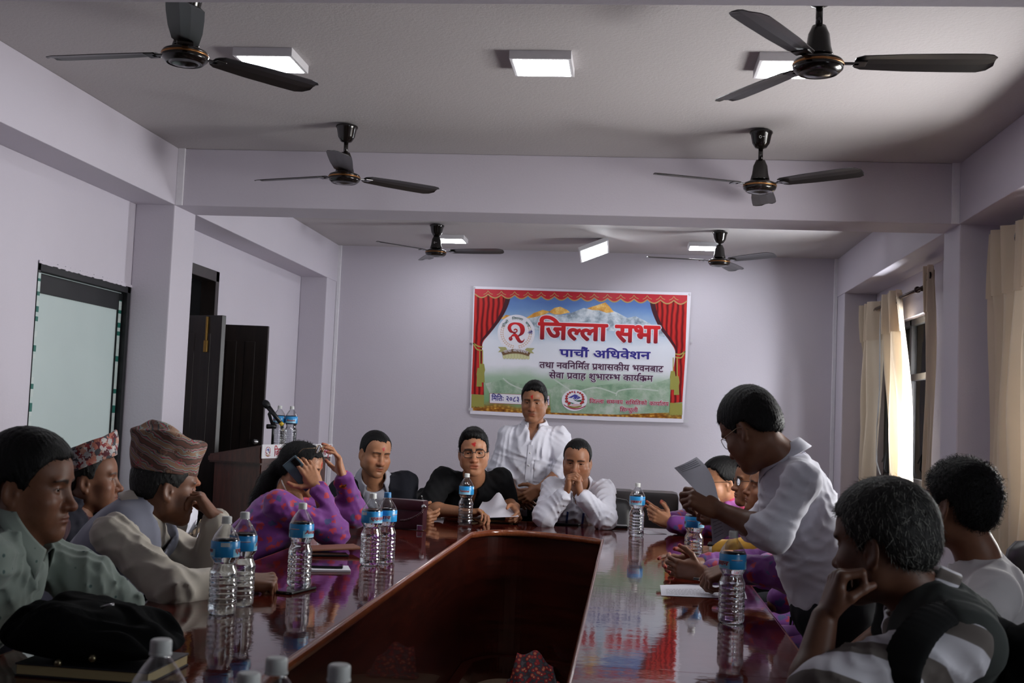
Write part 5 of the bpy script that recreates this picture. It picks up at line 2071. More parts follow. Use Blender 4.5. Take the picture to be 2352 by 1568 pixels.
# ---------------------------------------------------------------- skin, hair and cloth materials
def skin_material():
    m = MatB('skin')
    at = m.n('ShaderNodeAttribute', attribute_name='tone')
    v = m.coords()
    f = m.noise(v, 60, 4)
    dk = m.n('ShaderNodeMix', data_type='RGBA', blend_type='MULTIPLY')
    dk.inputs[0].default_value = 1.0
    m.l(at.outputs['Color'], dk.inputs[6])
    m.l(m.ramp(f, [(0.3, (0.86, 0.84, 0.84)), (0.7, (1, 1, 1))]), dk.inputs[7])
    m.set(dk.outputs[2], 0.48, 0, 0.42)
    m.b.inputs['Subsurface Weight'].default_value = 0.12
    m.b.inputs['Subsurface Radius'].default_value = (0.012, 0.005, 0.003)
    m.b.inputs['Subsurface Scale'].default_value = 0.6
    m.bump(m.noise(v, 420, 4), 0.12, 0.001)
    return m.m


M_SKIN = skin_material()


def hair_material(name, rgb, rough=0.52):
    m = MatB(name)
    v = m.coords((1, 1, 0.35))
    f = m.noise(v, 260, 5, 0.7)
    m.set(m.ramp(f, [(0.3, lin(*[c * 0.45 for c in rgb])), (0.75, lin(*[min(255, c * 1.35) for c in rgb]))]), rough, 0, 0.22)
    m.bump(f, 0.6, 0.004)
    return m.m


M_HAIR = hair_material('black_hair', (12, 11, 12))
M_HAIRG = hair_material('grey_hair', (120, 120, 114), 0.5)
M_HAIRDG = hair_material('dark_grey_hair', (42, 41, 40), 0.5)
M_EYEW = plain('eye_white', (168, 158, 150), 0.2)
M_IRIS = plain('brown_iris', (34, 20, 14), 0.15)
M_GLASSFR = plain('black_spectacle_frame', (16, 16, 18), 0.25)
M_GOLDFR = plain('thin_metal_frame', (150, 132, 110), 0.25, 0.9)
M_GOLD = plain('gold', (196, 148, 62), 0.25, 1.0)
M_PEARL = plain('pearl_beads', (226, 220, 214), 0.25)


def cloth_mat(name, rgb, rough=0.8, var=0.06, weave=500, bump=0.15, sheen=0.2):
    m = MatB(name)
    v = m.coords()
    c = lin(*rgb)
    a = tuple(x * (1 - var) for x in c[:3]) + (1,)
    b = tuple(min(1, x * (1 + var)) for x in c[:3]) + (1,)
    m.set(m.mix(m.noise(v, 14, 4), a, b), rough, 0, 0.25)
    m.b.inputs['Sheen Weight'].default_value = sheen
    m.bump(m.noise(v, weave, 3), bump, 0.001)
    return m


def flower_cloth(name, base, red, blue, scale=26):
    m = MatB(name)
    v = m.coords()
    vo = m.n('ShaderNodeTexVoronoi')
    vo.inputs['Scale'].default_value = scale
    wn_ = m.n('ShaderNodeTexNoise')
    wn_.inputs['Scale'].default_value = 55
    mxv = m.n('ShaderNodeMix', data_type='RGBA', blend_type='LINEAR_LIGHT')
    mxv.inputs[0].default_value = 0.02
    m.l(v, wn_.inputs['Vector']).l(v, mxv.inputs[6]).l(wn_.outputs['Color'], mxv.inputs[7]).l(mxv.outputs[2], vo.inputs['Vector'])
    sc = m.n('ShaderNodeSeparateColor')
    m.l(vo.outputs['Color'], sc.inputs[0])
    pick = m.ramp(sc.outputs[0], [(0.0, lin(*red)), (0.45, lin(*blue)), (0.72, lin(*base))], 'CONSTANT')
    msk = m.ramp(vo.outputs['Distance'], [(0.34, (1, 1, 1)), (0.42, (0, 0, 0))])
    m.set(m.mix(msk, lin(*base), pick), 0.6, 0, 0.3)
    m.b.inputs['Sheen Weight'].default_value = 0.2
    m.bump(m.noise(v, 300, 3), 0.1, 0.001)
    return m.m


def dhaka(name, cols, scale=30, diag=True):
    """Woven cap cloth: broken stripes or small flowers in several colours."""
    m = MatB(name)
    v = m.coords((1, 1, 1), 'Object', (0.5, 0.9, 0.6) if diag else (0, 0, 0))
    if diag:
        w = m.n('ShaderNodeTexWave', bands_direction='X')
        w.inputs['Scale'].default_value = 7.0
        w.inputs['Distortion'].default_value = 1.2
        w.inputs['Detail'].default_value = 1.0
        w.inputs['Detail Scale'].default_value = 6.0
        m.l(v, w.inputs['Vector'])
        st = [(i / len(cols), lin(*c)) for i, c in enumerate(cols)]
        c1 = m.ramp(w.outputs['Fac'], st, 'CONSTANT')
        ck = m.n('ShaderNodeTexChecker')
        ck.inputs['Scale'].default_value = 130
        m.l(v, ck.inputs['Vector'])
        vo = m.n('ShaderNodeTexVoronoi', distance='MANHATTAN')
        vo.inputs['Scale'].default_value = 28
        m.l(v, vo.inputs['Vector'])
        msk = m.ramp(vo.outputs['Distance'], [(0.0, (1, 1, 1)), (0.24, (0, 0, 0)), (0.40, (0.7, 0.7, 0.7)), (0.5, (0, 0, 0))], 'CONSTANT')
        sc = m.n('ShaderNodeSeparateColor')
        m.l(vo.outputs['Color'], sc.inputs[0])
        c2 = m.ramp(sc.outputs[1], [(i / len(cols), lin(*c)) for i, c in enumerate(reversed(cols))], 'CONSTANT')
        m.set(m.mix(msk, c1, c2), 0.8, 0, 0.2)
    else:
        vo = m.n('ShaderNodeTexVoronoi')
        vo.inputs['Scale'].default_value = scale * 1.6
        nz_ = m.n('ShaderNodeTexNoise')
        nz_.inputs['Scale'].default_value = 90
        mxv = m.n('ShaderNodeMix', data_type='RGBA', blend_type='LINEAR_LIGHT')
        mxv.inputs[0].default_value = 0.014
        m.l(v, nz_.inputs['Vector']).l(v, mxv.inputs[6]).l(nz_.outputs['Color'], mxv.inputs[7]).l(mxv.outputs[2], vo.inputs['Vector'])
        sc = m.n('ShaderNodeSeparateColor')
        m.l(vo.outputs['Color'], sc.inputs[0])
        m.set(m.ramp(sc.outputs[0], [(i / len(cols), lin(*c)) for i, c in enumerate(cols)], 'CONSTANT'), 0.8, 0, 0.2)
    m.bump(m.noise(v, 500, 3), 0.15, 0.001)
    return m.m


# ---------------------------------------------------------------- the head
def head_field(p):
    """Head in its own axes: x its right, y forward, z up, eyes at z = 0."""
    w, nz, jw, fat, lip = p.get('w', 1.0), p.get('nose', 1.0), p.get('jaw', 1.0), p.get('fat', 0.0), p.get('lip', 1.0)
    f = Field()
    f.ell((0, -0.014, 0.034), (0.0755 * w, 0.098, 0.083), k=0.02)
    f.ell((0, 0.020, 0.030), (0.064 * w, 0.071, 0.066), k=0.03)
    f.ell((0, 0.026, -0.038), (0.059 * w, 0.062, 0.072), k=0.03)
    for s in (-1, 1):
        f.rc((s * 0.048 * w * jw, 0.002, -0.066), (s * 0.019 * jw, 0.068, -0.102), 0.019 + fat * 0.006, 0.016, k=0.03)
        f.rc((s * 0.054 * w * jw, -0.006, -0.02), (s * 0.048 * w * jw, 0.002, -0.066), 0.018, 0.018 + fat * 0.004, k=0.03)
        f.ell((s * 0.046 * w, 0.056, -0.031), (0.021 + fat * 0.004, 0.025, 0.018), k=0.028)
        f.ell((s * 0.038 * w, 0.050, -0.062), (0.022 + fat * 0.008, 0.026, 0.026), k=0.03)
        f.ell((s * 0.030 * w, 0.0795, 0.0185), (0.020, 0.010, 0.007), k=0.016)
    f.ell((0, 0.0725, -0.104), (0.021 * jw, 0.018, 0.016), k=0.024)
    f.ell((0, 0.035, -0.090), (0.03, 0.035, 0.022 + fat * 0.01), k=0.03)
    # eye hollows
    for s in (-1, 1):
        f.ell((s * 0.0315 * w, 0.099, -0.001), (0.019, 0.0185, 0.0125), k=0.016, op='s')
    # nose
    f.rc((0, 0.082, 0.004), (0, 0.1025 + 0.004 * (nz - 1), -0.036), 0.0085, 0.0105 * nz, k=0.013)
    f.ell((0, 0.1062 + 0.005 * (nz - 1), -0.0400), (0.0125 * nz, 0.0115, 0.0100), k=0.009)
    for s in (-1, 1):
        f.ell((s * 0.0135 * nz, 0.0925, -0.0415), (0.0088, 0.0115, 0.0080), k=0.007)
        f.ell((s * 0.0068 * nz, 0.0995, -0.0515), (0.0036, 0.006, 0.004), k=0.003, op='s')
    # mouth
    f.ell((0, 0.076, -0.070), (0.027, 0.019, 0.021), k=0.02)
    op = p.get('mouth', 0.0)
    f.ell((0, 0.0925, -0.0655 + op * 0.3), (0.0205, 0.0068, 0.0046 * lip), k=0.006)
    f.ell((0, 0.0915, -0.0750 - op), (0.0175, 0.0072, 0.0054 * lip), k=0.006)
    f.ell((0, 0.1005, -0.0700 - op * 0.4), (0.0235, 0.0110, 0.0011 + op * 0.7), k=0.003, op='s')
    f.ell((0, 0.099, -0.0855 - op), (0.014, 0.008, 0.0045), k=0.008, op='s')
    # eyelids
    opn = p.get('eye', 1.0)
    for s in (-1, 1):
        c = V3(s * 0.0315 * w, 0.0705, -0.002)
        f.ell(c, (0.0158, 0.0148, 0.0138), k=0.005)
        if opn > 0.02:
            f.ell(c + V3(0, 0.0135, -0.0004), (0.0128, 0.0095, 0.0044 * opn), k=0.002, op='s')
    # ears
    es = p.get('ear', 1.0)
    for s in (-1, 1):
        R = frame_of(s * -24, 0, s * -6)
        c = V3(s * 0.0765 * w, -0.010, -0.016)
        f.ell(c, (0.0065, 0.0175 * es, 0.0305 * es), R, k=0.006)
        f.ell(c + V3(s * 0.0075, 0.004, 0.002), (0.0055, 0.0105 * es, 0.0185 * es), R, k=0.004, op='s')
        f.ell(c + V3(s * -0.001, 0.006, -0.026 * es), (0.0062, 0.008, 0.009), k=0.005)
        f.ell(c + V3(s * -0.002, 0.014, -0.003), (0.005, 0.005, 0.008), k=0.004)
    return f


def head_tone(P, p, base):
    """Natural colouring of the skin over the head: lips, brows, shaven or bearded areas, reddish ears and nose, a tika."""
    w = p.get('w', 1.0)
    C = np.tile(np.array(base)[None, :3], (len(P), 1))
    x, y, z = P[:, 0], P[:, 1], P[:, 2]
    front = y > 0.03

    def blend(mask, col, amt):
        a = (np.clip(mask, 0, 1) * amt)[:, None]
        C[:] = C * (1 - a) + np.array(col)[None, :3] * a
    blend(np.clip(1.6 - np.sqrt((x / 0.022) ** 2 + ((z + 0.041) / 0.014) ** 2), 0, 1) * front, np.array(base[:3]) * (1.05, 0.82, 0.78), 0.6)
    blend(np.clip(1.5 - np.sqrt(((np.abs(x) - 0.046) / 0.022) ** 2 + ((z + 0.032) / 0.018) ** 2), 0, 1) * front, np.array(base[:3]) * (1.08, 0.92, 0.88), 0.5)
    lipc = p.get('lipcol', np.array(base[:3]) * (0.80, 0.50, 0.50))
    op = p.get('mouth', 0.0)
    blend(np.clip(3.0 - 2.4 * np.sqrt((x / 0.0225) ** 2 + ((z + 0.0703 + op * 0.4) / (0.0102 + op)) ** 2), 0, 1) * (y > 0.078), lipc, 0.85)
    # lash line and brow
    bt_, bl = p.get('brow', 1.0), p.get('browlen', 1.0)
    ax = np.abs(x)
    bx0, bx1 = 0.013 * w, (0.013 + 0.038 * bl) * w
    u = np.clip((ax - bx0) / (bx1 - bx0), 0, 1)
    zc = 0.0165 + 0.0065 * np.sin(u * 2.2) - 0.004 * u + p.get('browz', 0.0)
    th = 0.0048 * bt_ * (1 - 0.6 * u)
    inb = (ax > bx0 - 0.003) & (ax < bx1 + 0.002) & front
    blend(np.clip(1.7 - np.abs(z - zc) / th, 0, 1) * inb, np.array(p.get('browcol', (0.012, 0.010, 0.010))), 0.88)
    opn = p.get('eye', 1.0)
    ex = (ax - 0.0315 * w) / 0.0165
    zl = 0.0035 * opn * np.sqrt(np.clip(1 - ex ** 2, 0, 1)) - 0.0022
    blend(np.clip(1.6 - np.abs(z - zl) / 0.0016, 0, 1) * (np.abs(ex) < 1) * (y > 0.06), (0.02, 0.012, 0.01), 0.75)
    blend(np.clip(1.4 - np.sqrt(ex ** 2 + ((z + 0.002) / 0.013) ** 2), 0, 1) * (y > 0.05), np.array(base[:3]) * (0.72, 0.62, 0.60), 0.45)
    rs = np.random.RandomState(7)
    nzv = rs.rand(len(P))
    if p.get('moustache', 0) > 0:
        mm_ = np.clip(1.5 - np.sqrt((x / 0.030) ** 2 + ((z + 0.0565 + 0.10 * ax) / 0.0068) ** 2), 0, 1) * (y > 0.07)
        blend(mm_ * (0.6 + 0.4 * nzv), p.get('stubcol', (0.02, 0.016, 0.014)), p['moustache'])
    if p.get('stubble', 0) > 0:
        ms_ = np.clip((-0.052 - z) / 0.02, 0, 1) * np.clip((y + 0.02) / 0.03, 0, 1) * np.clip((z + 0.15) / 0.03, 0, 1)
        blend(ms_ * (0.5 + 0.5 * nzv), p.get('stubcol', (0.03, 0.025, 0.022)), p['stubble'])
    if p.get('tika', 0) > 0:
        sx_, zc_ = p.get('tika_w', 0.0085) * (1 + 0.0), p.get('tika_z', 0.040)
        ang = np.arctan2(z - zc_, x)
        wob = 1 + 0.25 * np.sin(3 * ang + 1.0) + 0.15 * np.sin(7 * ang)
        d = np.sqrt((x / sx_) ** 2 + ((z - zc_) / (sx_ * p.get('tika_h', 1.3))) ** 2) / wob
        blend(np.clip(2.6 - 2.2 * d, 0, 1) * (y > 0.05), lin(176, 22, 26)[:3], p['tika'])
    # hair roots under the hair
    return C


def hair_line(style):
    """Height of the hair's lower edge along y (front to back)."""
    k = {
        'short': [(-0.12, -0.062), (-0.07, -0.060), (-0.045, -0.034), (-0.032, 0.004), (0.0, 0.010), (0.008, -0.018), (0.020, -0.020), (0.030, 0.010), (0.046, 0.036), (0.060, 0.056), (0.085, 0.070), (0.12, 0.074)],
        'low': [(-0.12, -0.085), (-0.07, -0.080), (-0.045, -0.050), (-0.034, -0.004), (0.0, 0.004), (0.008, -0.030), (0.022, -0.032), (0.032, 0.004), (0.048, 0.030), (0.062, 0.048), (0.085, 0.056), (0.12, 0.060)],
        'recede': [(-0.12, -0.066), (-0.07, -0.060), (-0.045, -0.034), (-0.032, 0.006), (0.0, 0.012), (0.008, -0.018), (0.020, -0.018), (0.028, 0.020), (0.038, 0.044), (0.055, 0.066), (0.085, 0.076), (0.12, 0.078)],
        'woman': [(-0.14, -0.32), (-0.078, -0.32), (-0.07, -0.12), (-0.045, -0.05), (-0.030, -0.006), (0.0, 0.006), (0.010, 0.0), (0.024, 0.012), (0.036, 0.030), (0.050, 0.050), (0.066, 0.066), (0.085, 0.074), (0.12, 0.08)],
    }[style]
    return np.array([q[0] for q in k]), np.array([q[1] for q in k])


def hair_mesh(p, hs, h):
    """Hair as a shell over the skull with ragged strands. hs: style, top, side, front, grey, strands, curl, len."""
    w = p.get('w', 1.0)
    top, side = hs.get('top', 0.014), hs.get('side', 0.006)
    ky, kz = hair_line(hs.get('style', 'short'))
    f = Field()
    f.ell((0, -0.014, 0.034), (0.0755 * w + side, 0.098 + side * 1.1, 0.083 + top), k=0.02)
    f.ell((0, 0.018, 0.034), (0.064 * w + side * 0.8, 0.071 + side, 0.063 + top), k=0.03)
    f.ell((0, -0.045, -0.012), (0.058 * w + side * 0.8, 0.058 + side, 0.058), k=0.03)
    for c, r in hs.get('lumps', ()):
        f.ell(c, r, k=0.02)

    def cut(X, Y, Z):
        zl = np.interp(np.broadcast_to(Y, np.broadcast(X, Y, Z).shape), ky, kz)
        # sides dip less in the middle of the brow
        zl = zl - hs.get('fringe', 0.0) * np.clip((np.broadcast_to(Y, zl.shape) - 0.05) / 0.03, 0, 1)
        zl = zl + hs.get('temple', 0.0) * np.clip((np.abs(X) - 0.012) / 0.03, 0, 1) * np.clip((np.broadcast_to(Y, zl.shape) - 0.03) / 0.02, 0, 1)
        zl = zl + 0.006 * np.sin(160 * X + 90 * Y) * 0.6 + 0.003 * np.sin(410 * X + 220 * Y)
        return (zl - Z) * 0.75
    f.add(cut, (-0.3, -0.3, -0.3), (0.3, 0.3, 0.3), 0.013, 'i')
    part = hs.get('wave', 0.0010)
    sd = hs.get('seed', 1)
    rs = np.random.RandomState(sd)
    ph = rs.rand(6) * 6

    def disp(x, y, z):
        a = np.arctan2(x, y + 0.03)
        return part * (np.sin(46 * a + 9 * np.sin(30 * z + ph[0]) + ph[1]) * np.sin(40 * y + 25 * x + ph[4]) + 0.9 * np.sin(97 * a + 60 * z + ph[2] + 3 * np.sin(50 * y)) + 0.7 * np.sin(330 * x + 280 * y + 150 * z + ph[3])) * 0.6
    V, F = f.mesh(h, disp, part * 2)
    N = vnormals(V, F)
    # strands
    ns = hs.get('strands', 1500)
    L = hs.get('len', 0.013)
    lift = hs.get('lift', 0.12)
    curl = hs.get('curl', 0.0)
    vs, fs = [], []
    if ns:
        idx = rs.randint(0, len(V), ns)
        whorl = V3(*hs.get('whorl', (0.01, -0.06, 0.12)))
        comb = V3(*hs.get('comb', (0, 0, 0)))
        for i in idx:
            if hs.get('front_only') and V[i, 2] < hs['front_only']:
                continue
            n = N[i]
            t = V[i] - whorl
            t = nrm(t) * 0.6 + comb + rs.randn(3) * 0.25
            t = nrm(t - n * (t @ n))
            l = L * (0.5 + rs.rand())
            sdv = np.cross(t, n)
            wd = 0.0007 + 0.0005 * rs.rand()
            pts = []
            for q in (0, 0.33, 0.66, 1.0):
                b = V[i] - n * 0.001 + t * l * q + n * l * (lift * q - 0.30 * lift * q * q) * (0.6 + 0.8 * rs.rand() * 0.5)
                if curl:
                    b = b + (sdv * math.sin(7 * q + i) + n * (1 - math.cos(7 * q)) * 0.6) * curl * l
                pts.append(b)
            m = len(vs)
            for q, b in enumerate(pts):
                ww = wd * (1 - 0.25 * q)
                vs += [b - sdv * ww, b + sdv * ww]
            for q in range(3):
                fs.append([m + 2 * q, m + 2 * q + 1, m + 2 * q + 3, m + 2 * q + 2])
    g = hs.get('grey', 0.0)
    fm = [0] * len(F)
    if g > 0:
        fm = [0] * len(F)
    nstr = len(fs) // 3
    gm = np.repeat((rs.rand(nstr) < g).astype(int), 3).tolist() if nstr else []
    V2 = np.concatenate([V, np.array(vs).reshape(-1, 3)])
    F2 = F.tolist() + [[len(V) + i for i in q] for q in fs]
    return V2, F2, fm + gm


# ---------------------------------------------------------------- hands
FINGERS = {  # sideways place at the knuckles, knuckle distance, bone lengths, radius
    'index': (0.0270, 0.092, (0.042, 0.025, 0.021), 0.0090),
    'middle': (0.0085, 0.096, (0.046, 0.029, 0.022), 0.0092),
    'ring': (-0.0100, 0.092, (0.042, 0.027, 0.021), 0.0088),
    'little': (-0.0270, 0.085, (0.033, 0.020, 0.018), 0.0076)}


def hand_field(f, wrist, d, n, side, curls, spread=(6, 1, -4, -9), thumb=((0.55, 0.75, 0.35), (0.8, 0.45, 0.4), (0.9, 0.2, 0.4)), sc=1.0):
    """Adds palm, four separate fingers and a thumb. d: wrist to knuckles, n: the way the palm faces.
    curls: four (knuckle, middle, end) bends in degrees. thumb: directions of its bones as (along d, towards the thumb side, along n)."""
    d = nrm(d)
    n = nrm(np.asarray(n, float) - d * (np.asarray(n, float) @ d))
    t = np.cross(d, n) * (1 if side == 'R' else -1)
    w = np.asarray(wrist, float)
    tips = {}
    kn = []
    for (nm, (off, kd, bl, r)), cu, sp in zip(FINGERS.items(), curls, spread):
        k0 = w + d * kd * sc + t * off * sc - n * 0.004 * sc
        kn.append(k0)
        a = math.radians(sp)
        fd = nrm(d * math.cos(a) + t * math.sin(a))
        ax = fd
        pts, rs = [k0], [r * 1.04 * sc]
        ang = 0
        p = k0
        for b, c in zip(bl, cu):
            ang += math.radians(c)
            dr = ax * math.cos(ang) + n * math.sin(ang)
            p = p + dr * b * sc
            pts.append(p)
            rs.append(rs[-1] * 0.92)
        f.chain(pts, rs, k=0.0035 * sc)
        tips[nm] = pts
        # palm bone
        f.rc(w + d * 0.006 * sc + t * off * 0.55 * sc, k0, 0.0140 * sc, 0.0105 * sc, k=0.010 * sc)
    f.ell(w + d * 0.05 * sc + n * 0.004 * sc, np.array((0.045, 0.036, 0.013)) * sc, np.stack([d, t, n], axis=1), k=0.012 * sc)
    f.ell(w + d * 0.034 * sc + t * 0.024 * sc + n * 0.009 * sc, np.array((0.032, 0.015, 0.014)) * sc, np.stack([nrm(d + 0.4 * t), nrm(t - 0.4 * d), n], axis=1), k=0.012 * sc)
    f.ell(w + d * 0.040 * sc - t * 0.024 * sc + n * 0.008 * sc, np.array((0.036, 0.013, 0.012)) * sc, np.stack([d, t, n], axis=1), k=0.012 * sc)
    p = w + d * 0.022 * sc + t * 0.024 * sc + n * 0.006 * sc
    pts, rs = [p], [0.0135 * sc]
    for v, b, r in zip(thumb, (0.043, 0.033, 0.026), (0.0112, 0.0100, 0.0082)):
        p = p + nrm(d * v[0] + t * v[1] + n * v[2]) * b * sc
        pts.append(p)
        rs.append(r * sc)
    f.chain(pts, rs, k=0.005 * sc)
    tips['thumb'] = pts
    return tips, kn


RELAX = ((22, 30, 15), (26, 34, 18), (30, 36, 20), (34, 36, 20))
FLAT = ((8, 10, 5), (8, 10, 5), (10, 12, 6), (14, 14, 8))
FIST = ((70, 92, 55), (76, 95, 55), (80, 95, 55), (84, 92, 50))
GRIP = ((45, 62, 35), (52, 66, 36), (58, 68, 36), (62, 66, 36))
CLASP = ((48, 60, 25), (50, 62, 25), (52, 62, 25), (54, 60, 25))
# ================================================================ building one person
def tone_attr(o, C):
    a = o.data.color_attributes.new('tone', 'FLOAT_COLOR', 'POINT')
    a.data.foreach_set('color', np.concatenate([C, np.ones((len(C), 1))], 1).astype(np.float32).ravel())


def torso_field(f, B, t, k=0.035, cap=1.0):
    N, P, r, fw, u, SL, SR = (B[q] for q in ('N', 'P', 'r', 'f', 'u', 'SL', 'SR'))
    bw, bd = B['bw'], B['bd']
    R = np.stack([r, fw, u], axis=1)
    L = np.linalg.norm(N - P)
    f.ell(N - u * (0.36 * L) + fw * 0.012, (0.155 * bw + t, 0.112 * bd + t, 0.20 + t), R, k=k)
    f.ell(P + u * (0.30 * L) + fw * 0.015, (0.150 * bw + t, 0.115 * bd + t, 0.19 + t), R, k=k)
    f.ell(P, (0.165 * bw + t, 0.125 * bd + t, 0.13 + t), R, k=k)
    f.rc(N - u * 0.06, N - u * 0.06 + (SL - N + u * 0.06) * cap, 0.050 + t, 0.048 + t, k=k)
    f.rc(N - u * 0.06, N - u * 0.06 + (SR - N + u * 0.06) * cap, 0.050 + t, 0.048 + t, k=k)
    f.rc(N - u * 0.005, (SL + N) / 2 - u * 0.022, 0.040 + t * 0.6, 0.038 + t, k=k)
    f.rc(N - u * 0.005, (SR + N) / 2 - u * 0.022, 0.040 + t * 0.6, 0.038 + t, k=k)
    f.rc(N - u * 0.16 + r * 0.075 * bw + fw * 0.055, N - u * 0.20 + r * 0.07 * bw + fw * 0.05, 0.05 + t, 0.05 + t, k=0.05)
    f.rc(N - u * 0.16 - r * 0.075 * bw + fw * 0.055, N - u * 0.20 - r * 0.07 * bw + fw * 0.05, 0.05 + t, 0.05 + t, k=0.05)


def strip_collar(B, c, rx, ry, hgt, gap, drop, point, mat, name, parent, flare=0.016):
    """A shirt collar: stand and folded-over leaf, open at the throat."""
    r, fw, u = B['r'], B['f'], B['u']
    vs, fs = [], []
    n = 40
    rows = 7
    for i in range(n + 1):
        q = i / n * 2 - 1
        phi = q * (PI - gap)                     # 0 at the nape
        cx, cf = math.sin(phi), -math.cos(phi)
        front = max(0, cf)
        e = abs(q) ** 6
        base = c + r * cx * rx + fw * cf * ry - u * drop * (cf + 1) / 2
        out = nrm(r * cx * ry + fw * cf * rx)
        leaf = hgt * 0.98 + point * e
        prof = [(0, -0.008), (0.001, hgt * 0.5), (0.002, hgt), (0.0065, hgt + 0.0035), (0.011, hgt - 0.002), (0.011 + flare * 0.5, hgt - leaf * 0.55), (0.011 + flare, hgt - leaf)]
        for o_, z_ in prof:
            vs.append(base + out * o_ + u * z_ + fw * (0.006 * e if z_ < hgt * 0.6 and o_ > 0.01 else 0))
    for i in range(n):
        for j in range(rows - 1):
            a = i * rows + j
            fs.append((a, a + 1, a + rows + 1, a + rows))
    o = obj(name, vs, fs, mat, parent, True)
    md = o.modifiers.new('thick', 'SOLIDIFY')
    md.thickness = 0.0022
    md.offset = 0
    return o


def front_strip(B, V, w, v0, v1, mat, name, parent, lift=0.0025, s0=0.0, nb=0, bmat=None):
    """A strip (placket, lanyard, lapel line) lying on the front of a garment mesh V."""
    q = V - B['N']
    s, v, fr = q @ B['r'], -(q @ B['u']), q @ B['f']
    vs, fs, mids = [], [], []
    n = 18
    nc = 7 if w > 0.03 else 1
    for i in range(n + 1):
        vv = v0 + (v1 - v0) * i / n
        row = []
        for ss in np.linspace(s0 - w, s0 + w, nc + 1):
            d = (s - ss) ** 2 + (v - vv) ** 2 + np.where(fr < 0.0, 10, 0)
            j = np.argsort(d)[:6]
            row.append(B['N'] + B['r'] * ss - B['u'] * vv + B['f'] * (fr[j].max() + lift))
        vs += row
        mids.append((row[0] + row[-1]) / 2)
    for i in range(n):
        for j in range(nc):
            q = i * (nc + 1) + j
            fs.append((q, q + 1, q + nc + 2, q + nc + 1))
    o = obj(name, vs, fs, mat, parent, True)
    for k in range(nb):
        p = mids[int((k + 0.6) / nb * n)]
        MB().lathe([(0.0, 0.0022), (0.003, 0.002), (0.0052, 0.0012), (0.0052, -0.001)], p + B['f'] * 0.001, 12, 0, B['f']).build('button', bmat or mat, o, True)
    return o


def band(c, d, r, w, mat, name, parent, thick=0.003):
    """A ring (watch strap, bangle, cuff edge) about direction d."""
    d = nrm(d)
    return MB().lathe([(r, -w / 2), (r + thick, -w / 2 + 0.001), (r + thick, w / 2 - 0.001), (r, w / 2), (r - 0.002, 0)], c, 26, 0, d).build(name, mat, parent, True)


def spectacles(H, R, sc, mat, parent, w=1.0, rx=0.0225, ry=0.018, z=-0.004, thick=0.0016, lensmat=None, up=False):
    off = V3(0, 0.094, z)
    P = lambda x, y, zz: H + R @ (V3(x, y, zz) * sc)
    if up:
        P = lambda x, y, zz: H + R @ (V3(x, y * 0.55 + 0.012, zz + y * 0.18 + 0.092) * sc)
    fr = MB()
    lens = MB()
    for s in (-1, 1):
        cx = s * 0.0325 * w
        loop = []
        for a in np.linspace(0, 2 * PI, 29)[:-1]:
            e = 0.75
            ca, sa = math.cos(a), math.sin(a)
            loop.append(P(cx + rx * math.copysign(abs(ca) ** e, ca), off[1] - 0.006 * ((cx + rx * ca) / 0.06) ** 2, z + ry * math.copysign(abs(sa) ** e, sa)))
        fr.tube(loop, thick, 7, 0, True)
        m = len(lens.v)
        lens.v += [tuple(q) for q in loop]
        lens.f.append(list(range(m, m + len(loop))))
        lens.m.append(0)
        fr.tube([P(s * (0.0325 * w + rx), 0.088, z + 0.006), P(s * 0.0735 * w, 0.076, z + 0.006), P(s * 0.0800 * w, 0.0, z + 0.004), P(s * 0.0795 * w, -0.018, z - 0.006), P(s * 0.077 * w, -0.032, z - 0.022)], thick * 0.95, 7)
    fr.tube([P(-0.0105 * w, 0.094, z + 0.005), P(0, 0.097, z + 0.008), P(0.0105 * w, 0.094, z + 0.005)], thick, 7)
    o = fr.build('spectacles', mat, parent, True)
    lens.build('lenses', lensmat or M_GLASS, o)
    return o


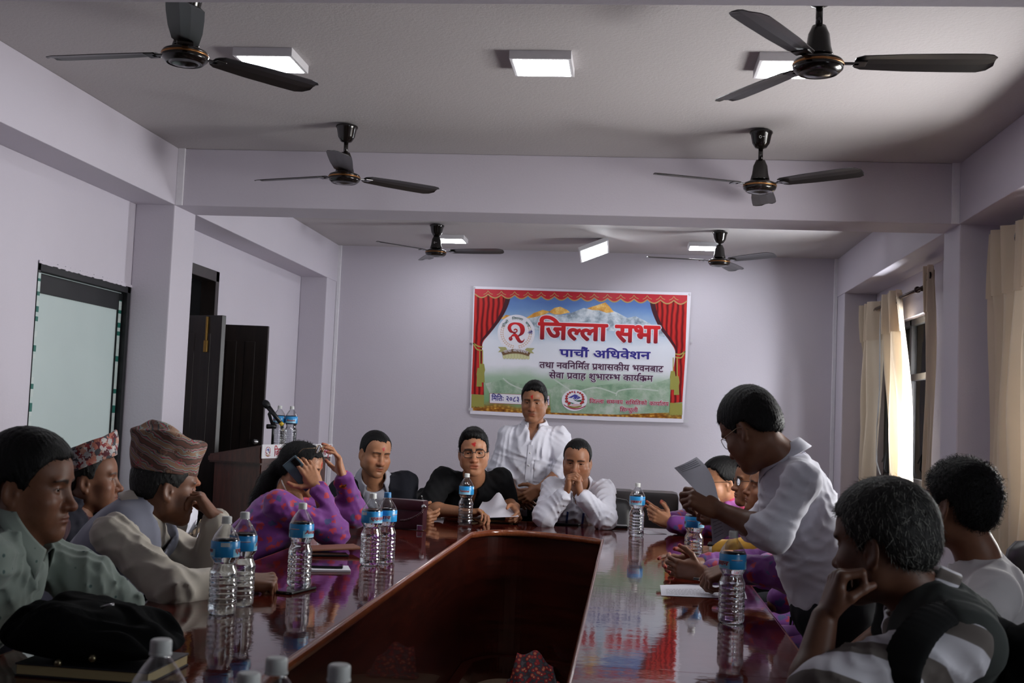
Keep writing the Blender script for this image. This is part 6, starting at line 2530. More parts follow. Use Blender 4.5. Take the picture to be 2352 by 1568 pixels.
def person(label, H, look, body_yaw, pelvis, skin, face=None, hair=None, hair_mat=None, hsc=1.0, neck=None, sh=0.185, shoulders=None, bw=1.0, bd=1.0,
           arms=None, layers=(), h=0.0034, stand=False, legs=None, legmat=None, collar=None, cap=None, glasses=None, nails=None):
    face = dict(face or {})
    H = np.asarray(H, float)
    Rh = frame_of(*look)
    Rb0 = frame_of(body_yaw)
    N = H + Rh @ (V3(0, -0.030, -0.120) * hsc) + V3(0, 0, -0.055) if neck is None else np.asarray(neck, float)
    P = np.array(pelvis, float)
    if not stand:
        P[2] += 0.045
    u = nrm(N - P)
    r = nrm(Rb0[:, 0] - u * (Rb0[:, 0] @ u))
    fw = np.cross(u, r)
    B = dict(N=N, P=P, r=r, f=fw, u=u, bw=bw, bd=bd)
    B['SR'] = N + r * sh - u * 0.062 - fw * 0.005
    B['SL'] = N - r * sh - u * 0.062 - fw * 0.005
    if shoulders:
        for k, v in shoulders.items():
            B['S' + k] = np.asarray(v, float)
    root = thing('person', label, 'person', (P[0], P[1], 0))
    VV, FF, CC = [], [], []

    def put(V, F, C):
        n = sum(len(q) for q in VV)
        VV.append(V)
        FF.append(F + n)
        CC.append(C)
    base = np.array(lin(*skin)[:3])
    # head and neck
    fh = head_field(face)
    nl = (Rh.T @ (N - u * 0.05 - H)) / hsc
    nr = 0.053 * face.get('neckw', 1.0)
    fh.rc((0, -0.024, -0.055), nl * 0.55 + V3(0, -0.024, -0.055) * 0.45 + V3(0, -0.004, 0), nr, nr, k=0.03)
    fh.rc(nl * 0.55 + V3(0, -0.028, -0.055) * 0.45, nl, nr, nr * 1.18, k=0.03)
    V, F = fh.mesh(h)
    put((V * hsc) @ Rh.T + H, F, head_tone(V, face, base))
    # trunk under the clothes
    ft = Field()
    torso_field(ft, B, -0.016)
    V, F = ft.mesh(0.014)
    put(V, F, np.tile(base, (len(V), 1)))
    handinfo = {}
    for sd, A in (arms or {}).items():
        S = B['S' + sd]
        E, Wr = np.asarray(A['el'], float), np.asarray(A['wr'], float)
        fa = Field()
        fa.rc(S, E, 0.044, 0.037, k=0.02)
        fa.chain([E, E + (Wr - E) * 0.3, Wr], [0.038, 0.040, 0.0265], k=0.02, flat=None)
        hd = A.get('hand')
        tips = None
        if hd:
            tips, kn = hand_field(fa, Wr, hd.get('d', nrm(Wr - E)), hd['n'], sd, hd.get('curls', RELAX), hd.get('spread', (6, 1, -4, -9)), hd.get('thumb', ((0.55, 0.75, 0.35), (0.8, 0.45, 0.4), (0.9, 0.2, 0.4))), hd.get('sc', 0.98))
            handinfo[sd] = tips
        V, F = fa.mesh(min(h, 0.0030))
        C = np.tile(base * 0.97, (len(V), 1))
        if tips:
            for nm, pts in tips.items():
                d_ = np.linalg.norm(V - pts[-1], axis=1)
                a_ = np.clip(1.5 - d_ / 0.011, 0, 1)[:, None]
                nc = np.array(lin(*nails)[:3]) if nails else base * (1.12, 0.95, 0.92)
                C = C * (1 - a_ * 0.7) + nc * a_ * 0.7
        put(V, F, C)
    Vb, Fb, Cb = np.concatenate(VV), np.concatenate(FF), np.concatenate(CC)
    body = obj('body', Vb, Fb, M_SKIN, root, True)
    tone_attr(body, Cb)
    # eyes
    if face.get('eye', 1.0) > 0.02:
        gz = nrm(V3(*face.get('gaze', (0, 1, -0.05))))
        for s in (-1, 1):
            c = V3(s * 0.0315 * face.get('w', 1.0), 0.0705, -0.002)
            mb = MB()
            mb.lathe([(0.0128 * math.sin(q), -0.0128 * math.cos(q)) for q in np.linspace(0, PI, 22)], c, 24, 0, gz)
            loc = np.array(mb.v)
            mb.m = [1 if (np.mean(loc[list(q)], axis=0) - c) @ gz > 0.0128 * 0.86 else 0 for q in mb.f]
            mb.v = [tuple(H + Rh @ (q * hsc)) for q in loc]
            mb.build('eye', None, body, True, mats=[M_EYEW, M_IRIS])
    # hair
    if hair:
        V, F, fm = hair_mesh(face, hair, max(h, 0.0032))
        hm = hair_mat or [M_HAIR, M_HAIRG]
        obj('hair', (V * hsc) @ Rh.T + H, F, hm[0], root, True, mats=hm, fmat=fm)
    if cap:
        topi(H, Rh, hsc, cap, root)
    if glasses:
        spectacles(H, Rh, hsc, glasses.get('mat', M_GLASSFR), root, face.get('w', 1.0) * 1.02, **{k: v for k, v in glasses.items() if k != 'mat'})
    # clothes
    out = {}
    for ly in layers:
        fc = Field()
        t = ly.get('t', 0.010)
        torso_field(fc, B, t, 0.035, ly.get('cap', 1.0))
        sl = ly.get('sleeve', 0)
        for sd in ('L', 'R'):
            A = (arms or {}).get(sd)
            S = B['S' + sd]
            if A is None or sl <= 0:
                continue
            E, Wr = np.asarray(A['el'], float), np.asarray(A['wr'], float)
            ar = ly.get('ar', 1.0)
            ease = ly.get('ease', 0.010)
            if sl <= 1:
                e1 = S + (E - S) * sl
                fc.rc(S, e1, 0.050 + t + ease * 0.3, 0.046 + t + ease, k=0.03)
            else:
                fc.rc(S, E, 0.050 * ar + t + ease * 0.3, 0.043 * ar + t + ease, k=0.03)
                e2 = E + (Wr - E) * (sl - 1)
                rr = 0.043 * ar + t + ease * 0.9
                r2 = rr + (0.0275 + t + ease * 0.5 - rr) * (sl - 1)
                fc.rc(E, e2, rr, r2, k=0.03)
                if ly.get('cuff', True):
                    fc.rc(e2 - nrm(Wr - E) * min(ly.get('cuffw', 0.05), 0.9 * np.linalg.norm(e2 - E)), e2, r2 + 0.003, r2 + 0.004, k=0.004)
        if ly.get('skirt'):
            fc.rc(P, P - u * 0.12, 0.165 * bw + t, 0.17 * bw + t, k=0.04, flat=(fw, 0.78))
        nh = ly.get('hole', 0.060)
        if nh:
            fc.rc(N - u * 0.004 + fw * 0.006, N + u * 0.2 + fw * 0.03, nh, nh * 1.2, k=0.006, op='s')
        vd = ly.get('vneck')
        if vd:
            dep, hw = vd

            def vcut(X, Y, Z, dep=dep, hw=hw):
                qx, qy, qz = X - N[0], Y - N[1], Z - N[2]
                s = np.abs(qx * r[0] + qy * r[1] + qz * r[2])
                v = -(qx * u[0] + qy * u[1] + qz * u[2])
                g = qx * fw[0] + qy * fw[1] + qz * fw[2]
                a = (s - hw * (1 - v / dep)) * 0.9
                return np.maximum(np.maximum(np.maximum(a, -(g - ly.get('vfront', 0.02))), v - dep), np.maximum(-v - 0.05, g - 0.125))
            fc.add(vcut, N - 0.7, N + 0.7, 0.008, 's')
        hb = ly.get('hem')
        if hb is not None:
            def hem(X, Y, Z):
                v = -((X - N[0]) * u[0] + (Y - N[1]) * u[1] + (Z - N[2]) * u[2])
                return v - hb
            fc.add(hem, N - 2, N + 2, 0.01, 'i')
        for ex in ly.get('extra', ()):
            ex(fc, B)
        amp = ly.get('fold', 0.006)
        V, F = fc.mesh(ly.get('h', 0.0075), folds(amp, ly.get('wl', 0.11), ly.get('seed', 1), ly.get('dirs')), amp * 1.6)
        o = obj(ly['name'], V, F, ly['mat'], root, True)
        sm = o.modifiers.new('soft', 'SMOOTH')
        sm.factor = 0.5
        sm.iterations = 1
        out[ly['name']] = (o, V)
        cl_ = ly.get('collar')
        if cl_:
            c0 = N + u * cl_.get('z', 0.022) + fw * cl_.get('y', 0.0)
            strip_collar(B, c0, cl_.get('rx', 0.0605), cl_.get('ry', 0.0635), cl_.get('h', 0.040), cl_.get('gap', 0.45), cl_.get('drop', 0.03), cl_.get('point', 0.045), cl_.get('mat', ly['mat']), 'collar', o, cl_.get('flare', 0.024))
        pk = ly.get('placket')
        if pk:
            front_strip(B, V, 0.014, pk[0], pk[1], ly['mat'], 'placket', o, 0.0028, 0, pk[2], M_BUTTON)
    # legs
    if legmat is not None:
        fl = Field()
        fl.ell(P, (0.165 * bw + 0.012, 0.13 * bd + 0.012, 0.13), np.stack([r, fw, u], axis=1), k=0.04)
        hf = frame_of(body_yaw)
        feet = []
        for s in (-1, 1):
            hp = P + r * s * 0.085 - u * 0.02
            if stand:
                kn_ = V3(hp[0], hp[1], 0.50) + hf[:, 1] * 0.02
                an = V3(hp[0], hp[1], 0.09)
            else:
                kn_ = hp + hf[:, 1] * 0.40 + hf[:, 0] * s * 0.05
                kn_[2] = 0.545
                an = kn_ + hf[:, 1] * (legs or 0.02)
                an[2] = 0.09
            fl.rc(hp, kn_, 0.088, 0.066, k=0.04)
            fl.rc(kn_, an, 0.066, 0.052, k=0.03)
            feet.append(an)
        V, F = fl.mesh(0.013, folds(0.004, 0.12, 3), 0.008)
        obj('trousers' if legmat is not M_SARI else 'skirt', V, F, legmat, root, True)
        for an in feet:
            fs_ = Field()
            fs_.rc(V3(an[0], an[1], 0.045) - hf[:, 1] * 0.05, V3(an[0], an[1], 0.032) + hf[:, 1] * 0.15, 0.042, 0.030, k=0.02, flat=(hf[:, 0], 1.1))
            fs_.rc(V3(an[0], an[1], 0.05), V3(an[0], an[1], 0.10), 0.042, 0.04, k=0.02)
            fs_.add(lambda X, Y, Z: -Z + 0.002 + 0 * X + 0 * Y, (-9, -9, -1), (9, 9, 3), 0.004, 'i')
            V, F = fs_.mesh(0.009)
            obj('shoe', V, F, M_SHOE, root, True)
    return dict(root=root, body=body, B=B, H=H, Rh=Rh, layers=out, hands=handinfo, hsc=hsc)


def topi(H, R, sc, cap, parent):
    """Brimless cloth cap: a tilted band rising to a folded, lopsided crown."""
    mat, hgt, tilt, peak = cap['mat'], cap.get('h', 0.115), cap.get('tilt', 0.10), cap.get('peak', (0.02, -0.01))
    nu, nv = 72, 16
    vs, fs = [], []
    z0 = cap.get('z', 0.046)
    for j in range(nv + 1):
        v = j / nv
        for i in range(nu):
            a = 2 * PI * i / nu
            rx = 0.0795 + 0.003 * v + cap.get('flare', 0.006) * v
            ry = 0.1020 + 0.004 * v + cap.get('flare', 0.006) * v
            x, y = rx * math.sin(a), ry * math.cos(a) - 0.012
            z = z0 + tilt * y + v * hgt * (1 + cap.get('lop', 0.22) * math.cos(a - cap.get('pa', 0.4)) + 0.06 * math.cos(3 * a + 1))
            w = 0.0035 * math.sin(9 * a + 4 * v + 1.3) * v + 0.003 * math.sin(5 * a - 7 * v)
            dent = cap.get('dent', 0.012) * math.exp(-(((a - 0.55 + PI) % (2 * PI) - PI) / 0.28) ** 2) * v ** 2
            vs.append((x * (1 + w * 8) * (1 - dent * 4), y * (1 + w * 8) * (1 - dent * 4), z))
    rim = nv * nu
    # sunken top with a folded lump
    m = 8
    for j in range(1, m + 1):
        q = j / m
        for i in range(nu):
            p = np.array(vs[rim + i])
            c = V3(0.0, -0.012, z0 + hgt * 0.80)
            k = 1 - q
            z = p[2] * k + c[2] * q - 0.030 * math.sin(q * PI * 0.5) * (1 - cap.get('lump', 0.0)) + cap.get('lump', 0.0) * 0.055 * math.exp(-((q - 0.55) / 0.3) ** 2) * (0.5 + 0.5 * math.cos(2 * PI * i / nu - 2.9))
            vs.append((p[0] * k + c[0] * q, p[1] * k + c[1] * q, z))
    rows = nv + m
    for j in range(rows):
        for i in range(nu):
            a, b = j * nu + i, j * nu + (i + 1) % nu
            fs.append((a, b, b + nu, a + nu))
    V = np.array(vs)
    V = H + (V * sc) @ R.T
    o = obj('topi_cap', V, fs, mat, parent, True)
    md = o.modifiers.new('thick', 'SOLIDIFY')
    md.thickness = 0.004
    md.offset = -1
    sm = o.modifiers.new('soft', 'SUBSURF')
    sm.levels = sm.render_levels = 1
    return o


M_SHOE = plain('black_shoe_leather', (22, 21, 21), 0.35)
M_BUTTON = plain('shirt_button', (214, 214, 216), 0.3)
M_WHITESH = cloth_mat('white_shirt_cotton', (216, 216, 228)).m
M_WHITETEE = cloth_mat('white_tee_cotton', (208, 204, 206)).m
M_SUIT = cloth_mat('navy_suit_wool', (23, 24, 33), 0.85, sheen=0.02).m
M_GREYSH = cloth_mat('grey_shirt_cotton', (168, 168, 180)).m
M_BLACKPOLO = cloth_mat('black_polo_knit', (13, 13, 16), 0.9, sheen=0.02).m
M_TROUS = cloth_mat('dark_trousers', (22, 23, 30), 0.85, sheen=0.02).m
M_CREAM = cloth_mat('cream_shirt_linen', (188, 180, 168), 0.8)
cv = M_CREAM.coords((1, 1, 1))
M_CREAM = M_CREAM.m
M_VESTG = cloth_mat('blue_grey_waistcoat', (122, 124, 140), 0.75).m
M_GREENSH = cloth_mat('pale_green_dotted_shirt', (134, 146, 138), 0.8)
v_ = M_GREENSH.coords((1, 1, 1))
vo = M_GREENSH.n('ShaderNodeTexVoronoi')
vo.inputs['Scale'].default_value = 26.0
vo.inputs['Randomness'].default_value = 0.25
M_GREENSH.l(v_, vo.inputs['Vector'])
dm = M_GREENSH.ramp(vo.outputs['Distance'], [(0.11, (1, 1, 1)), (0.15, (0, 0, 0))])
M_GREENSH.set(M_GREENSH.mix(dm, lin(134, 146, 138), lin(70, 92, 90)))
M_GREENSH = M_GREENSH.m
M_MAROONSH = cloth_mat('dark_maroon_shirt', (56, 26, 36)).m
M_NAVYV = cloth_mat('dark_navy_waistcoat', (30, 30, 42), sheen=0.02).m
M_SARI = flower_cloth('purple_flowered_cloth', (112, 50, 128), (172, 46, 66), (66, 70, 116))
M_LILAC = cloth_mat('plain_lilac_cloth', (128, 78, 160), 0.6).m
M_PLAID = MatB('brown_plaid_wool')
pv = M_PLAID.coords((1, 1, 1))
w1 = M_PLAID.n('ShaderNodeTexWave', bands_direction='Z')
w1.inputs['Scale'].default_value = 7
w2 = M_PLAID.n('ShaderNodeTexWave', bands_direction='Y')
w2.inputs['Scale'].default_value = 7
M_PLAID.l(pv, w1.inputs['Vector']).l(pv, w2.inputs['Vector'])
mx = M_PLAID.n('ShaderNodeMath', operation='MULTIPLY')
M_PLAID.l(w1.outputs['Fac'], mx.inputs[0]).l(w2.outputs['Fac'], mx.inputs[1])
M_PLAID.set(M_PLAID.ramp(mx.outputs[0], [(0.0, lin(44, 36, 30)), (0.35, lin(74, 60, 48)), (0.8, lin(128, 112, 92))]), 0.85)
M_PLAID = M_PLAID.m
M_STRIPE = MatB('white_and_brown_striped_shirt')
sv = M_STRIPE.coords((1, 1, 1), 'Object', (0.3, 0.5, 0.2))
w1 = M_STRIPE.n('ShaderNodeTexWave', bands_direction='DIAGONAL')
w1.inputs['Scale'].default_value = 3.6
w1.inputs['Distortion'].default_value = 0.6
M_STRIPE.l(sv, w1.inputs['Vector'])
M_STRIPE.set(M_STRIPE.ramp(w1.outputs['Fac'], [(0.0, lin(98, 90, 86)), (0.30, lin(104, 96, 92)), (0.36, lin(206, 204, 212)), (1.0, lin(212, 210, 218))]), 0.8)
M_STRIPE = M_STRIPE.m
M_VESTDG = cloth_mat('grey_green_waistcoat', (60, 64, 62), 0.85, sheen=0.05).m
M_MUSTARD = cloth_mat('mustard_sleeve', (176, 128, 30), 0.7).m
M_STRAP = cloth_mat('black_strap_webbing', (13, 14, 15), 0.9, sheen=0.02).m
M_BLUERIB = cloth_mat('blue_lanyard_ribbon', (40, 52, 110), 0.5).m
M_DHAKA1 = dhaka('woven_cap_cloth_stripes', [(112, 78, 70), (66, 66, 70), (140, 112, 92), (132, 144, 142), (184, 84, 96), (92, 84, 80), (150, 158, 154), (150, 118, 98)], 30, True)
M_DHAKA2 = dhaka('woven_cap_cloth_flowers', [(178, 112, 98), (186, 180, 178), (72, 72, 78), (132, 56, 60), (172, 172, 174), (92, 50, 58), (178, 134, 120)], 40, False)
# ================================================================ the people
PINCH = ((40, 50, 25), (46, 58, 30), (55, 66, 35), (60, 68, 36))
S_BROWN, S_LIGHT, S_TAN, S_DARK = (126, 84, 62), (176, 124, 92), (152, 104, 76), (104, 68, 50)

# ---- door side of the table, nearest first
Y_ = 2.75
person('man in a pale green dotted shirt, seated behind the black bag', W(66, 1112, Y_), (84, -4, 0), 80, (-1.76, 2.62, 0.55), S_BROWN,
       dict(w=1.0, fat=0.3, eye=0.62, nose=1.08, brow=0.9, jaw=1.05), dict(style='short', top=0.016, side=0.007, seed=11, strands=2600, len=0.010), hsc=1.06, neck=W(58, 1236, 2.72),
       arms={'R': dict(el=(-1.64, 2.28, 0.74), wr=(-1.46, 2.40, 0.66)), 'L': dict(el=W(196, 1332, 2.92), wr=W(292, 1392, 3.0), hand=dict(n=(0, -0.2, -1), curls=RELAX))},
       layers=[dict(name='shirt', mat=M_GREENSH, t=0.014, sleeve=1.9, fold=0.009, wl=0.10, seed=4, h=0.006, ease=0.014, collar=dict(rx=0.066, ry=0.066, h=0.032, gap=0.55, point=0.03, z=0.012))],
       h=0.0026, legmat=M_TROUS)
chair(-1.72, 2.63, 10, 'black leather chair under the man in the pale green shirt')

person('older man in a red and white flowered cap, seated behind the green-shirted man', W(206, 1098, 4.1), (72, 2, 0), 78, (-2.22, 4.05, 0.55), S_BROWN,
       dict(w=1.0, fat=0.1, eye=0.45, nose=1.12, brow=0.8, browcol=(0.08, 0.075, 0.07), stubble=0.15), dict(style='recede', top=0.004, side=0.004, seed=12, strands=500, len=0.008, grey=0.5), hair_mat=[M_HAIRDG, M_HAIRG],
       neck=W(182, 1166, 4.07), arms={'R': dict(el=(-2.08, 3.84, 0.84), wr=(-1.84, 3.95, 0.66)), 'L': dict(el=(-2.06, 4.28, 0.84), wr=(-1.84, 4.18, 0.66))},
       layers=[dict(name='shirt', mat=M_MAROONSH, t=0.008, sleeve=1.9, collar=dict()), dict(name='waistcoat', mat=M_NAVYV, t=0.028, cap=0.65, vneck=(0.40, 0.08), seed=5)],
       cap=dict(mat=M_DHAKA2, h=0.080, tilt=0.42, pa=0.3, z=0.046, flare=-0.004, lop=0.12, dent=0.02, lump=0.4), h=0.003, legmat=M_TROUS)
chair(-2.20, 4.06, 12, 'black leather chair under the man in the flowered cap')

person('man in a tall striped cap, cream shirt and grey waistcoat, hand at mouth', W(380, 1114, 3.72), (55, -6, 0), 70, (-1.80, 3.62, 0.56), S_BROWN,
       dict(w=0.98, fat=0.2, eye=0.6, nose=1.05, brow=1.0), dict(style='low', top=0.002, side=0.004, seed=13, strands=1800, len=0.008, grey=0.3), hair_mat=[M_HAIRDG, M_HAIRG], hsc=1.0,
       neck=W(330, 1178, 3.68), shoulders={'R': W(258, 1226, 3.50), 'L': W(382, 1250, 3.86)},
       arms={'R': dict(el=W(392, 1352, 3.46), wr=W(560, 1334, 3.66), hand=dict(d=(0.9, 0.4, -0.02), n=(0.1, 0.5, -0.8), curls=FIST)),
             'L': dict(el=W(480, 1300, 3.86), wr=W(499, 1190, 3.74), hand=dict(d=(-0.66, -0.12, 0.74), n=(-0.70, -0.15, -0.65), curls=((34, 50, 30), (40, 54, 30), (46, 56, 30), (50, 56, 30))))},
       layers=[dict(name='shirt', mat=M_CREAM, t=0.008, sleeve=1.9, fold=0.008, wl=0.095, seed=6, ease=0.014, h=0.006, collar=dict(rx=0.064, ry=0.066, h=0.034, gap=0.45, point=0.035, z=0.006, flare=0.024)),
               dict(name='waistcoat', mat=M_VESTG, t=0.030, cap=0.62, vneck=(0.46, 0.085), fold=0.004, wl=0.18, seed=7)],
       cap=dict(mat=M_DHAKA1, h=0.118, tilt=-0.02, pa=PI * 0.9, z=0.042, flare=0.016, dent=0.03, lump=1.0, lop=0.07), h=0.0028, legmat=M_TROUS)
chair(-1.80, 3.62, 15, 'black leather chair under the man in the tall striped cap')

person('man in a brown plaid waistcoat over a white shirt, hidden behind the striped cap', W(396, 1086, 4.75), (78, 0, 0), 78, (-2.02, 4.68, 0.55), S_TAN, dict(eye=0.7),
       dict(style='short', top=0.012, seed=14, strands=500), neck=W(404, 1150, 4.75), arms={'R': dict(el=(-1.92, 4.48, 0.84), wr=(-1.72, 4.58, 0.68)), 'L': dict(el=(-1.92, 4.92, 0.84), wr=(-1.72, 4.80, 0.68))},
       layers=[dict(name='shirt', mat=M_WHITESH, t=0.010, sleeve=1.9, placket=(0.10, 0.42, 4), collar=dict()), dict(name='waistcoat', mat=M_PLAID, t=0.030, cap=0.62, vneck=(0.55, 0.13), seed=8)], h=0.0038, legmat=M_TROUS)
chair(-1.98, 4.68, 12, 'black leather chair with chrome arms behind the plaid waistcoat')

_arm = dict(R=dict(el=WZ(768, 1224, 0.81), wr=W(729, 1118, 5.10), hand=dict(d=(-0.48, -0.10, 0.80), n=(-0.45, 0.85, -0.20), curls=((18, 30, 15), (20, 34, 18), (24, 38, 20), (30, 40, 20)), thumb=((0.35, 0.85, 0.2), (0.6, 0.7, 0.15), (0.8, 0.5, 0.1)))),
            L=dict(el=W(814, 1180, 5.45), wr=W(788, 1094, 5.36), hand=dict(d=(-0.32, -0.05, 0.93), n=(-0.80, -0.35, -0.30), curls=((14, 18, 10), (18, 24, 12), (22, 28, 14), (26, 30, 16)))))
lady = person('woman in a purple flowered blouse talking on a phone, spectacles on her hair', W(692, 1073, 5.2), (94, -14, 0), 85, (-1.78, 5.10, 0.55), S_LIGHT,
              dict(w=0.99, fat=0.5, eye=0.0, nose=0.98, brow=0.8, tika=1.0, tika_w=0.007, tika_h=2.6, tika_z=0.040, lipcol=(0.30, 0.10, 0.10)),
              dict(style='woman', top=0.005, side=0.008, seed=15, strands=2600, len=0.03, curl=0.15, lift=0.25, comb=(0, -0.5, -0.4),
                   lumps=(((0, -0.115, -0.045), (0.05, 0.035, 0.05)), ((0.012, -0.135, -0.125), (0.055, 0.045, 0.075)), ((0.02, -0.145, -0.20), (0.055, 0.045, 0.07)))),
              hsc=0.95, neck=W(676, 1136, 5.17), sh=0.165, bw=0.98, bd=1.05, arms=_arm,
              layers=[dict(name='blouse', mat=M_SARI, t=0.010, sleeve=1.88, fold=0.007, wl=0.10, seed=9, ease=0.012, vneck=(0.08, 0.10), vfront=-0.3),
                      dict(name='waist_wrap', mat=M_LILAC, t=0.020, fold=0.008, wl=0.10, seed=10, extra=[lambda f, B: f.add(lambda X, Y, Z: 0.40 + ((X - B['N'][0]) * B['u'][0] + (Y - B['N'][1]) * B['u'][1] + (Z - B['N'][2]) * B['u'][2]), B['N'] - 2, B['N'] + 2, 0.01, 'i')])],
              h=0.003, legmat=M_SARI, nails=(150, 40, 40))
chair(-1.76, 5.12, 5, 'black leather chair under the woman on the phone')
spectacles(lady['H'], lady['Rh'], 1.0, M_GOLDFR, lady['root'], 1.02, up=True)
Bl = lady['B']
nk = MB()
for a in np.linspace(-0.6, 2 * PI - 1.2, 60):
    c = Bl['N'] + Bl['u'] * (0.012 - 0.05 * (math.cos(a) + 1) / 2) + Bl['r'] * math.sin(a) * 0.078 + Bl['f'] * math.cos(a) * 0.085
    nk.lathe([(0, -0.004), (0.0035, -0.002), (0.0035, 0.002), (0, 0.004)], c, 6)
nk.build('bead_necklace', M_PEARL, lady['root'], True)
band(_arm['R']['wr'] - 0.02 * nrm(_arm['R']['wr'] - _arm['R']['el']), _arm['R']['wr'] - _arm['R']['el'], 0.035, 0.012, plain('coloured_glass_bangles', (96, 140, 70), 0.2), 'bangles', lady['root'])
band(_arm['L']['wr'] - 0.03 * nrm(_arm['L']['wr'] - _arm['L']['el']), _arm['L']['wr'] - _arm['L']['el'], 0.040, 0.018, M_GOLD, 'bracelet', lady['root'])
# her phone
M_PHBACK = plain('slate_blue_phone_back', (78, 96, 106), 0.25)
pc_ = W(690, 1087, 5.085)
pl = nrm((-0.62, -0.25, 0.70))
pw_ = nrm((0.72, 0.05, 0.65))
pw_ = nrm(pw_ - pl * (pw_ @ pl))
pn = np.cross(pl, pw_)
if pn[1] > 0:
    pn, pw_ = -pn, -pw_
Rp = np.stack([pw_, pl, pn], axis=1)
ph_ = thing('mobile_phone', 'slate blue phone held to her ear by the woman in purple', 'phone', pc_)
MB().box((-0.037, -0.078, -0.0045), (0.037, 0.078, 0.0045), 0.004, 0, Rp, pc_).build('case', M_PHBACK, ph_)
MB().box((-0.030, 0.030, 0.004), (-0.004, 0.070, 0.0065), 0.003, 0, Rp, pc_).build('camera_bump', M_PHONESIDE, ph_)
lm = MB()
for k in range(3):
    lm.lathe([(0, 0.0012), (0.0055, 0.0012), (0.006, 0)], pc_ + Rp @ V3(-0.017, 0.038 + 0.012 * k, 0.0064), 16, 0, pn)
lm.build('camera_lens', M_PHONE, ph_)

# ---- far side of the table
_arm = dict(R=dict(el=W(806, 1196, 6.40), wr=W(948, 1190, 6.32), hand=dict(d=(0.95, -0.12, 0.06), n=(0.1, 0.9, 0.25), curls=((30, 40, 20), (38, 48, 22), (46, 54, 24), (50, 54, 24)))),
            L=dict(el=W(928, 1168, 6.62), wr=W(950, 1180, 6.44), hand=dict(d=(0.92, -0.25, 0.0), n=(-0.1, -0.9, -0.1), curls=CLASP)))
suit = person('man in a dark navy suit with a red forehead mark, holding a pen', W(862, 1039, 6.5), (143, -12, -3), 152, (-1.50, 6.95, 0.56), S_LIGHT,
              dict(w=0.99, fat=0.4, eye=0.25, nose=1.12, moustache=0.7, stubble=0.2, tika=1.0, tika_w=0.008, tika_z=0.044, mouth=0.001, ear=1.1),
              dict(style='recede', temple=0.016, top=0.004, side=0.004, seed=16, strands=1400, len=0.010), hsc=1.02, neck=W(858, 1105, 6.58), sh=0.185, bw=1.0,
              arms=_arm, layers=[dict(name='shirt', mat=M_GREYSH, t=0.008, collar=dict(gap=0.75, point=0.05, h=0.036, flare=0.03, rx=0.066, ry=0.068)),
                                 dict(name='jacket', mat=M_SUIT, t=0.020, sleeve=1.85, vneck=(0.40, 0.075), fold=0.005, wl=0.13, seed=11, ease=0.010, collar=dict(rx=0.078, ry=0.082, z=-0.008, gap=0.8, point=0.05, h=0.036, drop=0.06, flare=0.022))], h=0.0032, legmat=M_TROUS)
chair(-1.56, 7.0, -62, 'black leather chair under the man in the navy suit')
pa, pb = W(969, 1141, 6.34), W(979, 1178, 6.36)
pn_ = thing('pen', 'dark pen upright between the joined hands of the suited man', 'pen', pb)
MB().tube([pa, pb], 0.0045, 10).build('barrel', M_BLACK, pn_, True)
MB().tube([pa, pa + (pa - pb) * 0.08], [0.0046, 0.003], 10).build('cap', M_CHROME, pn_, True)
chair(-1.17, 7.42, -90, 'empty black leather chair between the navy suit and the black polo shirt')

_arm = dict(R=dict(el=W(980, 1168, 6.60), wr=W(1068, 1176, 6.47), hand=dict(d=(0.85, -0.15, 0.05), n=(0.05, -0.35, -0.9), curls=((30, 42, 22), (36, 44, 24), (40, 44, 24), (40, 40, 22)))),
            L=dict(el=W(1164, 1160, 6.86), wr=W(1184, 1164, 6.60), hand=dict(d=(0.25, -0.75, -0.42), n=(-0.85, -0.1, -0.35), curls=PINCH)))
black = person('man in a black polo shirt and black-framed spectacles, sorting papers', W(1088, 1036, 6.6), (171, -4, 3), 178, (-0.92, 7.10, 0.56), S_LIGHT,
               dict(w=0.96, fat=0.1, eye=0.75, nose=1.0, tika=1.0, tika_w=0.011, tika_h=1.0, tika_z=0.046, mouth=0.003, lip=1.1, brow=1.15, gaze=(0.25, 1, -0.1)),
               dict(style='short', top=0.015, side=0.006, seed=17, strands=2600, len=0.016, lift=0.25, fringe=-0.008, comb=(0.5, 0.3, 0.4), lumps=(((0.01, 0.052, 0.096), (0.05, 0.035, 0.022)),)), hsc=1.06, neck=W(1090, 1103, 6.72), sh=0.20, bw=1.08,
               shoulders={'R': W(1018, 1098, 6.72), 'L': W(1150, 1100, 6.78)}, arms=_arm,
               layers=[dict(name='polo_shirt', mat=M_BLACKPOLO, t=0.012, sleeve=0.78, vneck=(0.105, 0.03), fold=0.005, wl=0.11, seed=12, ease=0.018, hole=0.054, collar=dict(z=0.006, gap=0.38, point=0.03, h=0.034, drop=0.04, rx=0.060, ry=0.066))],
               glasses=dict(mat=M_GLASSFR, rx=0.0255, ry=0.0205, thick=0.0019), h=0.003, legmat=M_TROUS)
chair(-0.92, 7.22, -90, 'black leather chair under the man in the black polo shirt')
rg = black['hands']['R']['ring']
band((rg[0] + rg[1] * 1.2) / 2.2, rg[1] - rg[0], 0.0095, 0.006, M_GOLD, 'finger_ring', black['root'], 0.002)

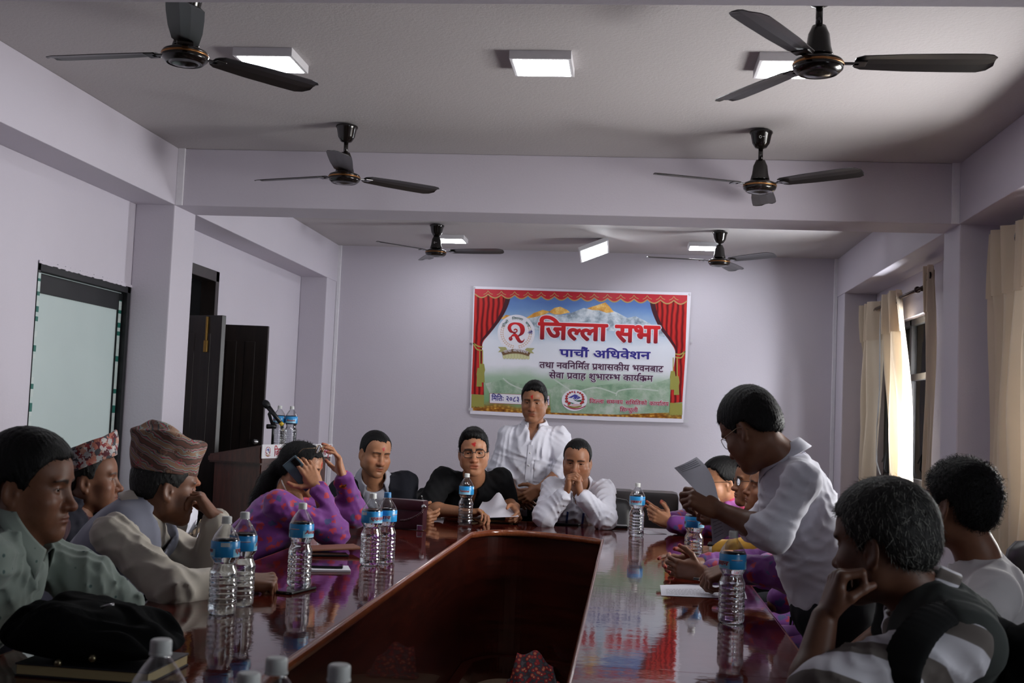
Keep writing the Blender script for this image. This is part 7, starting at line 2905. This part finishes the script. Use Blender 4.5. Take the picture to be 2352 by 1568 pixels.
_arm = dict(R=dict(el=W(1148, 1080, 7.08), wr=W(1180, 1128, 6.92), hand=dict(d=(0.72, -0.05, -0.62), n=(0.1, 0.9, -0.1), curls=RELAX)),
            L=dict(el=W(1296, 1080, 7.02), wr=W(1240, 1122, 6.86), hand=dict(d=(-0.78, -0.05, -0.55), n=(-0.1, 0.9, 0.1), curls=RELAX)))
stand = person('young man standing in a white shirt before the banner, hands crossed', W(1227, 921, 7.05), (184, -8, 0), 181, (-0.60, 7.14, 0.88), S_TAN,
               dict(w=0.95, fat=0.05, eye=0.55, nose=1.0, tika=1.0, tika_w=0.007, tika_h=1.7, tika_z=0.038, moustache=0.45, lip=1.15, gaze=(0.15, 1, -0.12)),
               dict(style='short', top=0.014, side=0.006, seed=18, strands=2400, len=0.014, lift=0.25, fringe=-0.006, comb=(-0.5, 0.3, 0.2), lumps=(((-0.01, 0.05, 0.094), (0.045, 0.035, 0.022)),)), hsc=0.98, neck=W(1227, 984, 7.1), sh=0.19, bw=0.95, bd=0.95,
               shoulders={'R': W(1168, 1003, 7.1), 'L': W(1284, 1003, 7.1)}, arms=_arm,
               layers=[dict(name='shirt', mat=M_WHITESH, t=0.012, sleeve=1.18, fold=0.009, wl=0.09, seed=13, ease=0.018, h=0.0065, vneck=(0.06, 0.025), cuffw=0.06, dirs=[(0.7, 0, 0.5), (-0.7, 0, 0.5), (0.2, 0, 1)], placket=(0.085, 0.52, 5), collar=dict(gap=0.5, point=0.06, h=0.042, drop=0.03))],
               h=0.0034, stand=True, legmat=M_TROUS)
Vs = stand['layers']['shirt'][1]
pk = front_strip(stand['B'], Vs, 0.050, 0.17, 0.30, M_WHITESH, 'chest_pocket', stand['layers']['shirt'][0], 0.0015, 0.0 - 0.085)

_arm = dict(R=dict(el=W(1252, 1184, 6.50), wr=W(1300, 1133, 6.46), hand=dict(d=(0.16, -0.12, 0.95), n=(0.92, 0.1, -0.1), curls=((55, 62, 25), (58, 64, 25), (60, 64, 25), (62, 60, 25)))),
            L=dict(el=W(1388, 1190, 6.50), wr=W(1335, 1137, 6.46), hand=dict(d=(-0.22, -0.12, 0.95), n=(-0.92, 0.1, -0.1), curls=((55, 62, 25), (58, 64, 25), (60, 64, 25), (62, 60, 25)))))
clasp = person('man in a white shirt with a blue lanyard, resting his chin behind clasped hands', W(1326, 1057, 6.62), (184, -10, -2), 181, (-0.33, 7.14, 0.56), S_TAN,
               dict(w=0.94, fat=0.4, eye=0.5, nose=1.15, brow=1.1, browz=-0.002, moustache=0.4), dict(style='recede', temple=0.018, top=0.003, side=0.005, seed=19, strands=1500, len=0.009), hsc=1.02,
               neck=W(1328, 1120, 6.74), sh=0.20, bw=1.1, bd=1.1, shoulders={'R': W(1270, 1122, 6.72), 'L': W(1388, 1126, 6.74)}, arms=_arm,
               layers=[dict(name='shirt', mat=M_WHITESH, t=0.012, sleeve=1.86, fold=0.008, wl=0.09, seed=14, ease=0.013, h=0.0065, vneck=(0.06, 0.025), collar=dict(gap=0.5, point=0.04, h=0.034))], h=0.0034, legmat=M_TROUS)
chair(-0.19, 7.22, -90, 'black leather chair under the man with clasped hands')
Bc, Vc = clasp['B'], clasp['layers']['shirt'][1]
front_strip(Bc, Vc, 0.006, 0.07, 0.30, M_BLUERIB, 'lanyard', clasp['layers']['shirt'][0], 0.004, 0.045)
front_strip(Bc, Vc, 0.006, 0.07, 0.30, M_BLUERIB, 'lanyard', clasp['layers']['shirt'][0], 0.004, -0.045)
wd = nrm(_arm['L']['wr'] - _arm['L']['el'])
wt = band(_arm['L']['wr'] - wd * 0.012, wd, 0.030, 0.018, M_STEEL, 'wristwatch', clasp['root'])
wo = nrm(V3(0.5, -0.8, 0.1) - wd * (V3(0.5, -0.8, 0.1) @ wd))
MB().lathe([(0, 0.008), (0.014, 0.008), (0.016, 0.004), (0.016, 0)], _arm['L']['wr'] - wd * 0.012 + wo * 0.030, 20, 0, wo).build('watch_face', M_PHONE, wt, True)

# ---- curtain side of the table, farthest first
_arm = dict(L=dict(el=WZ(1606, 1214, 0.80), wr=W(1540, 1202, 6.36), hand=dict(d=(-0.80, 0.05, 0.36), n=(-0.2, 0.9, 0.1), curls=((28, 36, 18), (34, 42, 20), (40, 48, 20), (44, 50, 22)))),
            R=dict(el=W(1590, 1190, 6.72), wr=W(1536, 1196, 6.50), hand=dict(d=(-0.82, -0.10, 0.42), n=(-0.1, -0.9, 0.1), curls=((16, 24, 12), (22, 30, 14), (40, 48, 20), (44, 50, 22)))))
lady2 = person('woman in purple with spectacles at the far table corner, half behind raised paper', W(1657, 1104, 6.35), (250, -5, 0), 250, (0.74, 6.45, 0.55), S_LIGHT,
               dict(w=0.98, fat=0.3, eye=0.6, tika=1.0, tika_w=0.008, tika_z=0.046), dict(style='woman', top=0.012, side=0.009, seed=20, strands=900, len=0.02, comb=(0, -0.5, -0.3), lumps=(((0, -0.12, -0.04), (0.04, 0.035, 0.04)),)), hsc=1.04,
               neck=W(1672, 1163, 6.40), sh=0.165, arms=_arm, glasses=dict(mat=M_GLASSFR, rx=0.021, ry=0.014, thick=0.0014),
               layers=[dict(name='blouse', mat=M_SARI, t=0.010, sleeve=1.86, fold=0.006, wl=0.10, seed=15, ease=0.012),
                       dict(name='shawl', mat=flower_cloth('pink_lilac_flowered_shawl', (186, 110, 190), (206, 70, 110), (120, 100, 170), 20), t=0.022, hem=0.34, fold=0.007, wl=0.09, seed=16)], h=0.0034, legmat=M_SARI, nails=(170, 30, 34))
chair(0.76, 6.45, 160, 'black leather chair under the woman at the far table corner')

person('man with black-framed spectacles seated between the woman in purple and the standing reader', W(1733, 1105, 5.95), (259, 0, 0), 262, (0.80, 5.95, 0.55), S_TAN,
       dict(w=1.0, eye=0.7, fat=0.1), dict(style='short', top=0.018, side=0.006, seed=21, strands=1500), glasses=dict(mat=M_GLASSFR, rx=0.0235, ry=0.018),
       neck=W(1756, 1166, 5.97), arms={'L': dict(el=(0.72, 5.72, 0.84), wr=(0.56, 5.80, 0.69)), 'R': dict(el=(0.72, 6.16, 0.84), wr=(0.56, 6.05, 0.69))},
       layers=[dict(name='shirt', mat=M_NAVYV, t=0.012, sleeve=1.8, collar=dict(), seed=17)], h=0.0034, legmat=M_TROUS)
chair(0.82, 5.95, 172, 'black leather chair under the bespectacled man by the standing reader')

_arm = dict(L=dict(el=W(1752, 1262, 5.16), wr=W(1640, 1264, 5.24), hand=dict(d=(-0.95, 0.1, -0.12), n=(-0.1, 0.35, -0.9), curls=RELAX)), R=dict(el=(0.66, 5.56, 0.84), wr=(0.52, 5.50, 0.80)))
wm = person('round-faced person in grey and mustard with a smartwatch, beside the standing reader', W(1768, 1120, 5.45), (262, 8, -6), 262, (0.84, 5.47, 0.55), S_TAN,
            dict(w=1.03, fat=0.8, eye=0.15, nose=0.95), dict(style='woman', top=0.010, side=0.008, seed=22, strands=700), neck=W(1790, 1176, 5.46), arms=_arm,
            layers=[dict(name='kurta', mat=M_MUSTARD, t=0.010, sleeve=1.84, seed=18, fold=0.006), dict(name='scarf', mat=M_GREYSH, t=0.022, hem=0.24, seed=19, fold=0.008, wl=0.08)], h=0.0036, legmat=M_TROUS)
chair(0.86, 5.47, 172, 'black leather chair under the person in mustard sleeves')
wd = nrm(_arm['L']['wr'] - _arm['L']['el'])
wt = band(_arm['L']['wr'] + wd * 0.002, wd, 0.030, 0.022, plain('cream_watch_strap', (202, 190, 176), 0.5), 'smartwatch_strap', wm['root'])
R_ = np.stack([wd, nrm(np.cross(V3(0, -0.4, 0.9), wd)), nrm(np.cross(wd, np.cross(V3(0, -0.4, 0.9), wd)))], axis=1)
MB().box((-0.019, -0.016, 0.028), (0.019, 0.016, 0.037), 0.004, 0, R_, _arm['L']['wr'] + wd * 0.002).build('smartwatch_face', M_PHONE, wt)

_arm = dict(L=dict(el=(0.56, 4.66, 0.80), wr=WZ(1612, 1314, 0.805), hand=dict(d=(-0.95, 0.02, 0.10), n=(-0.1, 0.9, 0.2), curls=((34, 44, 20), (38, 46, 20), (42, 50, 20), (46, 50, 22)))),
            R=dict(el=(0.60, 4.98, 0.80), wr=W(1600, 1296, 4.72), hand=dict(d=(-0.93, -0.05, 0.0), n=(-0.05, -0.9, -0.2), curls=((20, 30, 14), (38, 46, 20), (42, 50, 20), (46, 50, 22)))))
l3 = person('woman in purple with clasped hands and red nails, head hidden by the reader', W(1830, 1146, 4.95), (266, -4, 0), 264, (0.86, 4.95, 0.55), S_BROWN, dict(fat=0.3),
            dict(style='woman', top=0.012, side=0.010, seed=23, strands=500), neck=W(1846, 1208, 4.95), sh=0.165, arms=_arm,
            layers=[dict(name='blouse', mat=M_SARI, t=0.010, sleeve=1.84, fold=0.006, wl=0.10, seed=20, ease=0.012)], h=0.0036, legmat=M_SARI, nails=(170, 30, 34))
chair(0.88, 4.95, 174, 'black leather chair under the woman with red nails')

_arm = dict(L=dict(el=W(1822, 1318, 4.06), wr=W(1684, 1303, 4.18), hand=dict(d=(-0.76, 0.10, -0.34), n=(-0.45, 0.35, -0.75), curls=PINCH)), R=dict(el=(0.70, 4.44, 0.84), wr=(0.54, 4.36, 0.72)))
l4 = person('woman in purple holding a black pen over the printed sheet, head hidden', W(1835, 1154, 4.40), (266, -12, 0), 266, (0.84, 4.38, 0.55), S_BROWN, dict(fat=0.3),
            dict(style='woman', top=0.012, side=0.010, seed=24, strands=500), hsc=0.97, neck=W(1852, 1216, 4.39), sh=0.16, arms=_arm,
            layers=[dict(name='blouse', mat=M_SARI, t=0.010, sleeve=1.86, fold=0.006, wl=0.10, seed=21, ease=0.014), dict(name='draped_sari', mat=M_SARI, t=0.03, fold=0.012, wl=0.09, seed=22, extra=[lambda f, B: f.add(lambda X, Y, Z: 0.30 + ((X - B['N'][0]) * B['u'][0] + (Y - B['N'][1]) * B['u'][1] + (Z - B['N'][2]) * B['u'][2]), B['N'] - 2, B['N'] + 2, 0.01, 'i')])], h=0.0036, legmat=M_SARI)
chair(0.88, 4.38, 174, 'black leather chair under the woman writing with a pen')
wd = nrm(_arm['L']['wr'] - _arm['L']['el'])
band(_arm['L']['wr'] - wd * 0.01, wd, 0.030, 0.008, M_GOLD, 'bracelet', l4['root'])
tp = l4['hands']['L']
pb = (tp['index'][-1] + tp['thumb'][-1]) / 2
pd_ = nrm(V3(-0.95, -0.05, 0.10))
pn_ = thing('pen', 'black pen in the hand over the printed sheet', 'pen', pb)
MB().tube([pb - pd_ * 0.055, pb + pd_ * 0.055], 0.0045, 10).build('barrel', M_BLACK, pn_, True)
MB().tube([pb + pd_ * 0.03, pb + pd_ * 0.036], 0.0052, 10).build('clip_ring', M_CHROME, pn_, True)

# the standing reader
_arm = dict(L=dict(el=W(1776, 1226, 3.63), wr=W(1652, 1172, 3.74), hand=dict(d=(-0.88, 0.10, 0.40), n=(-0.15, 0.75, -0.55), curls=PINCH, thumb=((0.65, 0.6, 0.4), (0.85, 0.25, 0.45), (0.9, 0.0, 0.45)))),
            R=dict(el=W(1745, 1215, 4.15), wr=W(1672, 1190, 4.08), hand=dict(d=(-0.9, -0.2, 0.1), n=(0.1, -0.6, 0.5), curls=RELAX)))
rd = person('man standing in white shirt and thin spectacles, reading from a raised paper', W(1726, 984, 3.85), (309, -34, 0), 287, tuple(W(1920, 1395, 3.87)[:2]) + (0.80,), S_BROWN,
            dict(w=1.0, eye=0.3, nose=1.0), dict(style='short', top=0.026, side=0.004, seed=25, strands=3200, len=0.012, lift=0.3), hsc=1.0,
            bw=0.9, bd=1.05, neck=W(1808, 1052, 3.87), shoulders={'L': W(1842, 1104, 3.69), 'R': W(1812, 1098, 4.05)}, arms=_arm, glasses=dict(mat=M_GOLDFR, rx=0.022, ry=0.018, thick=0.0011),
            layers=[dict(name='shirt', mat=M_WHITESH, t=0.008, ar=0.92, sleeve=1.2, fold=0.0055, wl=0.09, seed=23, ease=0.008, cuffw=0.09, hem=0.46, h=0.006, dirs=[(0.5, 0.1, 1), (-0.6, 0.2, 1), (0.2, 0, 1)], skirt=True, collar=dict(rx=0.060, ry=0.062, z=0.014, y=0.012, gap=0.40, point=0.045, h=0.036, drop=0.03))],
            h=0.0028, stand=True, legmat=M_TROUS)
# his papers
a_, b_, c_, d_ = W(1594, 1148, 3.40), W(1652, 1152, 3.46), W(1594, 1050, 3.46), W(1550, 1072, 3.40)
printed_sheet('paper_sheet', 'printed paper raised in the hand of the standing reader', [W(1600, 1128, 3.72), W(1652, 1156, 3.77), W(1600, 1049, 3.79), W(1549, 1074, 3.73)], [0.93, 0.88, 0.83, 0.77], (0.10, 0.85), 0.0012,
              lambda u, v: V3(0.010 * math.sin(PI * v) * u, -0.03 * math.sin(PI * u) * v, 0.018 * math.sin(PI * v) * u))
printed_sheet('paper_sheet', 'second paper hanging below the reading hand', [W(1637, 1252, 3.76), W(1690, 1222, 3.80), W(1668, 1160, 3.78), W(1630, 1160, 3.74)], [0.15, 0.25, 0.35, 0.45, 0.55, 0.65], (0.1, 0.5), 0.0012,
              lambda u, v: V3(0, 0.02 * math.sin(PI * u), 0))

_arm = dict(L=dict(el=(0.86, 3.10, 0.84), wr=(0.62, 3.18, 0.70)), R=dict(el=(0.84, 3.55, 0.84), wr=(0.62, 3.46, 0.70)))
person('man in a white T-shirt with curly black hair, seen from behind', W(2205, 1158, 3.35), (322, 2, 4), 300, (1.14, 3.33, 0.55), S_BROWN,
       dict(w=1.0), dict(style='low', top=0.014, side=0.005, seed=26, strands=3600, len=0.018, lift=0.28, curl=0.35, wave=0.0014), hsc=1.0, neck=W(2246, 1292, 3.37),
       shoulders={'L': W(2282, 1366, 3.20), 'R': W(2272, 1348, 3.55)}, arms=_arm,
       layers=[dict(name='tee_shirt', mat=M_WHITETEE, t=0.012, sleeve=0.8, fold=0.008, wl=0.15, seed=24, ease=0.02)], h=0.0028, legmat=M_TROUS)
chair(1.14, 3.33, 172, 'black leather chair under the man in the white T-shirt')

_arm = dict(L=dict(el=W(1850, 1618, 2.36), wr=W(1893, 1420, 2.46), hand=dict(d=(0.34, 0.12, 0.92), n=(0.90, 0.1, -0.1), curls=((58, 88, 55), (62, 92, 55), (66, 92, 55), (70, 88, 50)), thumb=((0.85, 0.25, 0.45), (0.8, -0.15, 0.6), (0.6, -0.35, 0.7)))), R=dict(el=W(2010, 1570, 2.90), wr=(0.56, 2.9, 0.70)))
gr = person('grey-haired man in a dark waistcoat and striped shirt, fist at his mouth', W(2030, 1245, 2.62), (306, -8, 0), 272, (0.88, 2.64, 0.56), S_DARK,
            dict(w=1.02, eye=0.5, nose=1.1, fat=0.1, stubble=0.2), dict(style='short', top=0.018, side=0.008, seed=27, strands=5200, len=0.018, grey=0.42, lift=0.12, comb=(0, -0.3, -0.2)), hair_mat=[M_HAIRDG, M_HAIRG], hsc=1.05,
            neck=W(2112, 1382, 2.64), shoulders={'L': W(2220, 1480, 2.44), 'R': W(2150, 1452, 2.84)}, arms=_arm,
            layers=[dict(name='shirt', mat=M_STRIPE, t=0.012, sleeve=0.86, fold=0.008, wl=0.09, seed=25, ease=0.024, h=0.0065, collar=dict(rx=0.068, ry=0.07, z=0.008, gap=0.5, point=0.04, h=0.036)),
                    dict(name='waistcoat', mat=M_VESTDG, t=0.038, cap=0.92, vneck=(0.5, 0.07), fold=0.006, wl=0.16, seed=26, h=0.0065)], h=0.0024, legmat=M_TROUS)
chair(0.90, 2.64, 176, 'black leather chair under the grey-haired man')
# his shoulder bag
Bg = gr['B']
bp_ = thing('shoulder_bag', 'black bag hanging by a padded strap over the shoulder of the grey-haired man', 'bag', W(2345, 1560, 2.48))
st_ = [W(2052, 1590, 2.33), W(2078, 1500, 2.33), W(2120, 1432, 2.37), W(2182, 1396, 2.44), W(2260, 1425, 2.53), W(2330, 1462, 2.53), W(2375, 1510, 2.51)]
cpts = []
for i in range(len(st_) - 1):
    for t in np.linspace(0, 1, 6)[:-1]:
        cpts.append(st_[i] + (st_[i + 1] - st_[i]) * t)
cpts = [np.mean(cpts[max(0, i - 3):i + 4], axis=0) for i in range(len(cpts))]
fs_ = Field()
for i in range(len(cpts) - 1):
    d_ = nrm(cpts[i + 1] - cpts[i])
    wv_ = nrm(np.cross(d_, nrm((cpts[i] - (Bg['N'] - Bg['u'] * 0.2)))))
    fs_.rc(cpts[i], cpts[i + 1], 0.010, 0.010, k=0.01, flat=(wv_, 3.2))
Vq, Fq = fs_.mesh(0.005)
obj('strap', Vq, Fq, M_STRAP, bp_, True)
fb = Field()
fb.ell(W(2390, 1590, 2.52), (0.11, 0.10, 0.14), k=0.03)
fb.ell(W(2360, 1560, 2.50), (0.07, 0.08, 0.09), k=0.05)
Vq, Fq = fb.mesh(0.007, folds(0.006, 0.1, 3), 0.01)
obj('bag_body', Vq, Fq, M_BAGCLOTH, bp_, True)

# papers in the hands of the man in black
printed_sheet('paper_sheet', 'white papers bending up in the hands of the man in black', [W(1086, 1190, 6.48), W(1192, 1186, 6.46), W(1182, 1170, 6.62), W(1108, 1152, 6.66)], [], (0.1, 0.8), 0.001,
              lambda u, v: V3(0, 0, 0.075 * math.exp(-((u - 0.50) / 0.22) ** 2) * v))

# empty chair by the curtains
_c = chair(1.84, 5.60, 95, 'empty black leather chair beside the wide cream curtain, behind the white T-shirt')
_c.scale = (1, 1, 1.057)
